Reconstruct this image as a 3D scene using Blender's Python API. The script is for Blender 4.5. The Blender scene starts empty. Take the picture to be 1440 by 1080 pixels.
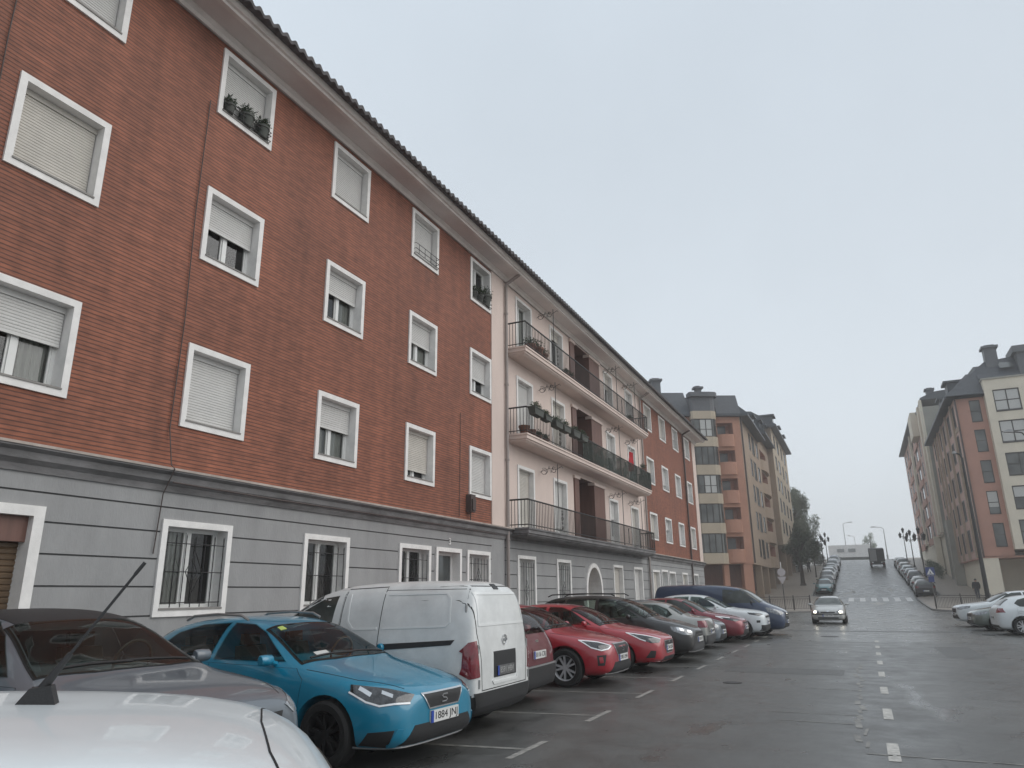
import bpy, bmesh, math, random
from mathutils import Vector, Matrix
from mathutils.bvhtree import BVHTree
R = math.radians
C = bpy.context.scene.collection
SC = bpy.context.scene
H = 1.67                      # eye height
rnd = random.Random(7)

# ------------------------------------------------------------------ camera, sky, sun, exposure
cd = bpy.data.cameras.new("camera"); cam = bpy.data.objects.new("camera", cd); C.objects.link(cam)
SC.camera = cam
cd.sensor_fit = 'HORIZONTAL'; cd.sensor_width = 36; cd.lens = 36 * 1014.96 / 1440
cd.clip_start = 0.05; cd.clip_end = 6000
PSI, TH, RO = 0.4356, 0.2833, -0.011
Fv = Vector((math.cos(PSI) * math.cos(TH), math.sin(PSI) * math.cos(TH), math.sin(TH)))
Rv = Vector((math.sin(PSI), -math.cos(PSI), 0)); Uv = Rv.cross(Fv)
c_, s_ = math.cos(RO), math.sin(RO); Rv, Uv = c_ * Rv + s_ * Uv, -s_ * Rv + c_ * Uv
mw = Matrix((Rv, Uv, -Fv)).transposed().to_4x4(); mw.translation = Vector((0, 0, H)); cam.matrix_world = mw

w = bpy.data.worlds.new("World"); SC.world = w; w.use_nodes = True
nt = w.node_tree; bg = nt.nodes["Background"]
sky = nt.nodes.new("ShaderNodeTexSky"); sky.sky_type = 'NISHITA'; sky.sun_disc = False
SUN_EL, SUN_AZ = R(40), R(-75)          # azimuth measured from +X towards +Y: the sun stands over the street side of the facade
sky.sun_elevation = SUN_EL; sky.sun_rotation = R(90) - SUN_AZ
sky.air_density = 1.0; sky.dust_density = 5.0
# overcast: the clear sky is veiled by an even sheet of cloud, a little brighter towards the horizon
tc = nt.nodes.new("ShaderNodeTexCoord"); sep = nt.nodes.new("ShaderNodeSeparateXYZ")
nz = nt.nodes.new("ShaderNodeTexNoise"); nz.inputs["Scale"].default_value = 1.6; nz.inputs["Detail"].default_value = 4
nt.links.new(tc.outputs["Generated"], sep.inputs[0]); nt.links.new(tc.outputs["Generated"], nz.inputs["Vector"])
ramp = nt.nodes.new("ShaderNodeValToRGB")
ramp.color_ramp.elements[0].position = 0.0; ramp.color_ramp.elements[0].color = (0.74, 0.80, 0.85, 1)
ramp.color_ramp.elements[1].position = 0.75; ramp.color_ramp.elements[1].color = (0.67, 0.75, 0.83, 1)
nt.links.new(sep.outputs["Z"], ramp.inputs["Fac"])
mul = nt.nodes.new("ShaderNodeMath"); mul.operation = 'MULTIPLY_ADD'; mul.inputs[1].default_value = 0.34; mul.inputs[2].default_value = 0.89
nt.links.new(nz.outputs["Fac"], mul.inputs[0])
side = nt.nodes.new("ShaderNodeMapRange"); side.inputs[1].default_value = -.5; side.inputs[2].default_value = .8; side.inputs[3].default_value = .78; side.inputs[4].default_value = .98   # thinner cloud over the roofs
nt.links.new(sep.outputs["Y"], side.inputs[0]); nt.links.new(side.outputs[0], mul.inputs[2])
sc_ = nt.nodes.new("ShaderNodeVectorMath"); sc_.operation = 'SCALE'
nt.links.new(ramp.outputs["Color"], sc_.inputs[0]); nt.links.new(mul.outputs[0], sc_.inputs["Scale"])
k10 = nt.nodes.new("ShaderNodeVectorMath"); k10.operation = 'SCALE'; k10.inputs["Scale"].default_value = 10.0
nt.links.new(sc_.outputs[0], k10.inputs[0])
mx = nt.nodes.new("ShaderNodeMix"); mx.data_type = 'RGBA'; mx.inputs["Factor"].default_value = 0.9
nt.links.new(sky.outputs[0], mx.inputs["A"]); nt.links.new(k10.outputs[0], mx.inputs["B"])
nt.links.new(mx.outputs["Result"], bg.inputs["Color"])
bg.inputs["Strength"].default_value = 0.1
sl = bpy.data.lights.new("sun", 'SUN'); so = bpy.data.objects.new("sun", sl); C.objects.link(so)
sl.energy = 1.45; sl.angle = R(60); sl.color = (1, .97, .93)
so.rotation_euler = Vector((-math.cos(SUN_EL) * math.cos(SUN_AZ), -math.cos(SUN_EL) * math.sin(SUN_AZ), -math.sin(SUN_EL))).to_track_quat('-Z', 'Y').to_euler()
SC.view_settings.view_transform = 'Standard'; SC.view_settings.look = 'None'; SC.view_settings.exposure = 0.0; SC.view_settings.gamma = 1
SC.cycles.max_bounces = 6; SC.cycles.diffuse_bounces = 3; SC.cycles.glossy_bounces = 3; SC.cycles.volume_bounces = 1

# ------------------------------------------------------------------ helpers
class MB:
    def __init__(s): s.v = []; s.f = []; s.m = []; s.M = None; s.k = 0
    def add(s, vs, fs):
        n = len(s.v)
        for p in vs:
            p = Vector(p); s.v.append(s.M @ p if s.M else p)
        for f in fs: s.f.append([i + n for i in f]); s.m.append(s.k)
        return s
    def box(s, x0, x1, y0, y1, z0, z1):
        return s.add([(x, y, z) for z in (z0, z1) for y in (y0, y1) for x in (x0, x1)],
                     [(0, 2, 3, 1), (4, 5, 7, 6), (0, 1, 5, 4), (2, 6, 7, 3), (0, 4, 6, 2), (1, 3, 7, 5)])
    def quad(s, a, b, c, d): return s.add([a, b, c, d], [(0, 1, 2, 3)])
    def prism(s, pts, axis, a, b):
        def P(u, v, t): return {'x': (t, u, v), 'y': (u, t, v), 'z': (u, v, t)}[axis]
        n = len(pts)
        return s.add([P(u, v, a) for u, v in pts] + [P(u, v, b) for u, v in pts],
                     [list(range(n))[::-1], list(range(n, 2 * n))] + [(i, (i + 1) % n, (i + 1) % n + n, i + n) for i in range(n)])
    def tube(s, pts, r, n=6, r1=None, cap=True):
        pts = [Vector(p) for p in pts]; L = len(pts); vs = []; fs = []
        up = None
        for i, p in enumerate(pts):
            t = (pts[min(i + 1, L - 1)] - pts[max(i - 1, 0)]).normalized()
            if up is None: up = t.orthogonal().normalized()
            else:
                up = (up - t * up.dot(t))
                up = up.normalized() if up.length > 1e-6 else t.orthogonal().normalized()
            sd = t.cross(up); rr = r if r1 is None else r + (r1 - r) * i / max(1, L - 1)
            for k in range(n):
                a = 2 * math.pi * k / n; vs.append(p + (up * math.cos(a) + sd * math.sin(a)) * rr)
        for i in range(L - 1):
            for k in range(n): fs.append((i * n + k, i * n + (k + 1) % n, (i + 1) * n + (k + 1) % n, (i + 1) * n + k))
        if cap: fs += [list(range(n))[::-1], [(L - 1) * n + k for k in range(n)]]
        return s.add(vs, fs)
    def lathe(s, prof, n=24, axis='z', close=False):
        vs = []; fs = []; L = len(prof)
        for k in range(n):
            a = 2 * math.pi * k / n
            for r, t in prof:
                x, y = r * math.cos(a), r * math.sin(a)
                vs.append({'z': (x, y, t), 'y': (x, t, y), 'x': (t, x, y)}[axis])
        for k in range(n):
            for i in range(L if close else L - 1):
                j = (i + 1) % L
                fs.append((k * L + i, ((k + 1) % n) * L + i, ((k + 1) % n) * L + j, k * L + j))
        return s.add(vs, fs)
    def mesh(s, name, mats, smooth=None):
        me = bpy.data.meshes.new(name); me.from_pydata(s.v, [], s.f)
        for m in (mats if isinstance(mats, (list, tuple)) else [mats]): me.materials.append(m)
        if any(s.m): me.polygons.foreach_set("material_index", s.m)
        fix(me, smooth); return me
    def build(s, name, mats, parent=None, smooth=None, world=False):
        return link(name, s.mesh(name, mats, smooth), parent, world=world)

def fix(me, smooth=None):
    bm = bmesh.new(); bm.from_mesh(me)
    bmesh.ops.recalc_face_normals(bm, faces=bm.faces); bm.to_mesh(me); bm.free()
    if smooth:
        me.polygons.foreach_set("use_smooth", [True] * len(me.polygons)); me.set_sharp_from_angle(angle=R(smooth))
    me.update()

def link(name, me, parent=None, loc=(0, 0, 0), world=False):
    o = bpy.data.objects.new(name, me); C.objects.link(o); o.location = loc
    if parent:
        o.parent = parent
        if world: o.location = -parent.location
    return o
def tag(o, label, cat, group=None, kind=None):
    if label: o['label'] = label
    if cat: o['category'] = cat
    if group: o['group'] = group
    if kind: o['kind'] = kind
    return o
def thing(name, label, cat, loc=(0, 0, 0), rz=0, group=None):
    o = bpy.data.objects.new(name, None); C.objects.link(o); o.location = loc; o.rotation_euler = (0, 0, rz)
    o.empty_display_size = .1
    return tag(o, label, cat, group)
def struct(o): o['kind'] = 'structure'; return o
def dup(root, loc, rz=0, label=None, group=None, scale=None):
    r = root.copy(); C.objects.link(r); r.location = loc; r.rotation_euler = (0, 0, rz)
    if scale: r.scale = scale
    if label: r['label'] = label
    if group: r['group'] = group
    for ch in list(root.children):
        c = ch.copy(); C.objects.link(c); c.parent = r
        for g in list(ch.children):
            d = g.copy(); C.objects.link(d); d.parent = c
    return r

# ------------------------------------------------------------------ materials
def mat(name, col, rough=.6, metal=0., coat=0., var=0., vscale=3., bump=0., bscale=40., spec=None, emit=0, detail=6, stretch=(1, 1, 1)):
    m = bpy.data.materials.new(name); m.use_nodes = True; n = m.node_tree; b = n.nodes["Principled BSDF"]
    b.inputs["Base Color"].default_value = (*col, 1); b.inputs["Roughness"].default_value = rough; b.inputs["Metallic"].default_value = metal
    b.inputs["Coat Weight"].default_value = coat; b.inputs["Coat Roughness"].default_value = .04
    if spec is not None: b.inputs["Specular IOR Level"].default_value = spec
    if emit: b.inputs["Emission Color"].default_value = (*col, 1); b.inputs["Emission Strength"].default_value = emit
    if var or bump:
        t = n.nodes.new("ShaderNodeTexCoord"); mp = n.nodes.new("ShaderNodeMapping"); mp.inputs["Scale"].default_value = stretch
        n.links.new(t.outputs["Object"], mp.inputs["Vector"])
    if var:
        x = n.nodes.new("ShaderNodeTexNoise"); x.inputs["Scale"].default_value = vscale; x.inputs["Detail"].default_value = detail; x.inputs["Roughness"].default_value = .65
        n.links.new(mp.outputs[0], x.inputs["Vector"])
        cr = n.nodes.new("ShaderNodeMapRange"); cr.inputs[1].default_value = .3; cr.inputs[2].default_value = .7
        cr.inputs[3].default_value = 1 - var; cr.inputs[4].default_value = 1 + var
        n.links.new(x.outputs["Fac"], cr.inputs[0])
        v = n.nodes.new("ShaderNodeVectorMath"); v.operation = 'SCALE'; v.inputs[0].default_value = col
        n.links.new(cr.outputs[0], v.inputs["Scale"]); n.links.new(v.outputs[0], b.inputs["Base Color"])
    if bump:
        y = n.nodes.new("ShaderNodeTexNoise"); y.inputs["Scale"].default_value = bscale; y.inputs["Detail"].default_value = 5
        n.links.new(mp.outputs[0], y.inputs["Vector"])
        bp = n.nodes.new("ShaderNodeBump"); bp.inputs["Strength"].default_value = bump; bp.inputs["Distance"].default_value = .02
        n.links.new(y.outputs["Fac"], bp.inputs["Height"]); n.links.new(bp.outputs[0], b.inputs["Normal"])
    return m

def brick(name, c1, c2, mortar, bw=.27, rh=.062, ms=.011):
    m = bpy.data.materials.new(name); m.use_nodes = True; n = m.node_tree; b = n.nodes["Principled BSDF"]
    t = n.nodes.new("ShaderNodeTexCoord"); sp = n.nodes.new("ShaderNodeSeparateXYZ"); cb = n.nodes.new("ShaderNodeCombineXYZ")
    ad = n.nodes.new("ShaderNodeMath"); ad.operation = 'ADD'
    n.links.new(t.outputs["Object"], sp.inputs[0]); n.links.new(sp.outputs[0], ad.inputs[0]); n.links.new(sp.outputs[1], ad.inputs[1])
    n.links.new(ad.outputs[0], cb.inputs[0]); n.links.new(sp.outputs[2], cb.inputs[1])
    bt = n.nodes.new("ShaderNodeTexBrick"); bt.inputs["Scale"].default_value = 1; bt.inputs["Brick Width"].default_value = bw
    bt.inputs["Row Height"].default_value = rh; bt.inputs["Mortar Size"].default_value = ms; bt.inputs["Mortar Smooth"].default_value = .3
    bt.inputs["Color1"].default_value = (*c1, 1); bt.inputs["Color2"].default_value = (*c2, 1); bt.inputs["Mortar"].default_value = (*mortar, 1)
    bt.inputs["Bias"].default_value = -.1
    n.links.new(cb.outputs[0], bt.inputs["Vector"])
    def noise(sc, det, lo, hi, st=(1, 1, 1)):
        mp = n.nodes.new("ShaderNodeMapping"); mp.inputs["Scale"].default_value = st; n.links.new(t.outputs["Object"], mp.inputs["Vector"])
        x = n.nodes.new("ShaderNodeTexNoise"); x.inputs["Scale"].default_value = sc; x.inputs["Detail"].default_value = det
        n.links.new(mp.outputs[0], x.inputs["Vector"])
        r = n.nodes.new("ShaderNodeMapRange"); r.inputs[1].default_value = .32; r.inputs[2].default_value = .68; r.inputs[3].default_value = lo; r.inputs[4].default_value = hi
        n.links.new(x.outputs["Fac"], r.inputs[0]); return r.outputs[0]
    k = n.nodes.new("ShaderNodeMath"); k.operation = 'MULTIPLY'
    n.links.new(noise(.5, 5, .88, 1.12), k.inputs[0]); n.links.new(noise(2.2, 6, .92, 1.08, (1, 1, 5)), k.inputs[1])
    k2 = n.nodes.new("ShaderNodeMath"); k2.operation = 'MULTIPLY'
    k3 = n.nodes.new("ShaderNodeMath"); k3.operation = 'MULTIPLY'; n.links.new(k.outputs[0], k3.inputs[0]); n.links.new(noise(1.6, 4, .84, 1.08, (2.2, 2.2, .22)), k3.inputs[1])     # rain streaks
    n.links.new(k3.outputs[0], k2.inputs[0]); n.links.new(noise(1, 3, .82, 1.2, (4.5, 4.5, 16)), k2.inputs[1])
    v = n.nodes.new("ShaderNodeVectorMath"); v.operation = 'SCALE'
    n.links.new(bt.outputs["Color"], v.inputs[0]); n.links.new(k2.outputs[0], v.inputs["Scale"])
    n.links.new(v.outputs[0], b.inputs["Base Color"]); b.inputs["Roughness"].default_value = .7
    bp = n.nodes.new("ShaderNodeBump"); bp.inputs["Strength"].default_value = .6; bp.inputs["Distance"].default_value = .012; bp.invert = True
    n.links.new(bt.outputs["Fac"], bp.inputs["Height"]); n.links.new(bp.outputs[0], b.inputs["Normal"])
    return m

def wet_asphalt():
    m = bpy.data.materials.new("wet asphalt"); m.use_nodes = True; n = m.node_tree; b = n.nodes["Principled BSDF"]
    t = n.nodes.new("ShaderNodeTexCoord")
    def noise(sc, det, st=(1, 1, 1)):
        mp = n.nodes.new("ShaderNodeMapping"); mp.inputs["Scale"].default_value = st; n.links.new(t.outputs["Object"], mp.inputs["Vector"])
        x = n.nodes.new("ShaderNodeTexNoise"); x.inputs["Scale"].default_value = sc; x.inputs["Detail"].default_value = det; x.inputs["Roughness"].default_value = .6
        n.links.new(mp.outputs[0], x.inputs["Vector"]); return x.outputs["Fac"]
    def rng(s, a, b_, c, d):
        r = n.nodes.new("ShaderNodeMapRange"); r.inputs[1].default_value = a; r.inputs[2].default_value = b_; r.inputs[3].default_value = c; r.inputs[4].default_value = d
        n.links.new(s, r.inputs[0]); return r.outputs[0]
    def mth(op, a, b_):
        k = n.nodes.new("ShaderNodeMath"); k.operation = op; n.links.new(a, k.inputs[0]); n.links.new(b_, k.inputs[1]); return k.outputs[0]
    big = noise(.35, 6, (.6, 1.3, 1)); mid = noise(1.7, 6); fine = noise(90, 3); grit = noise(300, 2)
    sx = n.nodes.new("ShaderNodeSeparateXYZ"); n.links.new(t.outputs["Object"], sx.inputs[0])
    pud = mth('MULTIPLY', rng(noise(.55, 5, (.4, 1.3, 1)), .60, .70, 0, .8), rng(sx.outputs["X"], 40, 52, 1, 0))      # water lies only where the road is level
    val = mth('MULTIPLY', mth('MULTIPLY', rng(big, .3, .7, .78, 1.25), rng(mid, .3, .7, .88, 1.12)), mth('MULTIPLY', rng(fine, .3, .7, .68, 1.32), rng(grit, .35, .75, .6, 1.9)))
    # a band of older, smoother and lighter asphalt and repaired strips across the road
    val = mth('MULTIPLY', val, rng(sx.outputs["X"], 28.3, 28.7, .92, 1.25))      # the junction was resurfaced: paler and smoother beyond the seam
    v = n.nodes.new("ShaderNodeVectorMath"); v.operation = 'SCALE'; v.inputs[0].default_value = (.083, .0825, .079)
    n.links.new(val, v.inputs["Scale"])
    vo = n.nodes.new("ShaderNodeTexVoronoi"); vo.feature = 'DISTANCE_TO_EDGE'; vo.inputs["Scale"].default_value = .33
    wv = n.nodes.new("ShaderNodeVectorMath"); wv.operation = 'MULTIPLY_ADD'; wn = n.nodes.new("ShaderNodeTexNoise"); wn.inputs["Scale"].default_value = 1.3; wn.inputs["Detail"].default_value = 5
    n.links.new(t.outputs["Object"], wn.inputs["Vector"]); n.links.new(wn.outputs["Color"], wv.inputs[0]); wv.inputs[1].default_value = (1.1, 1.1, 0); n.links.new(t.outputs["Object"], wv.inputs[2]); n.links.new(wv.outputs[0], vo.inputs["Vector"])
    crk = mth('MAXIMUM', rng(vo.outputs["Distance"], .0, .006, .45, 1), rng(noise(.5, 2), .47, .53, 0, 1))       # cracks here and there
    v2 = n.nodes.new("ShaderNodeVectorMath"); v2.operation = 'SCALE'; n.links.new(v.outputs[0], v2.inputs[0]); n.links.new(crk, v2.inputs["Scale"]); v = v2
    mxc = n.nodes.new("ShaderNodeMix"); mxc.data_type = 'RGBA'; mxc.inputs["B"].default_value = (.04, .039, .037, 1)
    n.links.new(pud, mxc.inputs["Factor"]); n.links.new(v.outputs[0], mxc.inputs["A"]); n.links.new(mxc.outputs["Result"], b.inputs["Base Color"])
    n.links.new(mth('MULTIPLY', rng(pud, 0, 1, 1, .22), mth('MULTIPLY', rng(mid, .3, .7, .24, .46), rng(sx.outputs["X"], 28.3, 28.7, 1.05, .88))), b.inputs["Roughness"])
    b.inputs["Specular IOR Level"].default_value = .55
    bp = n.nodes.new("ShaderNodeBump"); bp.inputs["Strength"].default_value = .35; bp.inputs["Distance"].default_value = .006
    hgt = mth('MULTIPLY', fine, rng(pud, 0, 1, 1, .05)); n.links.new(hgt, bp.inputs["Height"]); n.links.new(bp.outputs[0], b.inputs["Normal"])
    return m

def paint_mat(name, col, metal=.0, rough=.35, dirt=.1, coat=1.):
    m = mat(name, col, rough, metal, coat, var=dirt, vscale=2.5)
    n = m.node_tree; b = n.nodes["Principled BSDF"]
    t = n.nodes.new("ShaderNodeTexCoord"); x = n.nodes.new("ShaderNodeTexNoise"); x.inputs["Scale"].default_value = 3.; x.inputs["Detail"].default_value = 6
    n.links.new(t.outputs["Object"], x.inputs["Vector"])
    r = n.nodes.new("ShaderNodeMapRange"); r.inputs[3].default_value = .01; r.inputs[4].default_value = .07; n.links.new(x.outputs["Fac"], r.inputs[0])
    n.links.new(r.outputs[0], b.inputs["Coat Roughness"])
    # rain drops
    vo = n.nodes.new("ShaderNodeTexVoronoi"); vo.inputs["Scale"].default_value = 70; n.links.new(t.outputs["Object"], vo.inputs["Vector"])
    rr = n.nodes.new("ShaderNodeMapRange"); rr.inputs[1].default_value = .1; rr.inputs[2].default_value = .35; rr.inputs[3].default_value = 1; rr.inputs[4].default_value = 0
    n.links.new(vo.outputs["Distance"], rr.inputs[0])
    bp = n.nodes.new("ShaderNodeBump"); bp.inputs["Strength"].default_value = .05; bp.inputs["Distance"].default_value = .001
    n.links.new(rr.outputs[0], bp.inputs["Height"]); n.links.new(bp.outputs[0], b.inputs["Coat Normal"])
    return m

M = {}
M['brick'] = brick("red facing brick", (.282, .098, .054), (.25, .086, .048), (.115, .047, .033), bw=90, ms=.010)
M['white'] = mat("white painted render", (.79, .77, .745), .75, var=.11, vscale=3.5, bump=.15, bscale=60)
M['cream'] = mat("pale cream render", (.68, .56, .50), .85, var=.07, vscale=.9, bump=.2, bscale=90, stretch=(1, 1, .4))
M['grey'] = mat("grey painted render", (.30, .299, .298), .8, var=.11, vscale=2.6, bump=.3, bscale=40, detail=9, stretch=(1, 1, .3))
M['groove'] = mat("dark groove", (.10, .10, .10), .9)
M['ledge'] = mat("weathered ledge", (.17, .165, .165), .85, var=.45, vscale=3, bump=.3, bscale=30, stretch=(.35, 1, 1))
M['ledgecap'] = mat("pale ledge cap", (.42, .36, .32), .85, var=.25, vscale=3)
M['soffit'] = mat("pale soffit", (.74, .68, .65), .9, var=.08, vscale=1)
M['gutter'] = mat("white gutter", (.78, .73, .69), .6, var=.12, vscale=2)
M['tile'] = mat("dark clay tile", (.075, .068, .07), .7, var=.4, vscale=5, bump=.3, bscale=25)
M['shutter'] = mat("white shutter slats", (.60, .59, .57), .55, var=.05, vscale=4)
M['shutter_c'] = mat("cream shutter slats", (.56, .53, .48), .6, var=.08, vscale=3)
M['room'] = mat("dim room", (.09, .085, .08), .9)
M['curtain'] = mat("net curtain", (.50, .49, .47), .9)
def clear_glass():
    m = bpy.data.materials.new("clear window glass"); m.use_nodes = True; n = m.node_tree; n.nodes.clear()
    o = n.nodes.new("ShaderNodeOutputMaterial"); mx_ = n.nodes.new("ShaderNodeMixShader"); tr = n.nodes.new("ShaderNodeBsdfTransparent"); gl = n.nodes.new("ShaderNodeBsdfGlossy"); fr_ = n.nodes.new("ShaderNodeFresnel")
    tr.inputs["Color"].default_value = (.8, .84, .82, 1); gl.inputs["Roughness"].default_value = .03; fr_.inputs["IOR"].default_value = 1.75
    n.links.new(fr_.outputs[0], mx_.inputs[0]); n.links.new(tr.outputs[0], mx_.inputs[1]); n.links.new(gl.outputs[0], mx_.inputs[2]); n.links.new(mx_.outputs[0], o.inputs["Surface"]); return m
M['clearglass'] = clear_glass()
M['shutter_b'] = mat("brown shutter slats", (.13, .085, .05), .5, var=.15, vscale=4)
M['pvc'] = mat("white window plastic", (.72, .72, .70), .35, var=.04)
M['glass'] = mat("window glass", (.045, .052, .052), .06, spec=.8, var=.4, vscale=1.1, detail=2)
M['sill'] = mat("grey stone sill", (.24, .225, .21), .7, var=.15)
M['iron'] = mat("black wrought iron", (.018, .017, .017), .5)
M['pipe'] = mat("grey drain pipe", (.30, .26, .24), .5, var=.1)
M['pipe_d'] = mat("dark drain pipe", (.07, .05, .045), .5, var=.1)
M['cable'] = mat("black cable", (.075, .055, .05), .7)
M['wood'] = mat("brown varnished wood", (.15, .075, .058), .5, var=.2, vscale=3, stretch=(3, 3, .4))
M['dark'] = mat("dark interior", (.02, .02, .02), .9)
M['asphalt'] = wet_asphalt()
M['patch'] = mat("fresh asphalt patch", (.068, .067, .064), .42, var=.25, vscale=60, bump=.3, bscale=120)
M['mark'] = mat("worn white road paint", (.42, .41, .38), .5, var=.45, vscale=9, bump=.2, bscale=60)
M['markw'] = mat("white road paint", (.78, .77, .75), .5, var=.08, vscale=3)
M['markmid'] = mat("scuffed road paint", (.27, .26, .24), .5, var=.5, vscale=11)
M['markold'] = mat("faded road paint", (.20, .195, .18), .5, var=.5, vscale=5)
M['pave'] = mat("wet paving", (.27, .235, .20), .45, var=.2, vscale=2, bump=.3, bscale=20)
M['kerb'] = mat("kerb stone", (.20, .195, .185), .5, var=.2, vscale=4)
M['manhole'] = mat("iron cover", (.03, .029, .028), .45, .3, bump=.5, bscale=60)
M['terra'] = mat("terracotta pot", (.16, .07, .045), .8, var=.15)
M['planter'] = mat("grey green planter", (.06, .065, .055), .7, var=.2)
M['leaf'] = mat("pot plant leaves", (.035, .06, .022), .6, var=.4, vscale=8)
M['leaf2'] = mat("dark leaves", (.05, .075, .042), .6, var=.5, vscale=.9)
M['leaf3'] = mat("grey green leaves", (.15, .18, .12), .6, var=.4, vscale=.6)
for k_ in ('leaf', 'leaf2', 'leaf3'):
    n_ = M[k_].node_tree; b_ = n_.nodes["Principled BSDF"]; t_ = n_.nodes.new("ShaderNodeBsdfTranslucent"); x_ = n_.nodes.new("ShaderNodeMixShader"); x_.inputs[0].default_value = .45
    n_.links.new(b_.inputs["Base Color"].links[0].from_socket, t_.inputs["Color"]); n_.links.new(b_.outputs[0], x_.inputs[1]); n_.links.new(t_.outputs[0], x_.inputs[2]); n_.links.new(x_.outputs[0], n_.nodes["Material Output"].inputs["Surface"])
M['bark'] = mat("bark", (.055, .045, .035), .9, var=.3, vscale=6, bump=.5, bscale=15)
M['net_'] = mat("dark green screen", (.012, .020, .016), .85, var=.2, vscale=5)
def net_mat():
    m = mat("dark green netting", (.014, .024, .018), .9, var=.3, vscale=5); n = m.node_tree; b = n.nodes["Principled BSDF"]; t = n.nodes.new("ShaderNodeTexCoord"); x = n.nodes.new("ShaderNodeTexNoise"); x.inputs["Scale"].default_value = 2.2; x.inputs["Detail"].default_value = 3
    r = n.nodes.new("ShaderNodeMapRange"); r.inputs[1].default_value = .35; r.inputs[2].default_value = .65; r.inputs[3].default_value = .45; r.inputs[4].default_value = .95; n.links.new(t.outputs["Object"], x.inputs["Vector"]); n.links.new(x.outputs["Fac"], r.inputs[0]); n.links.new(r.outputs[0], b.inputs["Alpha"]); return m
M['net'] = net_mat()
M['redcloth'] = mat("red cloth", (.42, .018, .028), .9, var=.15)
M['orange'] = mat("orange render", (.45, .235, .165), .85, var=.1, vscale=.7)
M['orange2'] = mat("salmon render", (.43, .235, .18), .85, var=.09, vscale=.7)
M['beige'] = mat("beige render", (.47, .395, .30), .85, var=.08, vscale=.7)
M['ochre'] = mat("tan render", (.36, .275, .205), .85, var=.1, vscale=.6)
M['palewall'] = mat("pale ivory render", (.66, .60, .49), .85, var=.08, vscale=.6)
M['greywall'] = mat("grey green render", (.30, .29, .255), .85, var=.08, vscale=.6)
M['pink'] = mat("dull pink render", (.50, .34, .29), .85, var=.1, vscale=.6)
M['slate'] = mat("blue grey slate", (.055, .062, .072), .55, var=.2, vscale=3, bump=.4, bscale=12)
M['slate2'] = mat("dark cladding", (.10, .105, .115), .55, var=.1, vscale=2)
M['frame_d'] = mat("dark window frame", (.035, .03, .025), .4)
M['farglass'] = mat("far window glass", (.10, .105, .10), .12, spec=.6, var=.5, vscale=.7, detail=1)
M['blind'] = mat("white blind", (.50, .50, .48), .8)
M['steel'] = mat("galvanised steel", (.35, .35, .35), .45, .6, var=.1)
M['rail'] = mat("dark railing paint", (.075, .07, .065), .5, .2)
M['tyre'] = mat("tyre rubber", (.014, .014, .014), .8, bump=.2, bscale=60)
M['alloy'] = mat("alloy rim", (.55, .55, .56), .35, .3)
M['alloy_d'] = mat("dark alloy", (.05, .05, .052), .35, .7)
M['plastic'] = mat("black bumper plastic", (.022, .022, .023), .55, bump=.1, bscale=200)
M['plastic_g'] = mat("grey bumper plastic", (.05, .05, .052), .6)
M['chrome'] = mat("chrome", (.7, .7, .7), .12, 1.)
M['autoglass'] = mat("car glass", (.040, .046, .042), .10, spec=.5, var=.5, vscale=2.2, detail=3)
M['autoglass2'] = mat("light car glass", (.075, .085, .08), .08, spec=.8, var=.5, vscale=2.2, detail=3)
M['cabin'] = mat("grey car interior", (.11, .115, .108), .9, var=.3, vscale=4)
M['seat'] = mat("dark seat cloth", (.06, .062, .06), .9)
def car_glass():
    m = clear_glass(); m.name = "tinted car glass"; n = m.node_tree
    for q in n.nodes:
        if q.type == 'BSDF_TRANSPARENT': q.inputs["Color"].default_value = (.66, .74, .69, 1)
        if q.type == 'FRESNEL': q.inputs["IOR"].default_value = 1.4
    return m
M['cabinglass'] = car_glass()
M['seam'] = mat("panel gap", (.006, .006, .006), .8)
M['lens'] = mat("headlamp lens", (.20, .21, .22), .08, .3, coat=1, var=.7, vscale=14, detail=2)
M['lensd'] = mat("dark headlamp lens", (.04, .042, .045), .06, .2, coat=1, var=.8, vscale=14, detail=2)
M['drl'] = mat("white lamp strip", (.85, .87, .88), .15, coat=1)
M['lamp_on'] = mat("lit headlamp", (1., .93, .75), .3, emit=22.)
M['red'] = mat("red tail lamp", (.17, .008, .018), .1, coat=1, var=.35, vscale=12)
M['amber'] = mat("amber lamp", (.5, .16, .02), .2, coat=1)
M['plate'] = mat("white number plate", (.66, .66, .64), .5, var=.06)
M['plateold'] = mat("grimy number plate", (.12, .12, .12), .6, var=.3, vscale=15)
M['platechar'] = mat("plate characters", (.012, .012, .014), .6)
M['platechar2'] = mat("pale plate characters", (.36, .36, .35), .6)
M['plateblue'] = mat("plate blue band", (.02, .06, .35), .5)
M['sticker'] = mat("pale green sticker", (.40, .50, .12), .7)
M['skin'] = mat("skin", (.42, .26, .19), .6)
M['coat_d'] = mat("dark coat", (.02, .02, .024), .9)
M['coat_b'] = mat("navy coat", (.03, .035, .05), .9)
M['umb'] = mat("grey umbrella cloth", (.16, .18, .19), .7)
M['signback'] = mat("sign back", (.55, .50, .50), .55)
M['signblue'] = mat("sign blue", (.03, .05, .17), .5)
M['truckbox'] = mat("truck body", (.035, .035, .036), .7, var=.2)

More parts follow.
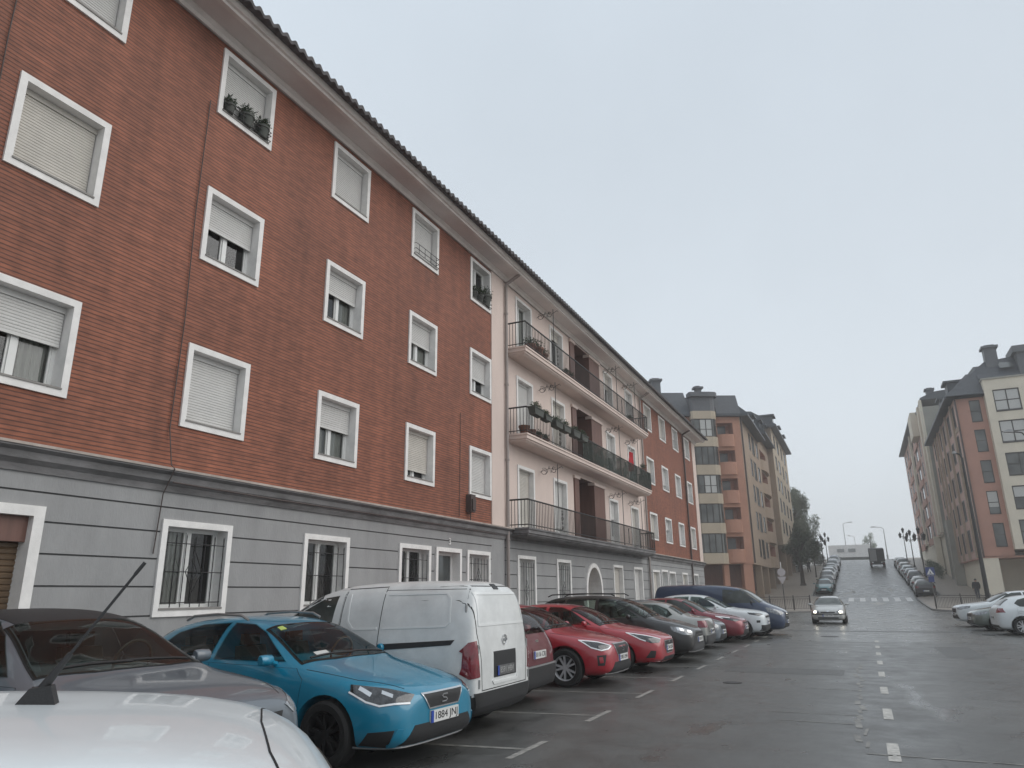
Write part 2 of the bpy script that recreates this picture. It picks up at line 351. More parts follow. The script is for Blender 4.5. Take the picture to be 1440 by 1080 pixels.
def text_mesh(txt, size, material, parent, loc, rot, name='lettering', ext=.002, width=None):
    cu = bpy.data.curves.new(name, 'FONT'); cu.body = txt; cu.size = size; cu.extrude = ext; cu.align_x = 'CENTER'; cu.align_y = 'CENTER'
    o = bpy.data.objects.new(name, cu); C.objects.link(o)
    dg = bpy.context.evaluated_depsgraph_get(); me = bpy.data.meshes.new_from_object(o.evaluated_get(dg))
    bpy.data.objects.remove(o)
    if width:
        xs = [v.co.x for v in me.vertices]; k = width / max(1e-6, max(xs) - min(xs))
        for v in me.vertices: v.co.x *= k
    me.materials.clear(); me.materials.append(material)
    o = link(name, me, parent, loc); o.rotation_euler = rot
    return o

# ------------------------------------------------------------------ ground, road, pavements
def zg(x):
    if x < 50: return 0.0
    if x < 76: return .0008 * (x - 50) ** 2
    z0 = .5408
    if x < 84: return z0 + .0416 * (x - 76) + (.092 - .0416) / 16 * (x - 76) ** 2
    z0 += .0416 * 8 + .0504 * 4
    if x < 142: return z0 + .092 * (x - 84)
    z1 = z0 + .092 * 58
    if x < 162: return z1 + .092 * (x - 142) - .0023 * (x - 142) ** 2
    return z1 + .92
def xs_range(a, b):
    xs = [x for x in ([-60, -20, 0, 20, 40, 50] + list(range(51, 166)) + [200, 400, 900, 2500]) if a < x < b]
    return [a] + xs + [b]
def sheet(name, x0, x1, ya, yb, dz, m, side=None):
    b = MB(); X = xs_range(x0, x1); fa = ya if callable(ya) else (lambda x: ya); fb = yb if callable(yb) else (lambda x: yb)
    vs = []
    for x in X: vs += [(x, fa(x), zg(x) + dz), (x, fb(x), zg(x) + dz)]
    b.add(vs, [(2 * i, 2 * i + 2, 2 * i + 3, 2 * i + 1) for i in range(len(X) - 1)])
    if side:      # kerb faces down both edges
        n = len(X)
        for f in (fa, fb):
            b.add([(x, f(x), zg(x) + dz) for x in X] + [(x, f(x), zg(x) - .05) for x in X], [(i, i + 1, i + 1 + n, i + n) for i in range(n - 1)])
        for x in (x0, x1): b.quad((x, fa(x), zg(x) + dz), (x, fb(x), zg(x) + dz), (x, fb(x), zg(x) - .05), (x, fa(x), zg(x) - .05))
    return struct(b.build(name, m, smooth=None if side else 40))
sheet('ground', -60, 2500, -1500, 1500, -.02, M['pave'])
sheet('road', -60, 200, -14, 40, 0, M['asphalt'])
D = 9.48
sheet('pavement', -30, 53.5, 8.55, D + .4, .13, M['pave'], side=True)
sheet('kerb', -30, 53.5, 8.42, 8.55, .128, M['kerb'], side=True)
# pavements up the hill: rounded street corners, built out as far as the zebra crossing
def hill_pave(y_bulge, y_in, y_out, x0, r, dz=.13):
    s = 1 if y_out > y_in else -1
    def fa(x):
        if x < x0 + r: return y_bulge + s * (r - math.sqrt(max(0, r * r - (x0 + r - x) ** 2)))
        t = min(1, max(0, (x - 81) / 2.5)); return y_bulge + (y_in - y_bulge) * t * t * (3 - 2 * t)
    X = [x0 + r * (1 - math.cos(math.pi / 2 * i / 10)) for i in range(10)] + [x for x in xs_range(x0 + r, 175)] ; n = len(X)
    X = sorted(X + [81.5, 82.5, 83.5]); n = len(X)
    b = MB(); vs = []
    for x in X: vs += [(x, fa(x) + s * .16, zg(x) + dz), (x, y_out, zg(x) + dz)]
    b.add(vs, [(2 * i, 2 * i + 2, 2 * i + 3, 2 * i + 1) for i in range(n - 1)])
    xa = X[0]; b.quad((xa, fa(xa), zg(xa) + dz), (xa, y_out, zg(xa) + dz), (xa, y_out, zg(xa) - .05), (xa, fa(xa), zg(xa) - .05))
    struct(b.build('pavement', M['pave']))
    k = MB()
    k.add([(x, fa(x), zg(x) + dz) for x in X] + [(x, fa(x) + s * .16, zg(x) + dz) for x in X] + [(x, fa(x), zg(x) - .05) for x in X],
          [(i, i + 1, i + 1 + n, i + n) for i in range(n - 1)] + [(i, i + 1, i + 1 + 2 * n, i + 2 * n) for i in range(n - 1)])
    struct(k.build('kerb', M['kerb'])); return fa
kl = hill_pave(2.8, 4.9, 24, 59.5, 4)
kr = hill_pave(-4.4, -6.6, -40, 60, 5)

# trench repairs in fresher asphalt
for x0, x1, y0, y1 in ((17.2, 18.4, .6, 3.0), (22.5, 26.5, -2.6, -1.7), (35.0, 35.9, -3.5, 7.0)): sheet('road_patch', x0, x1, y0, y1, .0022, M['patch'])
# painted markings, each its own sheet 4 mm above the asphalt
def mark(polys, m, name='road_marking', dz=.004):
    b = MB()
    for p in polys:
        x0 = min(q[0] for q in p); x1 = max(q[0] for q in p)
        b.add([(x, y, zg(x) + dz) for x, y in p], [list(range(len(p)))])
    return struct(b.build(name, m))
def rect(x0, x1, y0, y1): return [(x0, y0), (x1, y0), (x1, y1), (x0, y1)]
def line(x0, y0, x1, y1, w):
    d = Vector((x1 - x0, y1 - y0)).normalized() * w / 2; n = Vector((-d.y, d.x))
    return [(x0 + n.x, y0 + n.y), (x1 + n.x, y1 + n.y), (x1 - n.x, y1 - n.y), (x0 - n.x, y0 - n.y)]
mark([rect(x, x + 1.0, -.02 - x * .005 - .06, -.02 - x * .005 + .06) for x in [6.2 + 2.75 * i for i in range(9)]], M['mark'])
mark([line(7.6 + 2.48 * k, 3.63, 8.62 + 2.48 * k, 3.63, .085) for k in range(-3, 10)], M['markmid'])
mark([line(8.11 + 2.48 * k, 3.68, 8.11 + 2.48 * k - .62, 8.3, .09) for k in range(-3, 10)], M['markold'])
mark([rect(78.4, 82.6, y, y + .5) for y in [-4.0 + 1.0 * i for i in range(6)]], M['markw'], 'zebra_crossing')
mark([rect(84.2, 84.7, -.9, 2.7)], M['mark'])
mark([rect(49.6, 50.1, y, y + .62) for y in [-5.2 + 1.38 * i for i in range(6)]], M['mark'])
def arrow(x, y, L, s):     # along the road, head at s*L
    return [line(x, y, x + s * L * .6, y, .16), [(x + s * L * .6, y - .4), (x + s * L, y), (x + s * L * .6, y + .4)]]
mark(arrow(87, -2.6, 5.5, 1) + [line(92, 1.3, 87.5, .9, .25), [(89.5, 1.0), (86.2, 2.4), (87.8, .9)]], M['mark'])
mark([line(77.5, -1.0, 75.0, -1.0, .3), [(76.2, -1.8), (73.0, -1.0), (76.2, -.2)]], M['mark'])
old = []; x = 9.6; r9 = random.Random(4)
while x < 20:      # ghost of an older lane line beside the dashes, worn to smears
    L = r9.uniform(.25, .7); y = .22 + .012 * (x - 9) + r9.uniform(-.05, .05); old.append(line(x, y, x + L, y + r9.uniform(-.05, .05), r9.uniform(.03, .09))); x += L + r9.uniform(-.05, .25)
for x, y0, y1 in ((11.15, .35, 1.3), (11.9, .3, 1.15), (9.25, .2, -1.5), (14.8, .3, 1.0)):
    y = y0
    while abs(y - y0) < abs(y1 - y0): d_ = r9.uniform(.12, .35) * (1 if y1 > y0 else -1); old.append(line(x + r9.uniform(-.02, .02), y, x + r9.uniform(-.03, .03), y + d_, r9.uniform(.02, .05))); y += d_ * 1.15
mark(old, M['markold'])
for i, (x, y, r) in enumerate([(15.2, 2.5, .18), (56.0, -2.6, .35), (31.2, 1.4, .32)]):
    o = MB().lathe([(0, .008), (r, .008), (r, .001)], 24).build('manhole_cover', M['manhole']); o.location = (x, y, zg(x)); o['kind'] = 'structure'

# ------------------------------------------------------------------ facade helpers (walls face -Y unless turned by their parent)
def wall_holes(b, x0, x1, z0, z1, y, holes):
    xs = sorted({x0, x1, *[v for h in holes for v in h[:2] if x0 < v < x1]}); zs = sorted({z0, z1, *[v for h in holes for v in h[2:] if z0 < v < z1]})
    for i in range(len(xs) - 1):
        for j in range(len(zs) - 1):
            cx, cz = (xs[i] + xs[i + 1]) / 2, (zs[j] + zs[j + 1]) / 2
            if any(h[0] < cx < h[1] and h[2] < cz < h[3] for h in holes): continue
            b.quad((xs[i], y, zs[j]), (xs[i + 1], y, zs[j]), (xs[i + 1], y, zs[j + 1]), (xs[i], y, zs[j + 1]))
cache = {}
def cmesh(key, fn):
    if key not in cache: cache[key] = fn()
    return cache[key]
def surround_mesh(w_, h_, b=.1, pro=.035, dep=.26):
    m = MB()
    o = [(0, 0), (w_, 0), (w_, h_), (0, h_)]; i = [(b, b), (w_ - b, b), (w_ - b, h_ - b), (b, h_ - b)]
    for k in range(4):
        a, c, d, e = o[k], o[(k + 1) % 4], i[(k + 1) % 4], i[k]
        P = lambda q, y: (q[0], y, q[1])
        m.quad(P(a, -pro), P(c, -pro), P(d, -pro), P(e, -pro)); m.quad(P(a, -pro), P(c, -pro), P(c, .01), P(a, .01)); m.quad(P(e, -pro), P(d, -pro), P(d, dep), P(e, dep))
    return m.mesh('window', M['white'])
def shutter_mesh(w_, h_, b, frac, m_, dep=.15, hcase=.09):
    m = MB(); top = h_ - b; bot = top - frac * (h_ - 2 * b); p = .045
    m.box(b, w_ - b, dep - .03, dep + .04, top - hcase, top - .004)      # shutter box edge
    z = top - hcase; vs = []
    while z > bot + p * .5:
        vs += [(b + .012, dep, z), (w_ - b - .012, dep, z), (b + .012, dep - .012, z - p * .3), (w_ - b - .012, dep - .012, z - p * .3), (b + .012, dep - .010, z - p * .8), (w_ - b - .012, dep - .010, z - p * .8)]; z -= p
    vs += [(b + .012, dep, z), (w_ - b - .012, dep, z)]
    m.add(vs, [(2 * i, 2 * i + 1, 2 * i + 3, 2 * i + 2) for i in range(len(vs) // 2 - 1)])
    m.box(b + .012, w_ - b - .012, dep - .016, dep + .012, z - .045, z)
    return m.mesh('shutter', m_)
def casement_mesh(w_, h_, b, dep=.2, door=False):
    m = MB(); x0, x1, z0, z1 = b, w_ - b, b if not door else .02, h_ - b; f = .055; y0, y1 = dep, dep + .05
    m.box(x0, x0 + f, y0, y1, z0, z1); m.box(x1 - f, x1, y0, y1, z0, z1); m.box(x0 + f, x1 - f, y0, y1, z0, z0 + f * 1.4); m.box(x0 + f, x1 - f, y0, y1, z1 - f, z1)
    xm = (x0 + x1) / 2
    m.box(xm - .045, xm + .045, y0 - .012, y1, z0 + f * 1.4, z1 - f)
    for a, c in ((x0 + f, xm - .045), (xm + .045, x1 - f)):
        m.box(a, a + .026, y0 + .012, y1, z0 + f * 1.4, z1 - f); m.box(c - .026, c, y0 + .012, y1, z0 + f * 1.4, z1 - f)
        if door: m.box(a + .035, c - .035, y0 + .012, y1, z0 + f, z0 + .45)
    return m.mesh('casement', M['pvc'])
def pane_mesh(w_, h_, b, dep=.235):
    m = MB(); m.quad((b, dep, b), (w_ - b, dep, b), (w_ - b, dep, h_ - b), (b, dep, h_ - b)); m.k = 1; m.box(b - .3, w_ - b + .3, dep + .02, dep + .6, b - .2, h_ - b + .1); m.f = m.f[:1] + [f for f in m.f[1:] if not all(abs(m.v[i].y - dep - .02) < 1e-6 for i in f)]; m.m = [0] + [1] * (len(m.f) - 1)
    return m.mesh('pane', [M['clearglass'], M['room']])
def curtain_mesh(w_, h_, b, kind, dep=.3):
    m = MB(); x0, x1 = [(b, w_ * .36), (w_ * .6, w_ - b), (b, w_ - b), (w_ * .30, w_ * .52)][kind]; N = 24
    vs = []
    for k in range(N + 1): x = x0 + (x1 - x0) * k / N; y = dep + .014 * math.sin(k * 1.9) + .008 * math.sin(k * .7); vs += [(x, y, b), (x, y, h_ - b)]
    m.add(vs, [(2 * k, 2 * k + 2, 2 * k + 3, 2 * k + 1) for k in range(N)]); return m.mesh('curtain', M['curtain'], 60)
def sill_mesh(w_, b):
    m = MB(); m.box(b - .01, w_ - b + .01, -.05, .2, b - .004, b + .022); return m.mesh('sill', M['sill'])
def bars_mesh(w_, h_, b, kind=0):
    m = MB(); x0, x1, z0, z1 = b + .03, w_ - b - .03, b + .03, h_ - b - .14; y = .02; n = 7
    for z in (z0 + .07, (z0 + z1) / 2, z1 - .1): m.tube([(b, y, z), (w_ - b, y, z)], .008, 5)
    for i in range(n):
        x = x0 + (x1 - x0) * i / (n - 1); m.tube([(x, y - .012, z0), (x, y - .012, z1)], .008, 5)
        m.tube([(x, y - .012, z1), (x, y - .012, z1 + .05)], .011, 5, r1=.001)
    xm, zm = (x0 + x1) / 2, (z0 + z1) / 2; dx, dz = .16, .3
    m.tube([(xm, y - .025, zm + dz), (xm + dx, y - .025, zm), (xm, y - .025, zm - dz), (xm - dx, y - .025, zm), (xm, y - .025, zm + dz)], .007, 5)
    m.tube([(xm, y - .025, zm + dz * .4), (xm + dx * .4, y - .025, zm), (xm, y - .025, zm - dz * .4), (xm - dx * .4, y - .025, zm), (xm, y - .025, zm + dz * .4)], .006, 5)
    return m.mesh('iron_bars', M['iron'])
def window(bld, x, z, w_, h_, frac=0., bars=False, sm='shutter', door=False, y=D, b=.1):
    lx, ly, lz = bld.location
    k = (round(w_, 3), round(h_, 3), b)
    o = link('balcony_door' if door else 'window', cmesh(('s',) + k, lambda: surround_mesh(w_, h_, b)), bld, (x - lx, y - ly, z - lz))
    if frac < .97 or True: link('casement', cmesh(('c', door) + k, lambda: casement_mesh(w_, h_, b, door=door)), o)
    link('pane', cmesh(('p',) + k, lambda: pane_mesh(w_, h_, b)), o)
    if frac < .9 and rnd.random() < .75: kd_ = rnd.randrange(4); link('curtain', cmesh(('u', kd_) + k, lambda: curtain_mesh(w_, h_, b, kd_)), o)
    if frac > 0 and sm == 'shutter' and rnd.random() < .35: sm = 'shutter_c'
    if frac > 0: link('shutter', cmesh(('h', round(frac, 2), sm) + k, lambda: shutter_mesh(w_, h_, b, frac, M[sm])), o)
    if not door: link('sill', cmesh(('l', w_, b), lambda: sill_mesh(w_, b)), o)
    if bars: link('iron_bars', cmesh(('b',) + k, lambda: bars_mesh(w_, h_, b)), o)
    return o
ROW = [9.8043 - 1.3961 + H, 6.9043 - 1.3961 + H, 4.0043 - 1.3961 + H]; WW, WH = 1.3455, 1.3961
GW_T = 1.15 + H; GW_B = -.27 + H
Z_C1, Z_C0 = 1.9 + H, 1.56 + H           # ledge over the ground floor
Z_E = 9.9 + H                            # moulding under the eaves
def hole(x, z, w_, h_, b=.1): return (x + b, x + w_ - b, z + b, z + h_ - b)
def eaves(bld, xa, xb, front=.60, ends=True):
    # moulding, soffit, fascia with gutter, then roof of half round tiles, ridge well behind
    m = MB(); m.prism([(D - .002, Z_E + .02), (D - .05, Z_E + .02), (D - .06, Z_E + .10), (D - .12, Z_E + .15), (D - .12, Z_E + .17), (D - .002, Z_E + .17)], 'x', xa, xb)
    m.build('eaves_moulding', M['gutter'], bld, world=True)
    m = MB(); m.box(xa, xb, D - front, D + .3, Z_E + .172, Z_E + .23); m.build('soffit', M['soffit'], bld, world=True)
    m = MB(); yf = D - front
    m.prism([(yf + .06, Z_E + .13), (yf - .03, Z_E + .13), (yf - .04, Z_E + .18), (yf - .09, Z_E + .19), (yf - .13, Z_E + .25), (yf - .14, Z_E + .30), (yf + .06, Z_E + .30)], 'x', xa, xb); m.build('gutter', M['gutter'], bld, world=True)
    per = .235; n = int((xb - xa) / per) * 8; vs = []; fs = []
    prof = [(yf - .13, Z_E + .302), (yf - .33, Z_E + .245), (yf - .34, Z_E + .27), (yf + 2.5, Z_E + 1.25), (D + 5.2, Z_E + 2.9), (D + 11.2, Z_E + .5)]
    for i in range(n + 1):
        t = i / n; x = xa + (xb - xa) * t; ph = (i % 8) / 8 * 2 * math.pi; a = .044 * math.cos(ph) + .0
        for j, (yy, zz) in enumerate(prof): vs.append((x, yy, zz + (a + .05 if j > 1 else (a * .8 if j else 0))))
    q = len(prof)
    for i in range(n):
        for j in range(q - 1): fs.append((i * q + j, (i + 1) * q + j, (i + 1) * q + j + 1, i * q + j + 1))
    MB().add(vs, fs).build('roof', M['tile'], bld, smooth=60, world=True)
def ledge(bld, xa, xb):
    m = MB()
    m.prism([(D - .002, Z_C0), (D - .03, Z_C0), (D - .05, Z_C0 + .09), (D - .12, Z_C0 + .15), (D - .13, Z_C0 + .24), (D - .2, Z_C0 + .28), (D - .2, Z_C1 - .035), (D - .002, Z_C1 - .035)], 'x', xa, xb)
    m.build('ledge', M['ledge'], bld, world=True)
    m = MB(); m.box(xa, xb, D - .215, D - .002, Z_C1 - .035, Z_C1); m.build('ledge_cap', M['ledgecap'], bld, world=True)
def ground_wall(bld, xa, xb, holes):
    # render courses set 1.5 cm proud of the dark joint lines
    m = MB(); zs = [.0]; gz = [.62, 1.02, 1.42, 1.83, 2.23, 2.63, 3.0]
    lo = .0
    for g in gz + [Z_C0]:
        wall_holes(m, xa, xb, lo, g - (.0125 if g != Z_C0 else 0), D - .002, [h for h in holes]); lo = g + .0125
    for g in gz:
        for zz in (g - .0125, g + .0125):
            xs = sorted({xa, xb, *[v for h in holes for v in h[:2] if xa < v < xb]})
            for i in range(len(xs) - 1):
                cx = (xs[i] + xs[i + 1]) / 2
                if not any(h[0] < cx < h[1] and h[2] < zz < h[3] for h in holes): m.quad((xs[i], D - .002, zz), (xs[i + 1], D - .002, zz), (xs[i + 1], D + .022, zz), (xs[i], D + .022, zz))
    m.build('ground_floor_wall', M['grey'], bld, world=True)
    m = MB(); wall_holes(m, xa, xb, 0, Z_C0, D + .022, holes); m.build('joint_lines', M['groove'], bld, world=True)
def shell(bld, xa, xb, col):     # the unseen back and end walls
    m = MB(); yb = D + 11
    m.quad((xa, yb, 0), (xb, yb, 0), (xb, yb, Z_E + .4), (xa, yb, Z_E + .4))
    for x in (xa, xb): m.add([(x, D + .3, 0), (x, yb, 0), (x, yb, Z_E + .5), (x, D + 5.2, Z_E + 2.7), (x, D + .3, Z_E + .4)], [(0, 1, 2, 3, 4)])
    m.build('back_walls', col, bld, world=True)

# ------------------------------------------------------------------ red brick house (near)
X1 = 18.85
red1 = thing('apartment_house', 'near four storey red brick apartment house with white framed windows over a grey ground floor', 'building', (6, D, 0))
cols = [4.647 + 3.2068 * i for i in range(-4, 5)]
holes = [hole(x, z, WW, WH) for x in cols for z in ROW]
m = MB(); wall_holes(m, -8.5, X1, Z_C1, Z_E, D, holes); m.build('brick_wall', M['brick'], red1, world=True)
fr = {(0, 0): 1, (1, 0): 1, (2, 0): 1, (3, 0): 1, (4, 0): .0, (0, 1): 1, (1, 1): .45, (2, 1): .42, (3, 1): .5, (4, 1): .55, (0, 2): .45, (1, 2): .93, (2, 2): .45, (3, 2): .8, (4, 2): 1}
for i, x in enumerate(cols):
    for r, z in enumerate(ROW): window(red1, x, z, WW, WH, fr.get((i - 4, r), .6))
GH = GW_T - GW_B
gl = [(-6.6, GW_B, 1.38, GH, 1, 0), (-3.4, GW_B, 1.38, GH, 1, 0), (7.77, GW_B, 1.38, GH, 1, 0), (10.94, GW_B, 1.38, GH, 1, 0), (14.15, GW_B, 1.38, GH, 1, 0), (17.38, GW_B, 1.36, GH, 1, 0)]
gh = [hole(*g[:4]) for g in gl] + [(3.2, 5.83, -.1, GW_T - .13), (15.86, 16.96, -.1, GW_T - .1)]
ground_wall(red1, -8.5, X1, gh)
for g in gl: window(red1, *g[:4], 0, bars=True)
# shop front with brown roller shutter
m = MB(); bx = .14
for (a, c, z0, z1) in ((3.06, 3.2, 0, GW_T), (5.83, 5.97, 0, GW_T), (3.2, 5.83, GW_T - .13, GW_T)): m.box(a, c, D - .04, D + .3, z0, z1)
sf = m.build('shop_opening', M['white'], red1, world=True)
m = MB(); m.box(3.2, 5.83, D + .06, D + .28, GW_T - .45, GW_T - .132); o = m.build('shutter_box', M['wood'], red1, world=True); o.parent = sf; o.location = (0, 0, 0)
m = MB(); z = GW_T - .45; vs = []
while z > 0: vs += [(3.2, D + .2, z), (5.83, D + .2, z), (3.2, D + .18, z - .02), (5.83, D + .18, z - .02), (3.2, D + .185, z - .06), (5.83, D + .185, z - .06)]; z -= .075
m.add(vs, [(2 * i, 2 * i + 1, 2 * i + 3, 2 * i + 2) for i in range(len(vs) // 2 - 1)]); o = m.build('roller_shutter', M['shutter_b'], red1, world=True); o.parent = sf; o.location = (0, 0, 0)
# street door, number 3
def street_door(bld, xa, xb, num=None):
    m = MB()
    for (a, c, z0, z1) in ((xa, xa + .1, 0, GW_T), (xb - .1, xb, 0, GW_T), (xa + .1, xb - .1, GW_T - .1, GW_T)): m.box(a, c, D - .04, D + .26, z0, z1)
    f = m.build('street_door', M['white'], bld, world=True)
    m = MB(); y = D + .2
    m.box(xa + .1, xa + .18, y, y + .05, 0, GW_T - .1); m.box(xb - .18, xb - .1, y, y + .05, 0, GW_T - .1); m.box(xa + .18, xb - .18, y, y + .05, 1.75, 1.9); m.box(xa + .18, xb - .18, y, y + .05, GW_T - .18, GW_T - .1); m.box(xa + .18, xb - .18, y + .01, y + .05, 0, 1.75)
    o = m.build('door_leaf', M['pvc'], bld, world=True); o.parent = f; o.location = (0, 0, 0)
    m = MB(); m.box(xa + .18, xb - .18, y + .02, y + .035, 1.9, GW_T - .18); o = m.build('pane', M['glass'], bld, world=True); o.parent = f; o.location = (0, 0, 0)
    if num: text_mesh(num, .24, M['white'], bld, Vector(((xa + xb) / 2 + .05, D - .008, GW_T + .16)) - bld.location, (R(90), 0, 0), 'house_number', ext=.012)
street_door(red1, 15.76, 17.06, '3')
ledge(red1, -8.5, X1); eaves(red1, -8.5, 19.75); shell(red1, -8.5, 19.7, M['brick'])
m = MB(); m.box(X1, 19.7, D - .03, D + .3, Z_C1, Z_E); m.build('corner_strip', M['cream'], red1, world=True)
m = MB(); m.quad((X1, D - .002, 0), (19.72, D - .002, 0), (19.72, D - .002, Z_C0), (X1, D - .002, Z_C0)); m.build('ground_floor_end', M['grey'], red1, world=True)
ledge(red1, X1 + .002, 19.9)
# cables, drain pipe, lamp on the wall
def cable(bld, pts, r=.009, m_='cable', name='cable'): return MB().tube(pts, r, 5).build(name, M[m_], bld, smooth=60, world=True)
cable(red1, [(7.68, D - .03, 8.52 + H), (7.66, D - .03, 8.0), (7.71, D - .03, 6.0), (7.68, D - .03, 4.2), (7.7, D - .14, Z_C1 + .05), (7.69, D - .24, Z_C1 - .02), (7.69, D - .05, Z_C0 - .05), (7.66, D - .03, 2.3)])
cable(red1, [(4.42, D - .03, Z_E), (4.40, D - .03, 9), (4.45, D - .03, 6.4), (4.42, D - .03, Z_C1 + .05)])
cable(red1, [(16.95, D - .02, 6.5), (16.93, D - .02, Z_C1 + .1)], .008)
cable(red1, [(7.7, D - .22, Z_C0 + .12), (10, D - .215, Z_C0 + .1), (14, D - .22, Z_C0 + .115), (18.8, D - .215, Z_C0 + .09)], .014)
m = MB(); m.box(17.32, 17.58, D - .16, D, 2.15 + H, 2.62 + H); m.box(17.36, 17.54, D - .2, D - .16, 2.2 + H, 2.5 + H); m.tube([(17.45, D - .08, 2.15 + H), (17.47, D - .06, Z_C1)], .015, 5); m.build('wall_box', M['cable'], red1, world=True)
def pipe(bld, x, z0, z1, y=D - .09, m_='pipe', r=.055):
    m = MB(); m.tube([(x, y, z0), (x, y, z1 - .35), (x, y - .0, z1 - .25), (x, D - .6, z1)], r, 8)
    z = z0 + .8
    while z < z1 - .5: m.tube([(x, y, z), (x, y, z + .05)], r * 1.3, 8); z += 2.4
    return m.build('drain_pipe', M[m_], bld, smooth=50, world=True)
pipe(red1, 19.78, 0, Z_E + .14)

# ------------------------------------------------------------------ cream house with balconies (middle)
X2 = 36.5
crm = thing('apartment_house', 'middle cream apartment house with three long balconies and an arched doorway', 'building', (28, D, 0))
SL = [9.33, 6.47, 3.585]
dr = [(20.68, 1.35), (23.72, 1.35), (30.15, 1.3), (33.45, 1.35)]
TOP = [9.75 + H, 6.93 + H, 3.96 + H]
rec = [(26.3, 28.1, SL[i] + .02, TOP[i] + (.1, .2, .38)[i]) for i in range(3)]
holes = [(x + .1, x + w_ - .1, SL[i] + .1, TOP[i] - .1) for i in range(3) for x, w_ in dr] + rec
m = MB(); wall_holes(m, 19.7, X2, Z_C1, Z_E, D + .004, holes); m.build('rendered_wall', M['cream'], crm, world=True)
df = [[0, .12, .3, .2], [.97, .9, .5, .4], [.95, .85, .4, .9]]
for i in range(3):
    for j, (x, w_) in enumerate(dr): window(crm, x, SL[i], w_, TOP[i] - SL[i], df[i][j], door=True, y=D + .004)
    # deep loggia in the middle, lined with brown wood
    a, c, z0, z1 = rec[i]; dp = 1.5; m = MB()
    m.quad((a, D, z0), (a, D + dp, z0), (a, D + dp, z1), (a, D, z1)); m.quad((c, D, z0), (c, D + dp, z0), (c, D + dp, z1), (c, D, z1)); m.quad((a, D + dp, z0), (c, D + dp, z0), (c, D + dp, z1), (a, D + dp, z1))
    m.quad((a, D, z1), (c, D, z1), (c, D + dp, z1), (a, D + dp, z1)); m.quad((a, D, z0), (c, D, z0), (c, D + dp, z0), (a, D + dp, z0))
    lg = m.build('loggia', M['wood'], crm, world=True)
    m = MB(); m.box(26.75, 27.55, D + dp - .06, D + dp - .01, z0, z0 + 2.05); o = m.build('door_leaf', M['pvc'], crm, world=True); o.parent = lg; o.location = (0, 0, 0)
    m = MB(); m.box(26.85, 27.45, D + dp - .075, D + dp - .062, z0 + .9, z0 + 1.9); o = m.build('pane', M['glass'], crm, world=True); o.parent = lg; o.location = (0, 0, 0)
    for xa_, xb_ in ((25.82, 26.298), (28.102, 29.45)):
        m = MB(); m.box(xa_, xb_, D - .05, D + .2, z0, z1 - .12); pl_ = m.build('brown_pilaster', M['wood'], crm, world=True)
        m = MB(); m.box(xa_ - .06, xb_ + .06, D - .09, D + .2, z1 - .118, z1); o = m.build('pilaster_cap', M['cream'], crm, world=True); o.parent = pl_; o.location = (0, 0, 0)
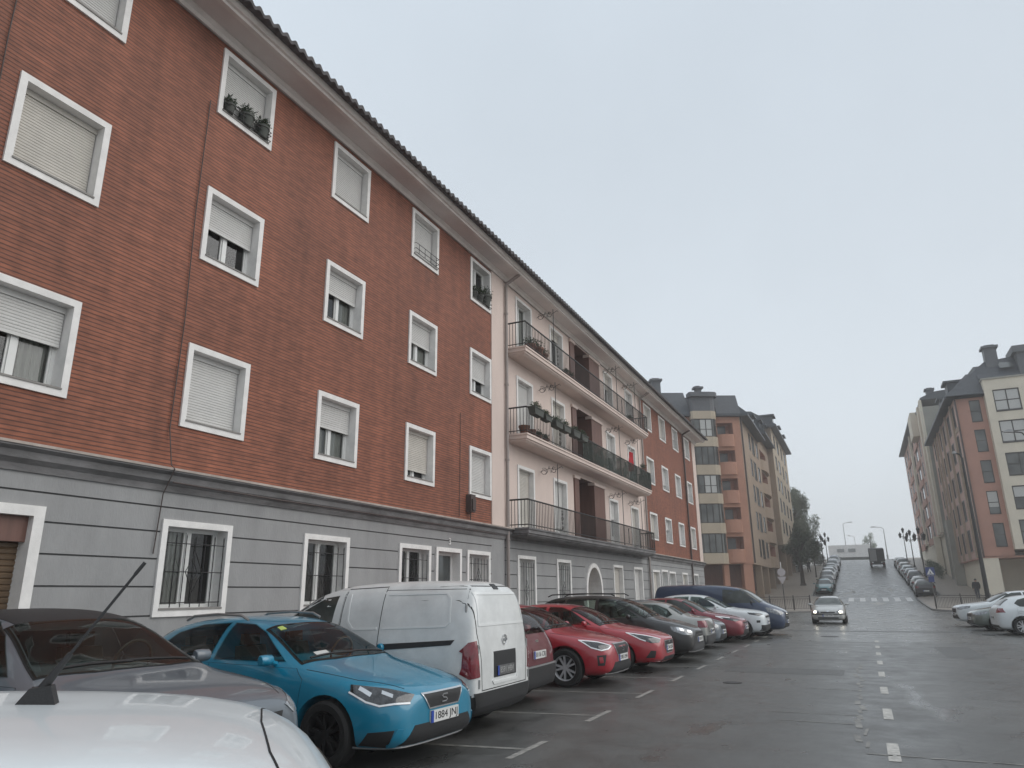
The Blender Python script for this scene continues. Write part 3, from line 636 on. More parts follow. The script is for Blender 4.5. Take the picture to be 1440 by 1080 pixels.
def balcony(i):
    z = SL[i]; xa, xb, d = 20.0, 35.1, .68; yf = D - d
    m = MB()
    # moulded slab: floor, fascia with two lines, sloped underside
    pr = [(0, 0), (0, -.05), (.03, -.06), (.03, -.16), (.08, -.175), (.08, -.21), (.16, -.26)]
    ring = [(xa + o, yf + o, z + dz) for o, dz in pr]; ring2 = [(xb - o, yf + o, z + dz) for o, dz in pr]; wl = [(xa + o, D, z + dz) for o, dz in pr]; wr = [(xb - o, D, z + dz) for o, dz in pr]
    n = len(pr); m.add(wl + ring + ring2 + wr, [(k * n + j, (k + 1) * n + j, (k + 1) * n + j + 1, k * n + j + 1) for k in range(3) for j in range(n - 1)])
    m.quad(wl[0], ring[0], ring2[0], wr[0]); m.quad(wl[-1], ring[-1], ring2[-1], wr[-1])
    bal = m.build('balcony', M['cream'] if i < 2 else M['ledge'], crm, world=True)
    m = MB(); zt = z + .84
    P = [(xa + .04, D, 0), (xa + .04, yf + .04, 0), (xb - .04, yf + .04, 0), (xb - .04, D, 0)]
    for zz, r in ((zt, .026), (z + .09, .015)): m.tube([(p[0], p[1], zz) for p in P], r, 6)
    x = xa + .04
    while x < xb - .03:
        post = abs((x - xa - .04) % 2.5) < .06; m.tube([(x, yf + .04, z), (x, yf + .04, zt)], .02 if post else .0105, 5); x += .125
    for xx in (xa + .04, xb - .04):
        for k in range(1, 6): m.tube([(xx, yf + .04 + k * .11, z + .02), (xx, yf + .04 + k * .11, zt)], .0105, 5)
    for xx in (xa + 2.9, xb - 4.4, xb - 1.6):        # cast ornaments between the bars
        for s in (-1, 1):
            m.tube([(xx + s * .05 * math.sin(t * .7) + s * .01, yf + .04, z + .12 + t * .033) for t in range(20)], .009, 5)
    rl = m.build('railing', M['iron'], crm, world=True); rl.parent = bal; rl.location = (0, 0, 0)
    for xx in (22.55, 30.05, 33.0):                  # clothes line brackets: a post on the rail and a scroll back to the wall
        m = MB(); zz = z + 2.1 - (.12 if i == 0 else 0); yp = yf + .04
        m.tube([(xx, yp, z + .8), (xx, yp, zz + .18)], .013, 6); m.tube([(xx, yp, zz), (xx, yp + .3, zz + .06), (xx, D, zz - .04)], .007, 5)
        def spiral(cy, cz, r, a0, a1, k=18): return [(xx, cy + r * (1 - .6 * t / k) * math.cos(a0 + (a1 - a0) * t / k), cz + r * (1 - .6 * t / k) * math.sin(a0 + (a1 - a0) * t / k)) for t in range(k + 1)]
        m.tube(spiral(D - .14, zz - .03, .13, R(60), R(560)), .009, 5); m.tube(spiral(yp + .12, zz - .02, .10, R(120), R(-330)), .009, 5)
        m.tube([(xx, D - .2, zz - .13), (xx, D - .27, zz - .06), (xx, D - .34, zz + .14), (xx, D - .37, zz + .02), (xx, D - .40, zz - .1), (xx, D - .46, zz + .08), (xx, D - .5, zz + .12)], .009, 5)
        m.tube([(xx, yp + .02, zz + .02), (xx, yp - .16, zz + .1), (xx, yp - .2, zz + .04)], .009, 5)
        o = m.build('scroll_bracket', M['iron'], crm, smooth=60, world=True); o.parent = bal; o.location = (0, 0, 0)
    return bal
bals = [balcony(i) for i in range(3)]
gl2 = [(20.6, 1.4), (23.82, 1.38), (30.25, 1.4), (33.4, 1.45)]
AX, AR = 27.72, .98
holes = [(x + .1, x + w_ - .1, .95, GW_T - .1) for x, w_ in gl2]
# arched doorway: rectangular hole filled up to the arch line
ah = (AX - AR, AX + AR, -.1, GW_T - .02)
ground_wall(crm, 19.72, X2, holes + [ah])
for x, w_ in gl2: window(crm, x, .85, w_, GW_T - .85, .0 if x < 30 else .8, bars=x < 30)
m = MB(); zs_ = 1.75; K = 16
arc = [(AX + AR * math.cos(math.pi * k / K), zs_ + (GW_T - .02 - zs_) * math.sin(math.pi * k / K)) for k in range(K + 1)]
inn = [(AX + (AR - .16) * math.cos(math.pi * k / K), zs_ + (GW_T - .18 - zs_) * math.sin(math.pi * k / K)) for k in range(K + 1)]
arc = [(AX + AR, 0)] + arc + [(AX - AR, 0)]; inn = [(AX + AR - .16, 0)] + inn + [(AX - AR + .16, 0)]
for k in range(len(arc) - 1):
    a, c, d, e = arc[k], arc[k + 1], inn[k + 1], inn[k]; P = lambda q, y: (q[0], y, q[1])
    m.quad(P(a, D - .05), P(c, D - .05), P(d, D - .05), P(e, D - .05)); m.quad(P(a, D - .05), P(c, D - .05), P(c, D + .03), P(a, D + .03)); m.quad(P(e, D - .05), P(d, D - .05), P(d, D + 1.2), P(e, D + 1.2))
ad = m.build('arched_doorway', M['white'], crm, world=True)
m = MB()
top = [q for q in arc[1:-1]]
for k in range(len(top) - 1):
    m.quad((top[k][0], D - .004, top[k][1]), (top[k + 1][0], D - .004, top[k + 1][1]), (top[k + 1][0], D - .004, GW_T - .02), (top[k][0], D - .004, GW_T - .02))
o = m.build('spandrel', M['grey'], crm, world=True); o.parent = ad; o.location = (0, 0, 0)
m = MB(); m.box(AX - AR, AX + AR, D + 1.2, D + 1.25, 0, GW_T); o = m.build('porch_wall', M['palewall'], crm, world=True); o.parent = ad; o.location = (0, 0, 0)
m = MB(); m.box(AX - .5, AX + .3, D + 1.12, D + 1.19, 0, 2.1); o = m.build('door_leaf', M['wood'], crm, world=True); o.parent = ad; o.location = (0, 0, 0)
ledge(crm, 19.902, X2); eaves(crm, 19.752, 36.0); shell(crm, 19.71, X2, M['cream'])
pipe(crm, 36.0, 0, Z_E + .14)

# ------------------------------------------------------------------ second red brick house (far)
X3 = 50.3
red2 = thing('apartment_house', 'far red brick house of the terrace beyond the balconies, ending in a cream corner strip', 'building', (43, D, 0))
cols2 = [36.95, 40.2, 43.5, 46.9]; W2 = 1.5
holes = [hole(x, z, W2, WH) for x in cols2 for z in ROW]
m = MB(); wall_holes(m, X2, 49.3, Z_C1, Z_E, D, holes); m.build('brick_wall', M['brick'], red2, world=True)
for i, x in enumerate(cols2):
    for r, z in enumerate(ROW): window(red2, x, z, W2, WH, [1, .5, .9, .7, .4, 1][(i * 2 + r) % 6])
g2 = [(36.75, 1.45), (40.3, 1.5), (43.5, 1.5), (46.7, 1.5)]
holes = [(x + .1, x + w_ - .1, .95, GW_T - .15) for x, w_ in g2] + [(38.66, 39.87, -.1, GW_T - .1)]
ground_wall(red2, X2, X3, holes)
for i, (x, w_) in enumerate(g2): window(red2, x, .85, w_, GW_T - .9, [.9, 0, .3, 0][i])
street_door(red2, 38.56, 39.97)
m = MB(); m.box(49.3, X3, D - .03, D + .3, Z_C1, Z_E); m.build('corner_strip', M['cream'], red2, world=True)
ledge(red2, X2, X3 + .1); eaves(red2, 36.002, X3 + .4); shell(red2, X2 + .01, X3, M['brick'])
pipe(red2, 46.2, 0, Z_E + .14, m_='pipe_d')

# ------------------------------------------------------------------ buildings up the hill
class Face:
    """a vertical wall plane: t along it, z up, d outwards"""
    def __init__(s, root, O, u):
        s.root = root; s.O = Vector(O); s.u = Vector(u).normalized(); s.n = Vector((s.u.y, -s.u.x, 0))
    def P(s, t, z, d=0): p = s.O + s.u * t + s.n * d; return (p.x, p.y, z)
    def wall(s, name, m_, t0, t1, z0, z1, holes=(), d=0):
        b = MB(); wall_holes(b, t0, t1, z0, z1, 0, holes)
        b.v = [Vector(s.P(v.x, v.z, d)) for v in b.v]
        return b.build(name, m_, s.root, world=True)
    def block(s, b, t0, t1, z0, z1, d0, d1):
        vs = [s.P(t, z, d) for z in (z0, z1) for d in (d0, d1) for t in (t0, t1)]
        return b.add(vs, [(0, 2, 3, 1), (4, 5, 7, 6), (0, 1, 5, 4), (2, 6, 7, 3), (0, 4, 6, 2), (1, 3, 7, 5)])
    def win(s, t, z, w_, h_, d=0, nx=2, nz=1, blind=0, f=.06, dep=.14, m_='frame_d'):
        b = MB(); B = lambda *a: s.block(b, *a)
        B(t, t + f, z, z + h_, d - dep, d - dep + .08); B(t + w_ - f, t + w_, z, z + h_, d - dep, d - dep + .08); B(t + f, t + w_ - f, z, z + f, d - dep, d - dep + .08); B(t + f, t + w_ - f, z + h_ - f, z + h_, d - dep, d - dep + .08)
        for i in range(1, nx): B(t + w_ * i / nx - f / 2, t + w_ * i / nx + f / 2, z + f, z + h_ - f, d - dep, d - dep + .07)
        for i in range(1, nz): B(t + f, t + w_ - f, z + h_ * i / nz - f / 2, z + h_ * i / nz + f / 2, d - dep, d - dep + .06)
        for a in ((t, t + .001), (t + w_ - .001, t + w_)): s.block(b, *a, z, z + h_, d - dep, d - .001)
        B(t, t + w_, z - .04, z + .001, d - dep, d + .05)
        o = b.build('window', M[m_], s.root, world=True)
        g = MB(); s.block(g, t + .01, t + w_ - .01, z + .01, z + h_ - .01, d - dep - .03, d - dep + .03)
        c = g.build('pane', M['farglass'], s.root, world=True); c.parent = o; c.location = (0, 0, 0)
        if blind:
            g = MB(); s.block(g, t + f, t + w_ - f, z + h_ * (1 - blind), z + h_ - f, d - dep + .031, d - dep + .045)
            c = g.build('blind', M['blind'], s.root, world=True); c.parent = o; c.location = (0, 0, 0)
        return o
    def recess(s, t0, t1, z0, z1, dep, m_, d=0, win=True):
        b = MB(); P = s.P; e = d - dep
        for q in (((t0, z0), (t0, z1)), ((t1, z0), (t1, z1)), ((t0, z0), (t1, z0)), ((t0, z1), (t1, z1))): b.quad(P(*q[0], d), P(*q[1], d), P(*q[1], e), P(*q[0], e))
        b.quad(P(t0, z0, e), P(t1, z0, e), P(t1, z1, e), P(t0, z1, e))
        o = b.build('loggia', m_, s.root, world=True)
        if win:
            g = MB(); s.block(g, t0 + (t1 - t0) * .25, t1 - (t1 - t0) * .15, z0 + .02, z1 - .1, e - .02, e + .04); c = g.build('pane', M['farglass'], s.root, world=True); c.parent = o; c.location = (0, 0, 0)
        return o

b3 = thing('apartment_block', 'orange and tan apartment block with glazed bays and slate mansard roof beyond the red terrace', 'building', (74, 9.2, zg(74)))
A = Face(b3, (74, 9.2, 0), (-.447, .894, 0)); A.n = Vector((-.894, -.447, 0))
B = Face(b3, (74, 9.2, 0), (1, 0, 0))
tops = [18.25, 15.45, 12.65, 9.83, 7.02]
ho = [(.75, 2.35, t - 1.45, t - .25) for t in tops] + [(5.6, 6.3, t - 1.7, t - .3) for t in tops]
A.wall('orange_wall', M['orange'], 0, 2.45, 4.2, 18.7, ho); A.wall('side_wall', M['orange2'], 2.45, 16, 4.2, 18.7, ho)
for i, t in enumerate(tops):
    A.recess(.75, 2.35, t - 1.45, t - .25, 1.2, M['orange2']); A.win(5.6, t - 1.7, .7, 1.4)
    # parapet swelling out below the opening
    b = MB(); z1 = t - 1.45; z0 = z1 - 1.25; K = 8
    prf = [(.7 + 1.72 * k / K, .30 * math.sin(math.pi * min(1, .12 + k / K * .95)) ** .5 if 0 < k < K else 0) for k in range(K + 1)]
    vs = [A.P(t_, z0, d_) for t_, d_ in prf] + [A.P(t_, z1, d_) for t_, d_ in prf]
    b.add(vs, [(k, k + 1, k + K + 2, k + K + 1) for k in range(K)] + [list(range(K + 1, 2 * K + 2)), list(range(K + 1))[::-1]])
    b.build('parapet', M['orange'], b3, world=True)
bayo = [(2.47, .0), (2.5, .35), (2.75, .68), (3.1, .8), (4.9, .8), (5.05, .6), (5.05, 0)]
def bay(z0, z1, grow, name, m_):
    b = MB(); o = [(t + grow * (-1 if t < 3 else 1) * .5, d + (grow if d > 0 else 0)) for t, d in bayo]; n = len(o)
    b.add([A.P(t, z0, d) for t, d in o] + [A.P(t, z1, d) for t, d in o], [(k, k + 1, k + 1 + n, k + n) for k in range(n - 1)] + [list(range(n))[::-1], list(range(n, 2 * n))])
    return b.build(name, m_, b3, world=True)
for i, t in enumerate(tops):
    bay(t - 2.8, t - 1.83, .04, 'bay_band', M['beige'])
    o = bay(t - 1.83, t, -.04, 'bay_window', M['farglass'])
    b = MB()
    for tt in (2.8, 3.1, 3.7, 4.3, 4.88): A.block(b, tt - .035, tt + .035, t - 1.83, t, .6 if tt > 3 else .55, .80 if tt > 3 else .70)
    if i in (0, 2): A.block(b, 3.135, 4.845, t - 1.1, t - 1.04, .7, .79)
    A.block(b, 3.135, 4.845, t - .07, t - .001, .7, .785); A.block(b, 3.135, 4.845, t - 1.829, t - 1.75, .7, .785)
    c = b.build('mullions', M['frame_d'], b3, world=True); c.parent = o; c.location = (0, 0, 0)
    if i in (0, 2):
        b = MB(); A.block(b, 3.14, 3.66, t - 1.74, t - .1, .762, .772); A.block(b, 3.74, 4.26, t - 1.74, t - .1, .762, .772); c = b.build('blind', M['blind'], b3, world=True); c.parent = o; c.location = (0, 0, 0)
bay(18.25, 19.05, .04, 'bay_band', M['beige']); bay(19.05, 20.5, -.02, 'turret', M['slate2']); bay(20.5, 20.95, .35, 'turret_cap', M['slate2'])
def chimney(F, t0, t1, z0, z1, d0, d1):
    b = MB(); F.block(b, t0, t1, z0, z1, d0, d1); c = b.build('chimney', M['slate2'], F.root, world=True)
    b = MB(); F.block(b, t0 - .18, t1 + .18, z1 + .001, z1 + .2, d0 - .18, d1 + .18); F.block(b, t0 + .1, t1 - .1, z1 + .2, z1 + .34, d0 + .1, d1 - .1); o = b.build('chimney_cap', M['slate2'], F.root, world=True); o.parent = c; o.location = (0, 0, 0)
chimney(A, 3.7, 4.3, 20.95, 21.5, -.2, .3); chimney(A, 7.6, 8.5, 19, 22.6, -1.5, -.6)
def mansard(F, t0, t1, ze, zr, name='roof', over=.5, set_=1.1, thick=.25, back=7, d=0, hip0=0., hip1=0.):
    b = MB(); P = F.P
    b.add([P(t0, ze, d + over), P(t1, ze, d + over), P(t1, ze + thick, d + over), P(t0, ze + thick, d + over), P(t1 - hip1, zr, d - set_), P(t0 + hip0, zr, d - set_), P(t1 - hip1, zr + .4, d - back), P(t0 + hip0, zr + .4, d - back), P(t0, ze, d - back), P(t1, ze, d - back)],
          [(0, 1, 2, 3), (3, 2, 4, 5), (5, 4, 6, 7), (0, 8, 9, 1), (0, 3, 5, 7, 8), (1, 9, 6, 4, 2)])
    return b.build(name, M['slate'], F.root, world=True)
mansard(A, .0, 2.42, 18.62, 21.0, set_=.5); mansard(A, 5.06, 16, 18.62, 21.6, set_=1.6)
# street face, two blocks stepping up the slope
ho = []
for t in tops: ho += [(5.9, 7.1, t - 1.9, t - .1), (8.3, 10.3, t - 2.0, t), (12.0, 13.6, t - 1.8, t - .1), (15.5, 21.5, t - 1.5, t - .2)]
B.wall('tan_wall', M['ochre'], 0, 25, 4.2, 18.7, ho)
for t in tops:
    B.win(5.9, t - 1.9, 1.2, 1.8, nx=1, dep=.05); B.win(8.3, t - 2.0, 2.0, 2.0, dep=.05); B.win(12.0, t - 1.8, 1.6, 1.7, nx=1, dep=.05); B.recess(15.5, 21.5, t - 1.5, t - .2, 1.4, M['orange2'])
    b = MB(); z1 = t - 1.5; z0 = z1 - 1.25; K = 10; prf = [(15.2 + 6.6 * k / K, (.45) * math.sin(math.pi * k / K) ** .6 if 0 < k < K else 0) for k in range(K + 1)]
    b.add([B.P(t_, z0, d_) for t_, d_ in prf] + [B.P(t_, z1, d_) for t_, d_ in prf], [(k, k + 1, k + K + 2, k + K + 1) for k in range(K)] + [list(range(K + 1, 2 * K + 2)), list(range(K + 1))[::-1]])
    b.build('parapet', M['ochre'], b3, world=True)
mansard(B, -.4, 14.5, 18.62, 21.1, set_=1.3, over=.9, hip0=.8)
B2 = Face(b3, (99, 8.5, 0), (1, 0, 0)); t2 = [22.0, 19.2, 16.4, 13.6, 10.8]; WB2 = [(2.5, 1.6), (6.5, 2.2), (12, 1.6), (16.5, 2.2)]
ho = []
for t in t2: ho += [(a, a + w_, t - 1.9, t - .1) for a, w_ in WB2]
B2.wall('tan_wall', M['beige'], 0, 22, 7.2, 22.6, ho)
b = MB(); B2.block(b, 0, 22, 7.2, 7.3, -10, -.001); b.quad((99, 8.5, 7.2), (99, 20, 7.2), (99, 20, 22.6), (99, 8.5, 22.6)); b.quad((121, 8.5, 6), (121, 20, 6), (121, 20, 22.6), (121, 8.5, 22.6)); b.build('end_wall', M['ochre'], b3, world=True)
for t in t2:
    for tt, w_ in WB2: B2.win(tt, t - 1.9, w_, 1.8, nx=1, dep=.05)
mansard(B2, -.5, 22.5, 22.5, 24.8, set_=2.2, over=.8)
mansard(B, 14.6, 24.9, 19.6, 22.6, set_=1.3, over=1.0)
b = MB(); B.block(b, 14.6, 24.9, 18.7, 19.6, -6, -.01); b.build('attic_wall', M['ochre'], b3, world=True)
for k, (tt, z) in enumerate(((10, 19.2), (17.5, 20.2), (22.5, 20.6), (28, 23), (36, 23), (43, 23))):     # dormers
    b = MB(); F_ = B if tt < 25 else B2; q = tt if tt < 25 else tt - 25
    F_.block(b, q, q + 2, z, z + 1.7, -3, .1); F_.block(b, q - .25, q + 2.25, z + 1.7, z + 1.9, -3, .4); o = b.build('dormer', M['slate'], b3, world=True)
    b = MB(); F_.block(b, q + .4, q + 1.6, z + .4, z + 1.5, .101, .12); c = b.build('pane', M['farglass'], b3, world=True); c.parent = o; c.location = (0, 0, 0)
# ground floor set back behind pillars
b = MB(); P = A.P
b.quad(P(-.0, 4.2), P(16, 4.2), P(16, 4.2, -6), P(0, 4.2, -6)); B.block(b, 0, 25, 4.2, 4.21, -8, -.01); b.build('overhang', M['ochre'], b3, world=True)
b = MB(); A.block(b, .5, 16, .2, 4.19, -2.2, -2); B.block(b, 1.5, 47, .4, 7.1, -2.2, -2); b.build('recessed_wall', M['wood'], b3, world=True)
def part_blocks(F, name, m_, rows):
    for r in rows: b = MB(); F.block(b, *r); b.build(name, M[m_], F.root, world=True)
part_blocks(A, 'pillar', 'orange', [(.12, 1.0, .3, 4.19, -.9, -.05), (2.4, 2.9, .2, 4.19, -.6, -.05)])
part_blocks(B, 'pillar', 'ochre', [(tt, tt + .6, .4, 4.19, -.7, -.05) for tt in (6, 12, 18, 24)] + [(tt, tt + .6, 2, 7.19, -.3, .4) for tt in (30, 37, 44)])
part_blocks(A, 'shop_window', 'blind', [(5.0, 5.7, 2.6, 3.9, -1.99, -1.9), (5.85, 6.5, 2.6, 3.9, -1.99, -1.9)])
b = MB(); b.tube([B.P(.12, 4.3, .12), B.P(.12, 18.6, .12)], .08, 6); b.build('drain_pipe', M['pipe_d'], b3, world=True)
b = MB(); b.quad((121, 20, 1), (74, 20, 1), (74, 20, 19), (121, 20, 19)); b.build('back_walls', M['ochre'], b3, world=True)

# right-hand corner block
b4 = thing('apartment_block', 'salmon and ivory corner apartment block with slate roof and tall chimney on the right', 'building', (76, -10, zg(76)))
A4 = Face(b4, (76, -9.75, 0), (0, -1, 0)); A4.n = Vector((-1, 0, 0)); S4 = Face(b4, (76, -9.75, 0), (1, 0, 0)); S4.n = Vector((0, 1, 0))
tt4 = [18.3, 15.55, 12.75, 10.0, 7.2]
A4.wall('salmon_wall', M['orange2'], 0, 2.4, 4.35, 18.6, [(1.15, 2.0, t - 2, t) for t in tt4])
for i, t in enumerate(tt4): A4.win(1.15, t - 2, .85, 2.0, nx=1, nz=2, blind=[.0, 0, 0, .7, 0][i])
tc4 = [18.9, 16.05, 13.15, 10.25, 7.35]; cw = [(3.0, 2.0), (5.6, 2.0), (8.6, 2.0)]
A4.wall('ivory_wall', M['palewall'], 2.38, 14, 4.9, 19.9, [(a, a + w_, t - 2, t) for t in tc4 for a, w_ in cw], d=.8)
b = MB(); A4.block(b, 2.38, 14, 4.9, 19.9, -6, .5); b.v = b.v; b.build('block_core', M['palewall'], b4, world=True)
b = MB(); P = A4.P; b.quad(P(2.38, 4.9, .8), P(2.38, 19.9, .8), P(2.38, 19.9, .5), P(2.38, 4.9, .5)); b.quad(P(2.38, 4.9, .8), P(14, 4.9, .8), P(14, 4.9, .5), P(2.38, 4.9, .5)); b.build('return_wall', M['palewall'], b4, world=True)
for i, t in enumerate(tc4):
    for j, (a, w_) in enumerate(cw): A4.win(a, t - 2, w_, 2.0, d=.8, nx=2, nz=2, blind=[.92, .92, 0, .5, 0][i] if j == 0 else .4, f=.09)
b = MB(); A4.block(b, 2.3, 14.1, 19.9, 20.05, -6, .9); b.build('coping', M['greywall'], b4, world=True)
mansard(A4, -.6, 2.36, 18.55, 21.3, over=.6, set_=2.0, hip0=2.2); mansard(A4, 2.3, 14, 20.06, 21.9, over=-.2, set_=1.8)
chimney(A4, 3.3, 4.3, 20, 23.4, -2.2, -1.2); chimney(S4, 16, 17, 19, 23, -4, -3)
b = MB(); A4.block(b, 5.6, 9, 20.06, 22.4, -3, -.3); A4.block(b, 5.3, 9.3, 22.4, 23.0, -3.2, -.0); b.build('dormer', M['slate2'], b4, world=True)
b = MB(); b.quad(A4.P(4.2, 21.2, -.55), A4.P(5.3, 21.2, -.55), A4.P(5.3, 22.0, -1.45), A4.P(4.2, 22.0, -1.45)); b.build('skylight', M['farglass'], b4, world=True)
hs = [(a, a + w_, t - 2.1, t - .15) for t in tt4 for a, w_ in ((1.0, 1.2), (3.2, 1.0), (5.2, 1.7), (8.4, 1.1), (10.2, 1.2), (13.0, 2), (16.6, 1.6), (20, 2))]
S4.wall('pink_wall', M['pink'], 0, 24, 4.4, 18.6, hs)
for a, c, z0, z1 in hs: S4.win(a, z0, c - a, z1 - z0, nx=1 if c - a < 1 else 2, dep=.05)
part_blocks(S4, 'pilaster', 'ochre', [(a, a + .5, 4.4, 18.5, .001, .18) for a in (2.4, 7.4, 12.0, 15.8, 19.0)])
part_blocks(S4, 'band', 'ochre', [(.2, 2.3, t + .1, t + .45, .002, .06) for t in tt4[1:]])
mansard(S4, -.6, 24.5, 18.55, 22.2, over=.8, set_=3.2, hip0=2.2, hip1=2)
for tt in (5, 12): 
    b = MB(); S4.block(b, tt, tt + 1.8, 19.6, 21.4, -3, -.3); S4.block(b, tt - .2, tt + 2, 21.4, 21.6, -3, 0); b.build('dormer', M['slate'], b4, world=True)
b = MB(); S4.block(b, -.0, 24, 4.3, 4.4, -8, -.002); A4.block(b, 0, 14, 4.25, 4.35, -6, -.002); b.build('overhang', M['orange2'], b4, world=True)
part_blocks(A4, 'pillar', 'palewall', [(.0, 1.15, .3, 4.25, -.9, -.05), (7, 8.2, .3, 4.25, -.9, -.05), (12, 13, .3, 4.25, -.9, -.05)])
b = MB(); S4.block(b, 1.6, 24, .4, 4.29, -.5, -.3); A4.block(b, 1.2, 14, .3, 4.24, -5, -4.8); b.build('ground_floor_wall', M['palewall'], b4, world=True)
b = MB(); S4.block(b, 17, 19, 1.5, 9, -.29, .6); b.build('buttress', M['greywall'], b4, world=True)
b = MB(); b.quad((100, -9.75, 4), (100, -25, 4), (100, -25, 18.6), (100, -9.75, 18.6)); b.quad((76.5, -24, 1), (100, -24, 1), (100, -24, 20), (76.5, -24, 20)); b.build('back_walls', M['greywall'], b4, world=True)
b = MB(); b.tube([A4.P(.06, 4.3, .1), A4.P(.06, 18.5, .1)], .08, 6); b.build('drain_pipe', M['pipe_d'], b4, world=True)

b5 = thing('apartment_block', 'tall pink and white apartment block farther up the hill behind the salmon corner block', 'building', (101, -10, zg(101)))
S5 = Face(b5, (101, -9.5, 0), (1, 0, 0)); S5.n = Vector((0, 1, 0)); A5 = Face(b5, (101, -9.5, 0), (0, -1, 0)); A5.n = Vector((-1, 0, 0))
t5 = [23.9, 21.2, 18.5, 15.8, 13.1, 10.4]
hs = [(a, a + w_, t - 1.9, t - .1) for t in t5 for a, w_ in ((1.8, 1.4), (6, 2), (11, 1.6), (16, 3), (22, 1.8), (27, 2.4), (33, 2), (39, 2.4))]
S5.wall('pink_wall', M['pink'], 0, 44, 8.2, 24.5, hs); A5.wall('end_wall', M['greywall'], 0, 14, 1.8, 23.6)
for a, c, z0, z1 in hs: S5.win(a, z0, c - a, z1 - z0, nx=1, dep=.05)
for t in t5: part_blocks(S5, 'parapet', 'orange2', [(14.1, 21, t - 2.8, t - 1.95, .002, .14), (30, 37, t - 2.8, t - 1.95, .002, .14)])
part_blocks(S5, 'white_strip', 'palewall', [(a, a + 1.2, 8.2, 24.5, .002, .3) for a in (.0, 4, 24)] + [(9, 14, 21.6, 24.9, -4, .8)])
mansard(S5, 14.05, 44.5, 24.5, 27.2, over=.8, set_=2.5); mansard(S5, 0, 8.9, 24.51, 25.4, over=.1, set_=1.5)
b = MB(); S5.block(b, 1, 44, 2, 8.2, -.5, -.3); S5.block(b, 8, 9.2, 2, 8.2, -.2, .5); S5.block(b, 0, 44, 8.1, 8.2, -8, -.002); b.build('ground_floor_wall', M['palewall'], b5, world=True)
chimney(S5, 4, 5, 24.8, 26.6, -1.9, -1.1)
b = MB(); b.quad((145, -9.5, 5), (145, -24, 5), (145, -24, 25), (145, -9.5, 25)); b.quad((101, -24, 5), (145, -24, 5), (145, -24, 25), (101, -24, 25)); b.build('back_walls', M['greywall'], b5, world=True)

# white building closing the view at the top of the hill
bt = thing('low_building', 'low white building closing the view at the top of the hill', 'building', (178, 2, zg(178)))
b = MB(); b.box(175, 185, -2.3, 5.9, 8.5, 11.1); b.build('wall', M['white'], bt, world=True)
b = MB(); b.box(174.8, 185.2, -2.5, 6.1, 6.5, 8.5); b.build('base_wall', M['planter'], bt, world=True)
for y in (.6, 2.8): b = MB(); b.box(174.9, 174.99, y, y + 1.4, 9.6, 10.3); b.build('sign_board', M['steel'], bt, world=True)

# ------------------------------------------------------------------ vehicles
def Tb(rows): return [list(r) for r in rows]
# stations back from the nose: s, underside, half width, shoulder z, belt half width, belt z, top edge half width, top edge z, centre z
HATCH = Tb([(0, .30, .52, .50, .47, .60, .36, .67, .69), (.05, .22, .68, .52, .63, .64, .48, .72, .745), (.22, .19, .81, .60, .75, .72, .58, .79, .82), (.55, .18, .885, .68, .82, .80, .64, .865, .895),
  (1.0, .18, .905, .75, .85, .88, .68, .935, .97), (1.28, .18, .908, .79, .86, .925, .70, .975, 1.015), (1.62, .18, .908, .81, .865, .945, .665, 1.18, 1.22), (2.02, .18, .908, .83, .865, .955, .61, 1.375, 1.42),
  (2.6, .18, .908, .85, .862, .965, .59, 1.43, 1.475), (3.2, .18, .908, .87, .857, .985, .575, 1.41, 1.45), (3.72, .19, .90, .88, .845, 1.0, .56, 1.34, 1.38), (3.98, .20, .885, .87, .82, .99, .57, 1.18, 1.21),
  (4.12, .22, .86, .84, .79, .95, .60, 1.03, 1.05), (4.21, .25, .82, .80, .74, .88, .55, .95, .97), (4.26, .32, .68, .70, .62, .76, .45, .80, .82)])
SEDAN = Tb([(0, .30, .52, .46, .47, .56, .36, .62, .64), (.05, .22, .68, .50, .63, .60, .48, .67, .695), (.22, .19, .79, .58, .74, .68, .58, .74, .765), (.6, .18, .85, .66, .80, .77, .64, .83, .855),
  (1.1, .18, .86, .74, .82, .85, .68, .90, .93), (1.42, .18, .865, .77, .825, .89, .69, .94, .975), (1.78, .18, .865, .79, .83, .91, .64, 1.15, 1.19), (2.15, .18, .865, .80, .83, .92, .58, 1.33, 1.375),
  (2.7, .18, .865, .82, .828, .93, .565, 1.385, 1.43), (3.2, .18, .865, .83, .825, .945, .56, 1.36, 1.405), (3.5, .18, .865, .84, .82, .95, .57, 1.26, 1.30), (3.85, .19, .86, .85, .80, .96, .62, 1.03, 1.06),
  (4.1, .20, .85, .85, .78, .95, .66, .99, 1.015), (4.42, .23, .82, .82, .74, .92, .62, .965, .985), (4.5, .26, .78, .76, .70, .86, .56, .91, .93), (4.55, .34, .66, .66, .6, .74, .45, .79, .81)])
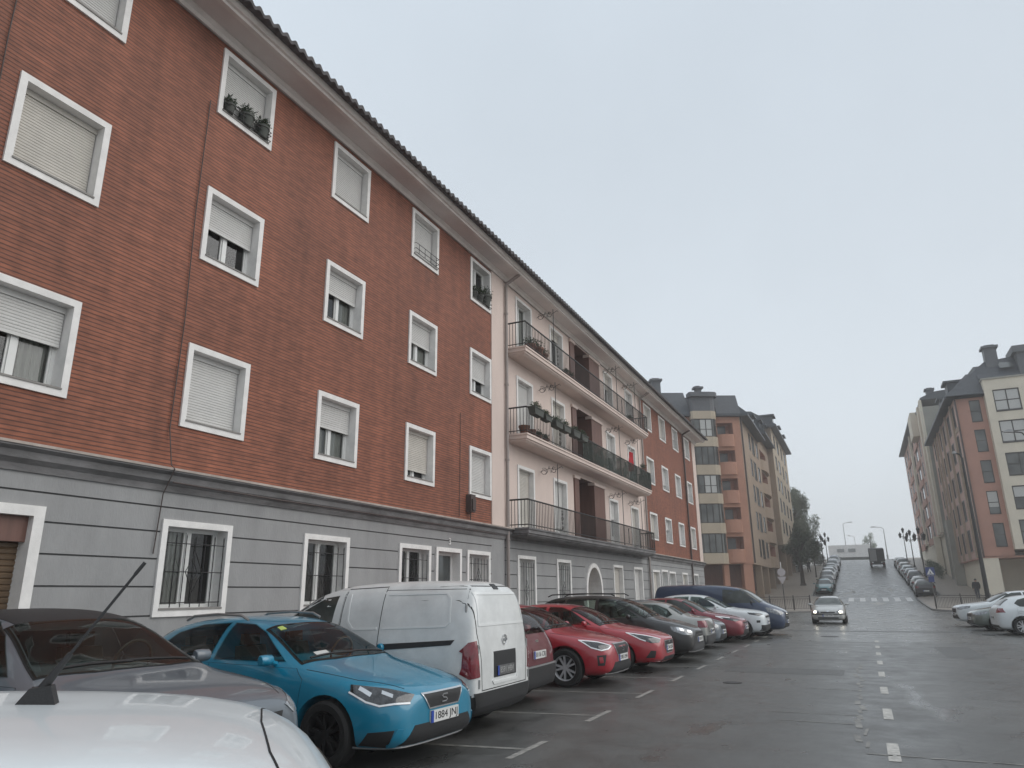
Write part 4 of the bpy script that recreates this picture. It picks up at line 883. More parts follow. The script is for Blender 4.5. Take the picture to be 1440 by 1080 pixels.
MPV = Tb([(0, .30, .52, .52, .47, .64, .36, .71, .73), (.05, .23, .68, .56, .63, .69, .48, .765, .79), (.22, .20, .79, .64, .74, .77, .58, .84, .87), (.5, .19, .86, .72, .81, .86, .64, .925, .955),
  (.85, .19, .885, .78, .84, .94, .68, 1.0, 1.035), (1.1, .19, .89, .82, .85, .97, .70, 1.05, 1.09), (1.5, .19, .892, .84, .855, .99, .67, 1.30, 1.345), (1.95, .19, .892, .86, .855, 1.0, .625, 1.50, 1.55),
  (2.5, .19, .892, .88, .852, 1.01, .60, 1.57, 1.62), (3.3, .19, .892, .89, .85, 1.02, .595, 1.565, 1.615), (3.95, .20, .885, .90, .84, 1.03, .58, 1.51, 1.555), (4.2, .21, .87, .90, .82, 1.02, .59, 1.30, 1.335),
  (4.31, .23, .85, .86, .79, .97, .62, 1.08, 1.10), (4.36, .27, .81, .80, .74, .88, .56, .95, .97), (4.4, .34, .70, .70, .64, .78, .46, .83, .85)])
SUV = Tb([(0, .36, .56, .60, .52, .74, .40, .82, .84), (.05, .27, .72, .64, .67, .79, .52, .87, .895), (.2, .24, .83, .72, .78, .86, .62, .93, .955), (.5, .23, .91, .80, .86, .93, .70, .985, 1.015),
  (1.0, .23, .94, .86, .885, .99, .74, 1.035, 1.065), (1.32, .23, .945, .89, .895, 1.02, .75, 1.065, 1.10), (1.72, .23, .945, .91, .90, 1.04, .70, 1.29, 1.335), (2.1, .23, .945, .93, .90, 1.05, .65, 1.48, 1.525),
  (2.7, .23, .945, .95, .895, 1.07, .625, 1.54, 1.585), (3.3, .23, .945, .97, .89, 1.10, .61, 1.52, 1.565), (3.8, .24, .935, .98, .875, 1.12, .59, 1.45, 1.49), (4.08, .26, .92, .97, .85, 1.11, .60, 1.29, 1.32),
  (4.24, .29, .89, .93, .81, 1.05, .62, 1.12, 1.14), (4.33, .33, .85, .86, .75, .95, .56, 1.0, 1.02), (4.38, .40, .72, .76, .64, .84, .46, .88, .90)])
VAN = Tb([(0, .34, .54, .56, .50, .70, .38, .78, .80), (.06, .25, .70, .60, .65, .76, .50, .85, .88), (.25, .21, .79, .70, .74, .86, .60, .95, .98), (.6, .20, .835, .80, .79, .97, .68, 1.07, 1.11),
  (.95, .20, .845, .86, .81, 1.05, .71, 1.17, 1.21), (1.4, .20, .848, .90, .82, 1.08, .70, 1.46, 1.50), (1.85, .20, .848, .93, .822, 1.10, .685, 1.71, 1.755), (2.4, .20, .848, .96, .825, 1.12, .68, 1.80, 1.85),
  (3.2, .20, .848, .98, .825, 1.13, .68, 1.815, 1.87), (4.0, .20, .848, 1.0, .825, 1.14, .68, 1.80, 1.855), (4.22, .21, .845, 1.0, .822, 1.14, .67, 1.775, 1.825), (4.315, .24, .84, .98, .815, 1.12, .67, 1.66, 1.68),
  (4.365, .28, .82, .92, .79, 1.04, .66, 1.30, 1.31), (4.39, .33, .78, .80, .75, .92, .62, 1.04, 1.05), (4.4, .40, .70, .72, .66, .80, .5, .9, .91)])
def catmull(me, lv=2):
    o = bpy.data.objects.new("tmp", me); C.objects.link(o); md = o.modifiers.new("s", 'SUBSURF'); md.levels = lv; md.render_levels = lv
    dg = bpy.context.evaluated_depsgraph_get(); r = bpy.data.meshes.new_from_object(o.evaluated_get(dg)); bpy.data.objects.remove(o); return r
class Shell:
    """car body: x forward from the middle, y left, z up, wheels on z = 0"""
    def __init__(s, tab, L, W, Ht, axles, wr, arch=None, tw=.2, tail=0):
        bl, bw, bh = tab[-1][0], max(r[2] for r in tab) * 2, max(r[8] for r in tab)
        s.sx, s.sy, s.sz = L / bl, W / bw, Ht / bh; s.L = L; s.wr = wr; s.W = W; s.tab = tab; s.bw = bw; s.Ht = Ht
        rows = []
        def ring(r, col=False):
            S, zb, w_, zs, yb, zbe, ye, ze, zc = r; zm = zb + (zs - zb) * .52
            pts = [(0, zb), (w_ * .8, zb), (w_ * .965, zb + .06), (w_ * 1.0, zm), (w_ * .992, zs), (yb, zbe), (ye, ze), (ye * .6, ze + (zc - ze) * .72), (0, zc)]
            return [s.c(S, 0 if col else y, z) for y, z in pts]
        rows.append(ring(tab[0], True)); rows += [ring(r) for r in tab]; rows.append(ring(tab[-1], True))
        m = MB(); n = 9
        vs = [p for r in rows for p in r] + [Vector((p[0], -p[1], p[2])) for r in rows for p in r]; fs = []; K = len(rows) * n
        for i in range(len(rows) - 1):
            for j in range(n - 1):
                a, b_, c, d = i * n + j, (i + 1) * n + j, (i + 1) * n + j + 1, i * n + j + 1
                fs.append((a, b_, c, d)); fs.append((a + K, d + K, c + K, b_ + K))
        m.add(vs, fs); me = bpy.data.meshes.new("b"); me.from_pydata([tuple(v) for v in m.v], [], m.f)
        bm = bmesh.new(); bm.from_mesh(me); bmesh.ops.remove_doubles(bm, verts=bm.verts, dist=.0004)
        bmesh.ops.dissolve_degenerate(bm, edges=bm.edges, dist=.0004); bmesh.ops.recalc_face_normals(bm, faces=bm.faces); bm.to_mesh(me); bm.free()
        me = catmull(me, 2)
        s.full = me.copy(); bm = bmesh.new(); bm.from_mesh(me); s.bvh = BVHTree.FromBMesh(bm); bm.free()
        s.ax = [L / 2 - axles[0], -L / 2 + axles[1]]; ar = arch or wr + .055; s.ar = ar; s.tw = tw
        # wheel arches
        o = bpy.data.objects.new("tmp", me); C.objects.link(o); cut = []
        for x in s.ax:
            for sd in (-1, 1):
                k = MB(); y0, y1 = sorted((sd * (W / 2 - tw - .12), sd * (W / 2 + .3))); k.M = Matrix.Translation((x, 0, wr)); k.lathe([(0, y0), (ar, y0), (ar, y1), (0, y1)], 32, 'y')
                co = k.build('cut', []) if False else bpy.data.objects.new('cut', k.mesh('cut', M['dark'])); C.objects.link(co)
                bm = bmesh.new(); bm.from_mesh(co.data); bmesh.ops.remove_doubles(bm, verts=bm.verts, dist=1e-4); bmesh.ops.recalc_face_normals(bm, faces=bm.faces); bm.to_mesh(co.data); bm.free()
                co.data.materials.clear()
                md = o.modifiers.new("b", 'BOOLEAN'); md.operation = 'DIFFERENCE'; md.solver = 'EXACT'; md.object = co; cut.append(co)
        dg = bpy.context.evaluated_depsgraph_get(); dg.update(); s.me = bpy.data.meshes.new_from_object(o.evaluated_get(dg)); bpy.data.objects.remove(o)
        for c in cut: bpy.data.objects.remove(c)
        for p in s.me.polygons:
            c = p.center
            if any(math.hypot(c.x - x, c.z - wr) < ar * .9995 for x in s.ax) or (any(abs(math.hypot(c.x - x, c.z - wr) - ar) < .02 for x in s.ax) and abs((Vector((c.x, 0, c.z)) - Vector((min(s.ax, key=lambda q: abs(q - c.x)), 0, wr))).normalized().dot(p.normal)) > .9): p.material_index = 1
            p.use_smooth = True
        s.me.set_sharp_from_angle(angle=R(38))
    def cabin(s, cuts):
        o = bpy.data.objects.new("tmp", s.me); C.objects.link(o); cs = []
        for pts, d, dep in cuts:
            d = Vector(d).normalized(); P = [s.c(*p) for p in pts]; ce = sum(P, Vector()) / len(P); P = [ce + (p - ce) * .965 for p in P]; n = len(P)
            me = bpy.data.meshes.new("cut"); me.from_pydata([p - d * dep[0] for p in P] + [p + d * dep[1] for p in P], [], [list(range(n))[::-1], list(range(n, 2 * n))] + [(i, (i + 1) % n, (i + 1) % n + n, i + n) for i in range(n)])
            bm = bmesh.new(); bm.from_mesh(me); bmesh.ops.recalc_face_normals(bm, faces=bm.faces); bm.to_mesh(me); bm.free()
            co = bpy.data.objects.new("cut", me); C.objects.link(co); cs.append(co); md = o.modifiers.new("b", 'BOOLEAN'); md.operation = 'DIFFERENCE'; md.solver = 'EXACT'; md.object = co
        dg = bpy.context.evaluated_depsgraph_get(); dg.update(); me = bpy.data.meshes.new_from_object(o.evaluated_get(dg)); bpy.data.objects.remove(o)
        for c in cs: bpy.data.objects.remove(c)
        for p in me.polygons:
            h = s.bvh.find_nearest(p.center)
            if h[0] is not None and h[3] > .004 and p.material_index == 0: p.material_index = 3
        me.set_sharp_from_angle(angle=R(38)); s.me = me
    def c(s, S, y, z): return Vector((s.L / 2 - S * s.sx, y * s.sy, z * s.sz))
    def body(s, paint, name='body'):
        me = s.me.copy(); me.materials.clear(); [me.materials.append(q) for q in (paint, M['dark'], M['plastic'], M['cabin'])]; me.name = name
        return me
    def panel(s, pts, d, off=.004, cut=.045, mirror=False, raw=False):
        """a thin panel laid over the body: pts (s, y, z) are seen along direction d and dropped onto the surface"""
        d = Vector(d).normalized(); V = (Vector((0, 0, 1)) - d * d.z); V = (V if V.length > .05 else Vector((-1, 0, 0)) - d * -d.x).normalized(); U = V.cross(d)
        P = [p if raw else s.c(*p) for p in pts]; bm = bmesh.new()
        f = bm.faces.new([bm.verts.new((p.dot(U), p.dot(V), 0)) for p in P])
        for ax in (0, 1):
            lo = min(v.co[ax] for v in bm.verts); hi = max(v.co[ax] for v in bm.verts); k = math.floor(lo / cut) + 1
            while k * cut < hi:
                co = [0, 0, 0]; no = [0, 0, 0]; co[ax] = k * cut; no[ax] = 1
                bmesh.ops.bisect_plane(bm, geom=bm.verts[:] + bm.edges[:] + bm.faces[:], plane_co=co, plane_no=no, dist=1e-5); k += 1
        for v in bm.verts:
            o = U * v.co.x + V * v.co.y - d * 6; h = s.bvh.ray_cast(o, d)
            if h[0] is None:
                q = o + d * 6; q = s.bvh.find_nearest(q - d * (q - P[0]).dot(d)); h = q
            nn = h[1] if h[1].dot(d) < 0 else -h[1]
            v.co = h[0] + nn * off; v.normal = nn
        bm.normal_update()
        ed = [e for e in bm.edges if e.is_boundary]; r = bmesh.ops.extrude_edge_only(bm, edges=ed)
        for v in [g for g in r['geom'] if isinstance(g, bmesh.types.BMVert)]:
            h = s.bvh.find_nearest(v.co); v.co = h[0] - (v.co - h[0]).normalized() * .003 if (v.co - h[0]).length > 1e-6 else v.co
        vs = [v.co.copy() for v in bm.verts]; bm.verts.index_update(); fs = [[v.index for v in f.verts] for f in bm.faces]; bm.free()
        if mirror: vs = [Vector((v.x, -v.y, v.z)) for v in vs]
        return vs, fs
    def strip(s, pts, d, wd, off=.003, mirror=False, closed=False, raw=False):
        """a narrow band along a line, laid over the body"""
        b = MB(); P = [p if raw else s.c(*p) for p in pts]; d = Vector(d).normalized()
        if closed: P = P + [P[0]]
        for i in range(len(P) - 1):
            a, c = P[i], P[i + 1]; t = c - a; t -= d * t.dot(d)
            if t.length < 1e-5: continue
            t.normalize(); n = t.cross(d) * wd / 2; e = t * wd * .3
            b.add(*s.panel([a - e + n, c + e + n, c + e - n, a - e - n], d, off + i * .0002, .04, mirror, raw=True))
        return b
SMO = 40
def put(root, name, m_, *adds, parent=None, smooth=SMO):
    b = MB()
    for a in adds: b.add(a.v, a.f) if isinstance(a, MB) else b.add(*a)
    o = b.build(name, m_, None, smooth); o.parent = parent or root; return o
def wheel(root, x, y, r, wd, rim='alloy', style=5):
    key = ('wh', round(r, 3), wd); sd = 1 if y > 0 else -1
    def ty():
        m = MB(); w2 = wd / 2; m.lathe([(r * .66, -w2 * .8), (r * .72, -w2), (r * .9, -w2 * 1.02), (r * .985, -w2 * .8), (r, -w2 * .5), (r, w2 * .5), (r * .985, w2 * .8), (r * .9, w2 * 1.02), (r * .72, w2), (r * .66, w2 * .8)], 36, 'y', close=True)
        return m.mesh('wheel', M['tyre'], 35)
    def ri():
        m = MB(); w2 = wd / 2; R_ = r * .68
        m.lathe([(R_, w2 * .72), (R_ * .97, w2 * .86), (R_ * .9, w2 * .6), (R_ * .88, -w2 * .4), (R_, -w2 * .6)], 36, 'y', close=True)
        m.k = 1; m.lathe([(0, w2 * .1), (R_ * .9, w2 * .1), (R_ * .9, w2 * .05), (0, w2 * .05)], 28, 'y'); m.k = 0
        for k in range(style):
            a0 = 2 * math.pi * k / style
            for da in ((-.16, .16) if style <= 6 else (0,)):
                a = a0 + da * .9; b0 = a0 + da * 1.5
                def pt(rr, an, off, yy): return (rr * math.cos(an) - off * math.sin(an), yy, rr * math.sin(an) + off * math.cos(an))
                h0, h1 = R_ * .085, R_ * .06
                vs = [pt(R_ * .16, a, -h0, w2 * .62), pt(R_ * .16, a, h0, w2 * .62), pt(R_ * .95, b0, h1, w2 * .72), pt(R_ * .95, b0, -h1, w2 * .72), pt(R_ * .16, a, -h0, w2 * .2), pt(R_ * .16, a, h0, w2 * .2), pt(R_ * .95, b0, h1, w2 * .3), pt(R_ * .95, b0, -h1, w2 * .3)]
                m.add(vs, [(0, 1, 2, 3), (0, 3, 7, 4), (1, 5, 6, 2), (3, 2, 6, 7), (0, 4, 5, 1)])
        m.lathe([(0, w2 * .7), (R_ * .2, w2 * .66), (R_ * .24, w2 * .5), (R_ * .24, w2 * .1)], 20, 'y')
        return m.mesh('rim', [M[rim], M['alloy_d']], 35)
    o = link('wheel', cmesh(key, ty), root, (x, y, r)); o.rotation_euler = (0, 0, 0 if sd > 0 else math.pi)
    link('rim', cmesh(key + (rim, style), ri), o); return o
def plate(root, sh, x, z, txt, front=True, m_='plate', tm='platechar', y=0, tilt=0, w_=.52, h_=.115):
    P = sh.bvh.ray_cast(Vector((6 if front else -6, y, z)), Vector((-1 if front else 1, 0, 0)))[0]
    xx = (P.x if P else x); k = 1 if front else -1; xx += k * .012
    b = MB(); x0, x1 = sorted((xx - k * .03, xx + k * .008)); b.box(x0, x1, y - w_ / 2, y + w_ / 2, z - h_ / 2, z + h_ / 2); o = b.build('number_plate', M[m_], root)
    b = MB(); x0, x1 = sorted((xx, xx + k * .0095)); ys = (y + w_ / 2 - .045, y + w_ / 2) if not front else (y - w_ / 2, y - w_ / 2 + .045)
    b.box(x0, x1, *ys, z - h_ / 2, z + h_ / 2); e = b.build('country_band', M['plateblue'], None); e.parent = o
    if txt:
        t = text_mesh(txt, h_ * .88, M[tm], o, (xx + k * .009, y + (.02 if front else -.02), z), (R(90), 0, R(90 if front else -90)), ext=.0015, width=w_ * .8)
    return o
def mirror_(root, sh, S, y, z, m_, sz=.82):
    for sd in (1, -1):
        p = sh.c(S, y, z); b = MB(); b.M = Matrix.Translation((p.x, sd * p.y, p.z))
        b.lathe([(.001, -.10), (.062, -.095), (.072, -.08), (.076, 0), (.07, .085), (.05, .105), (.001, .11)], 10, 'y')
        for v in b.v: v.x = p.x + (v.x - p.x) * (1.0 if v.x > p.x else .45) * sz; v.z = p.z + (v.z - p.z) * .95 * sz; v.y = sd * p.y + (v.y - sd * p.y) * 1.05 * sz
        b.M = None; b.tube([(p.x, sd * (p.y - .07), p.z - .02), (p.x - .03, sd * (p.y - .2), p.z - .05)], .03, 6)
        b.build('mirror', m_, root, 40)
def glass_side(root, sh, polys, m_='autoglass'):
    for pl in polys:
        for mi in (False, True): put(root, 'side_window', M[m_], sh.panel(pl, (0, -1, 0), .005, .04, mi))
def door(root, sh, pl, paint, hz, hs, handle='paint'):
    for mi in (False, True):
        o = put(root, 'door', paint, sh.panel(pl, (0, -1, 0), .0045, .09, mi))
        put(root, 'door_gap', M['seam'], sh.strip(pl, (0, -1, 0), .008, .0015, mi, True), parent=o)
        if hz:
            p = sh.c(hs, .9, hz); h = sh.bvh.ray_cast(Vector((p.x, 3, p.z)), Vector((0, -1, 0)))[0]
            if h:
                b = MB(); y = h.y * (-1 if mi else 1); k = -1 if mi else 1; b.tube([(p.x - .09, y + k * .01, p.z), (p.x - .07, y + k * .035, p.z + .003), (p.x + .07, y + k * .035, p.z + .006), (p.x + .09, y + k * .01, p.z + .006)], .014, 6)
                c = b.build('handle', paint if handle == 'paint' else M[handle], None, 50); c.parent = o
def basics(root, sh, paint, spec):
    if spec.get('cabin') and not hasattr(sh, 'open'):
        sh.open = True; cut = []
        if 'ws' in spec: cut.append((spec['ws'], spec.get('wsd', (-.55, 0, -.83)), (.3, .30)))
        if 'rw' in spec: cut.append((spec['rw'], spec.get('rwd', (.8, 0, -.6)) if spec.get('rwd', (.8, 0, -.6))[0] < 0 else tuple(-v if i == 0 else v for i, v in enumerate(spec.get('rwd', (.8, 0, -.6)))) if False else spec.get('rwd', (.8, 0, -.6)), (.3, .3)))
        for pl in spec['sw']: cut.append(([(p[0], 1.0, p[2]) for p in pl], (0, -1, 0), (.3, 2.4)))
        sh.cabin(cut)
    me = sh.body(paint)
    if 'lower' in spec:
        for p in me.polygons:
            for (zt_, xa, xb) in spec['lower']:
                if p.material_index == 0 and p.center.z < zt_ and sh.L / 2 - xb * sh.sx < p.center.x < sh.L / 2 - xa * sh.sx: p.material_index = 2
    link('body', me, root)
    for x in sh.ax:
        for sd in (1, -1): wheel(root, x, sd * (sh.W / 2 - spec.get('tw', .2) / 2 - .015), sh.wr, spec.get('tw', .2), spec.get('rim', 'alloy'), spec.get('style', 5))
    g = spec.get('glass', 'autoglass')
    if 'ws' in spec:
        o = put(root, 'windscreen', M[g], sh.panel(spec['ws'], spec.get('wsd', (-.55, 0, -.83)), .005, .05))
        put(root, 'glass_edge', M['seam'], sh.strip(spec['ws'], spec.get('wsd', (-.55, 0, -.83)), .028, .003, closed=True), parent=o)
    if spec.get('cabin'):
        b_z = min(p[2] for p in spec['sw'][0]); s_m = max(p[0] for p in spec['sw'][0])
        for S_, ys in ((s_m - .12, (.36, -.36)), (s_m + .75, (.42, 0, -.42))):
            for y_ in ys:
                p = sh.c(S_, y_, b_z); b = MB(); k_ = .9 if len(ys) == 2 else .75
                b.prism([(p.x - .07, p.z - .12), (p.x + .06, p.z - .12), (p.x - .02, p.z + .14 * k_), (p.x - .10, p.z + .14 * k_)], 'y', p.y - .2, p.y + .2)
                b.prism([(p.x - .12, p.z + .15 * k_), (p.x - .03, p.z + .15 * k_), (p.x - .045, p.z + .29 * k_), (p.x - .13, p.z + .28 * k_)], 'y', p.y - .12, p.y + .12); b.tube([(p.x - .07, p.y, p.z + .1), (p.x - .08, p.y, p.z + .18)], .03, 6)
                b.build('seat', M['seat'], root, 50)
        p0_ = spec['ws'][1]; p = sh.c(p0_[0] + .42, .36, b_z + .02); b = MB(); ring = [(p.x + .05 * math.sin(a_), p.y + .18 * math.cos(a_), p.z + .18 * math.sin(a_)) for a_ in [i * math.pi / 10 for i in range(21)]]; b.tube(ring, .014, 6); b.tube([(p.x, p.y - .17, p.z), (p.x + .02, p.y, p.z - .02), (p.x, p.y + .17, p.z)], .018, 5); b.build('steering_wheel', M['seat'], root, 50)
        a_, c_2 = sh.c(p0_[0] + .02, 0, b_z - .03), sh.c(p0_[0] + .42, 0, b_z - .1); b = MB(); b.prism([(c_2.x, a_.z - .22), (a_.x, a_.z - .22), (a_.x, a_.z - .01), (c_2.x + .12, a_.z + .015), (c_2.x, a_.z - .05)], 'y', -.68 * sh.sy, .68 * sh.sy); b.build('dashboard', M['seat'], root, 40)
    if 'rw' in spec: put(root, 'rear_window', M[g], sh.panel(spec['rw'], spec.get('rwd', (.8, 0, -.6)), .005, .05))
    if 'sw' in spec: glass_side(root, sh, spec['sw'], g)
    for dpl, hz, hs in spec.get('doors', []): door(root, sh, dpl, paint, hz, hs, spec.get('handle', 'paint'))
    if 'mir' in spec: mirror_(root, sh, *spec['mir'], M[spec['mirm']] if 'mirm' in spec else paint)
    for name, m_, pts, d, off in spec.get('pan', []):      # symmetrical pairs or centred panels
        cen = d[1] == 0 and abs(sum(p[1] for p in pts)) < 1e-6
        for mi in ((False,) if cen else (False, True)): put(root, name, M[m_] if isinstance(m_, str) else m_, sh.panel(pts, d, off, .045, mi))
    for name, m_, pts, d, wd, off, cl in spec.get('str', []):
        cen = abs(sum(p[1] for p in pts)) < 1e-6
        for mi in ((False,) if cen else (False, True)): put(root, name, M[m_] if isinstance(m_, str) else m_, sh.strip(pts, d, wd, off, mi, cl))
F_ = (-1, 0, 0); Rr = (1, 0, 0); SD = (0, -1, 0); FD = (-1, -.75, -.12); RD = (1, -.75, -.05); UP = (0, 0, -1)
def sym(pts): return pts + [(s_, -y, z) for s_, y, z in reversed(pts)]
def sym_line(pts): return list(reversed([(s_, -y, z) for s_, y, z in pts])) + [p for p in pts if p[1] > 1e-6]
def wiper(root, sh, S, z, m_='plastic', d=(-.55, 0, -.83)):
    put(root, 'wiper', M[m_], sh.strip([(S, .62, z), (S, .2, z + .03), (S, -.05, z + .015)], d, .022, .012), sh.strip([(S, .05, z), (S, -.3, z + .03), (S, -.6, z + .015)], d, .022, .012))

HW = [(1.24, .35, 1.0), (1.33, .745, .98), (2.02, .575, 1.375), (1.98, .3, 1.405)]
H_SW = [[(1.52, 0, 1.0), (2.02, 0, 1.29), (2.28, 0, 1.375), (2.60, 0, 1.39), (2.60, 0, 1.0)], [(2.67, 0, 1.0), (2.67, 0, 1.39), (3.15, 0, 1.365), (3.5, 0, 1.27), (3.64, 0, 1.14), (3.5, 0, 1.03)]]
H_DR = [([(1.24, 0, .36), (1.2, 0, .84), (1.34, 0, .94), (2.62, 0, .965), (2.655, 0, .36)], .86, 2.45), ([(2.68, 0, .36), (2.645, 0, .965), (3.6, 0, .985), (3.6, 0, .80), (3.3, 0, .74), (3.12, 0, .56), (3.06, 0, .36)], .88, 3.45)]
def hatch_spec(**k):
    d = dict(ws=sym(HW), rw=[(3.80, .50, 1.32), (4.07, .60, 1.06), (4.07, -.60, 1.06), (3.80, -.50, 1.32)], sw=H_SW, doors=H_DR, mir=(1.62, 1.0, 1.03),
             pan=[('tail_lamp', 'red', [(4.1, .84, .97), (4.2, .60, .97), (4.24, .60, .80), (4.0, .88, .82)], RD, .006), ('rear_bumper', 'plastic', sym([(4.2, .62, .34), (4.2, .70, .24)])[:0] or [(4.2, .66, .36), (4.2, .70, .26), (4.2, -.70, .26), (4.2, -.66, .36)], Rr, .006)],
             str=[('bonnet_gap', 'seam', [(.16, .50, .79), (.6, .70, .865), (1.22, .79, .945)], UP, .008, .0015, False)])
    d['pan'] = d['pan'] + k.pop('pan', []); d['str'] = d['str'] + k.pop('str', []); d.update(k); return d
DIN = {}
def shell(key, *a, **k):
    if key not in DIN: DIN[key] = Shell(*a, **k)
    return DIN[key]
def park(root, sh, X, Y, head, nose=True, z=None):
    """put the nose (or the tail) at X, Y; head = direction the nose points, degrees from +X"""
    a = R(head); k = sh.L / 2 * (-1 if nose else 1)
    x, y = X + k * math.cos(a), Y + k * math.sin(a); root.location = (x, y, zg(x) if z is None else z); root.rotation_euler = (0, 0, a)
GRP = 'cars parked in the bays along the terrace'

def mpv_spec(**k):
    d = dict(ws=sym([(1.08, .35, 1.07), (1.18, .74, 1.04), (1.92, .60, 1.49), (1.88, .3, 1.535)]), rw=[(4.02, .52, 1.50), (4.29, .66, 1.12), (4.29, -.66, 1.12), (4.02, -.52, 1.50)], rwd=(.85, 0, -.4),
             sw=[[(1.32, 0, 1.06), (1.75, 0, 1.33), (2.05, 0, 1.49), (2.45, 0, 1.525), (2.45, 0, 1.05)], [(2.52, 0, 1.05), (2.52, 0, 1.525), (3.35, 0, 1.525), (3.35, 0, 1.07)], [(3.42, 0, 1.07), (3.42, 0, 1.52), (3.8, 0, 1.49), (4.05, 0, 1.32), (3.98, 0, 1.13)]],
             doors=[([(1.14, 0, .40), (1.1, 0, .9), (1.26, 0, 1.0), (2.47, 0, 1.02), (2.5, 0, .40)], .90, 2.3), ([(2.53, 0, .40), (2.5, 0, 1.02), (3.4, 0, 1.04), (3.4, 0, .80), (3.25, 0, .72), (3.1, 0, .40)], .92, 3.25)], mir=(1.55, 1.0, 1.09),
             str=[('bonnet_gap', 'seam', [(.16, .5, .85), (.5, .68, .93), (1.05, .76, 1.01)], UP, .008, .0015, False), ('tailgate_gap', 'seam', [(4.3, .70, 1.05), (4.36, .72, .62), (4.36, -.72, .62), (4.3, -.70, 1.05)], Rr, .010, .0015, False)], pan=[])
    d['pan'] = d['pan'] + k.pop('pan', []); d['str'] = d['str'] + k.pop('str', []); d.update(k); return d
def roof_bars(t, sh, s0, s1, y, z, m_='plastic'):
    for sd in (1, -1):
        b = MB(); P = [sh.c(s0, y, z - .05), sh.c(s0 + .12, y, z), sh.c((s0 + s1) / 2, y, z + .015), sh.c(s1 - .12, y, z - .01), sh.c(s1, y, z - .06)]
        b.tube([(p.x, sd * p.y, p.z) for p in P], .016, 6); b.build('roof_rail', M[m_], t, 50)
# --- blue hatchback
P_blue = paint_mat("blue paint", (.004, .205, .335), .05, .3)
sh = shell('leon', HATCH, 4.26, 1.816, 1.46, (.87, .76), .325, tw=.215)
t = thing('parked_car', 'blue hatchback with plate 1884 JNJ parked nose out beside the white van', 'car', group=GRP)
basics(t, sh, P_blue, hatch_spec(cabin=True, glass='cabinglass', tw=.215, rim='alloy_d', pan=[
    ('headlight', 'lensd', [(.10, .43, .70), (.26, .62, .765), (.56, .83, .815), (.54, .865, .75), (.36, .84, .665), (.26, .77, .625), (.18, .66, .635), (.10, .52, .63)], FD, .007),
    ('grille', 'plastic', [(0, .375, .70), (0, .27, .555), (0, -.27, .555), (0, -.375, .70)], F_, .006),
    ('lower_intake', 'plastic', [(0, .50, .425), (0, .64, .25), (0, -.64, .25), (0, -.50, .425)], F_, .005),
    ('fog_recess', 'plastic', [(.12, .70, .40), (.3, .86, .385), (.36, .89, .27), (.16, .74, .245)], FD, .005),
    ('bumper_fin', P_blue, [(.1, .60, .40), (.12, .67, .41), (.14, .76, .25), (.1, .68, .25)], FD, .012)],
    str=[('chrome_trim', 'chrome', [(0, .375, .70), (0, .27, .555), (0, -.27, .555), (0, -.375, .70)], F_, .014, .010, True),
         ('lamp_strip', 'drl', [(.55, .865, .745), (.36, .84, .662), (.26, .77, .622), (.18, .66, .632), (.10, .52, .628)], FD, .016, .011, False),
         ('lamp_reflector', 'chrome', [(.29, .69, .735), (.24, .63, .70)], FD, .035, .009, False), ('lamp_reflector', 'chrome', [(.47, .80, .775), (.38, .775, .725)], FD, .04, .009, False),
         ('chin_trim', 'steel', [(.1, .78, .225), (.02, .45, .222), (.02, -.45, .222), (.1, -.78, .225)], F_, .012, .010, False),
         ('badge', 'chrome', [(0, .048, .668), (0, -.028, .668), (0, -.045, .652), (0, -.028, .637), (0, .028, .628), (0, .045, .612), (0, .028, .596), (0, -.048, .596)], F_, .012, .014, False),
         ('wing_crease', 'seam', [(.62, 0, .80), (1.15, 0, .84)], SD, .005, .0012, False)]))
plate(t, sh, 0, .465, '1884 JNJ'); wiper(t, sh, 1.36, 1.0)
put(t, 'windscreen_sticker', M['sticker'], sh.panel([(1.97, -.43, 1.36), (1.97, -.50, 1.36), (1.90, -.52, 1.31), (1.90, -.44, 1.31)], (-.55, 0, -.83), .008, .05))
put(t, 'windscreen_sticker', M['blind'], sh.panel([(1.37, -.30, 1.03), (1.37, -.5, 1.03), (1.43, -.5, 1.06), (1.43, -.30, 1.065)], (-.55, 0, -.83), .008, .05))
roof_bars(t, sh, 2.35, 3.4, .60, 1.475, 'steel')
park(t, sh, 7.22, 4.2, -93)

# --- dark grey crossover
P_grey = paint_mat("grey paint", (.115, .135, .155), .0, .4, .08, .8)
sh = shell('suvg', SUV, 4.36, 1.84, 1.6, (.9, .83), .335)
S_W = [(1.28, .35, 1.09), (1.38, .76, 1.065), (2.1, .61, 1.48), (2.05, .3, 1.515)]
S_SW = [[(1.60, 0, 1.095), (2.05, 0, 1.38), (2.3, 0, 1.475), (2.66, 0, 1.495), (2.66, 0, 1.105)], [(2.73, 0, 1.11), (2.73, 0, 1.495), (3.25, 0, 1.475), (3.6, 0, 1.40), (3.82, 0, 1.28), (3.6, 0, 1.16)]]
S_DR = [([(1.32, 0, .42), (1.28, 0, .92), (1.42, 0, 1.03), (2.68, 0, 1.065), (2.715, 0, .42)], .96, 2.5), ([(2.74, 0, .42), (2.705, 0, 1.065), (3.7, 0, 1.11), (3.7, 0, .9), (3.4, 0, .84), (3.2, 0, .64), (3.12, 0, .42)], .99, 3.5)]
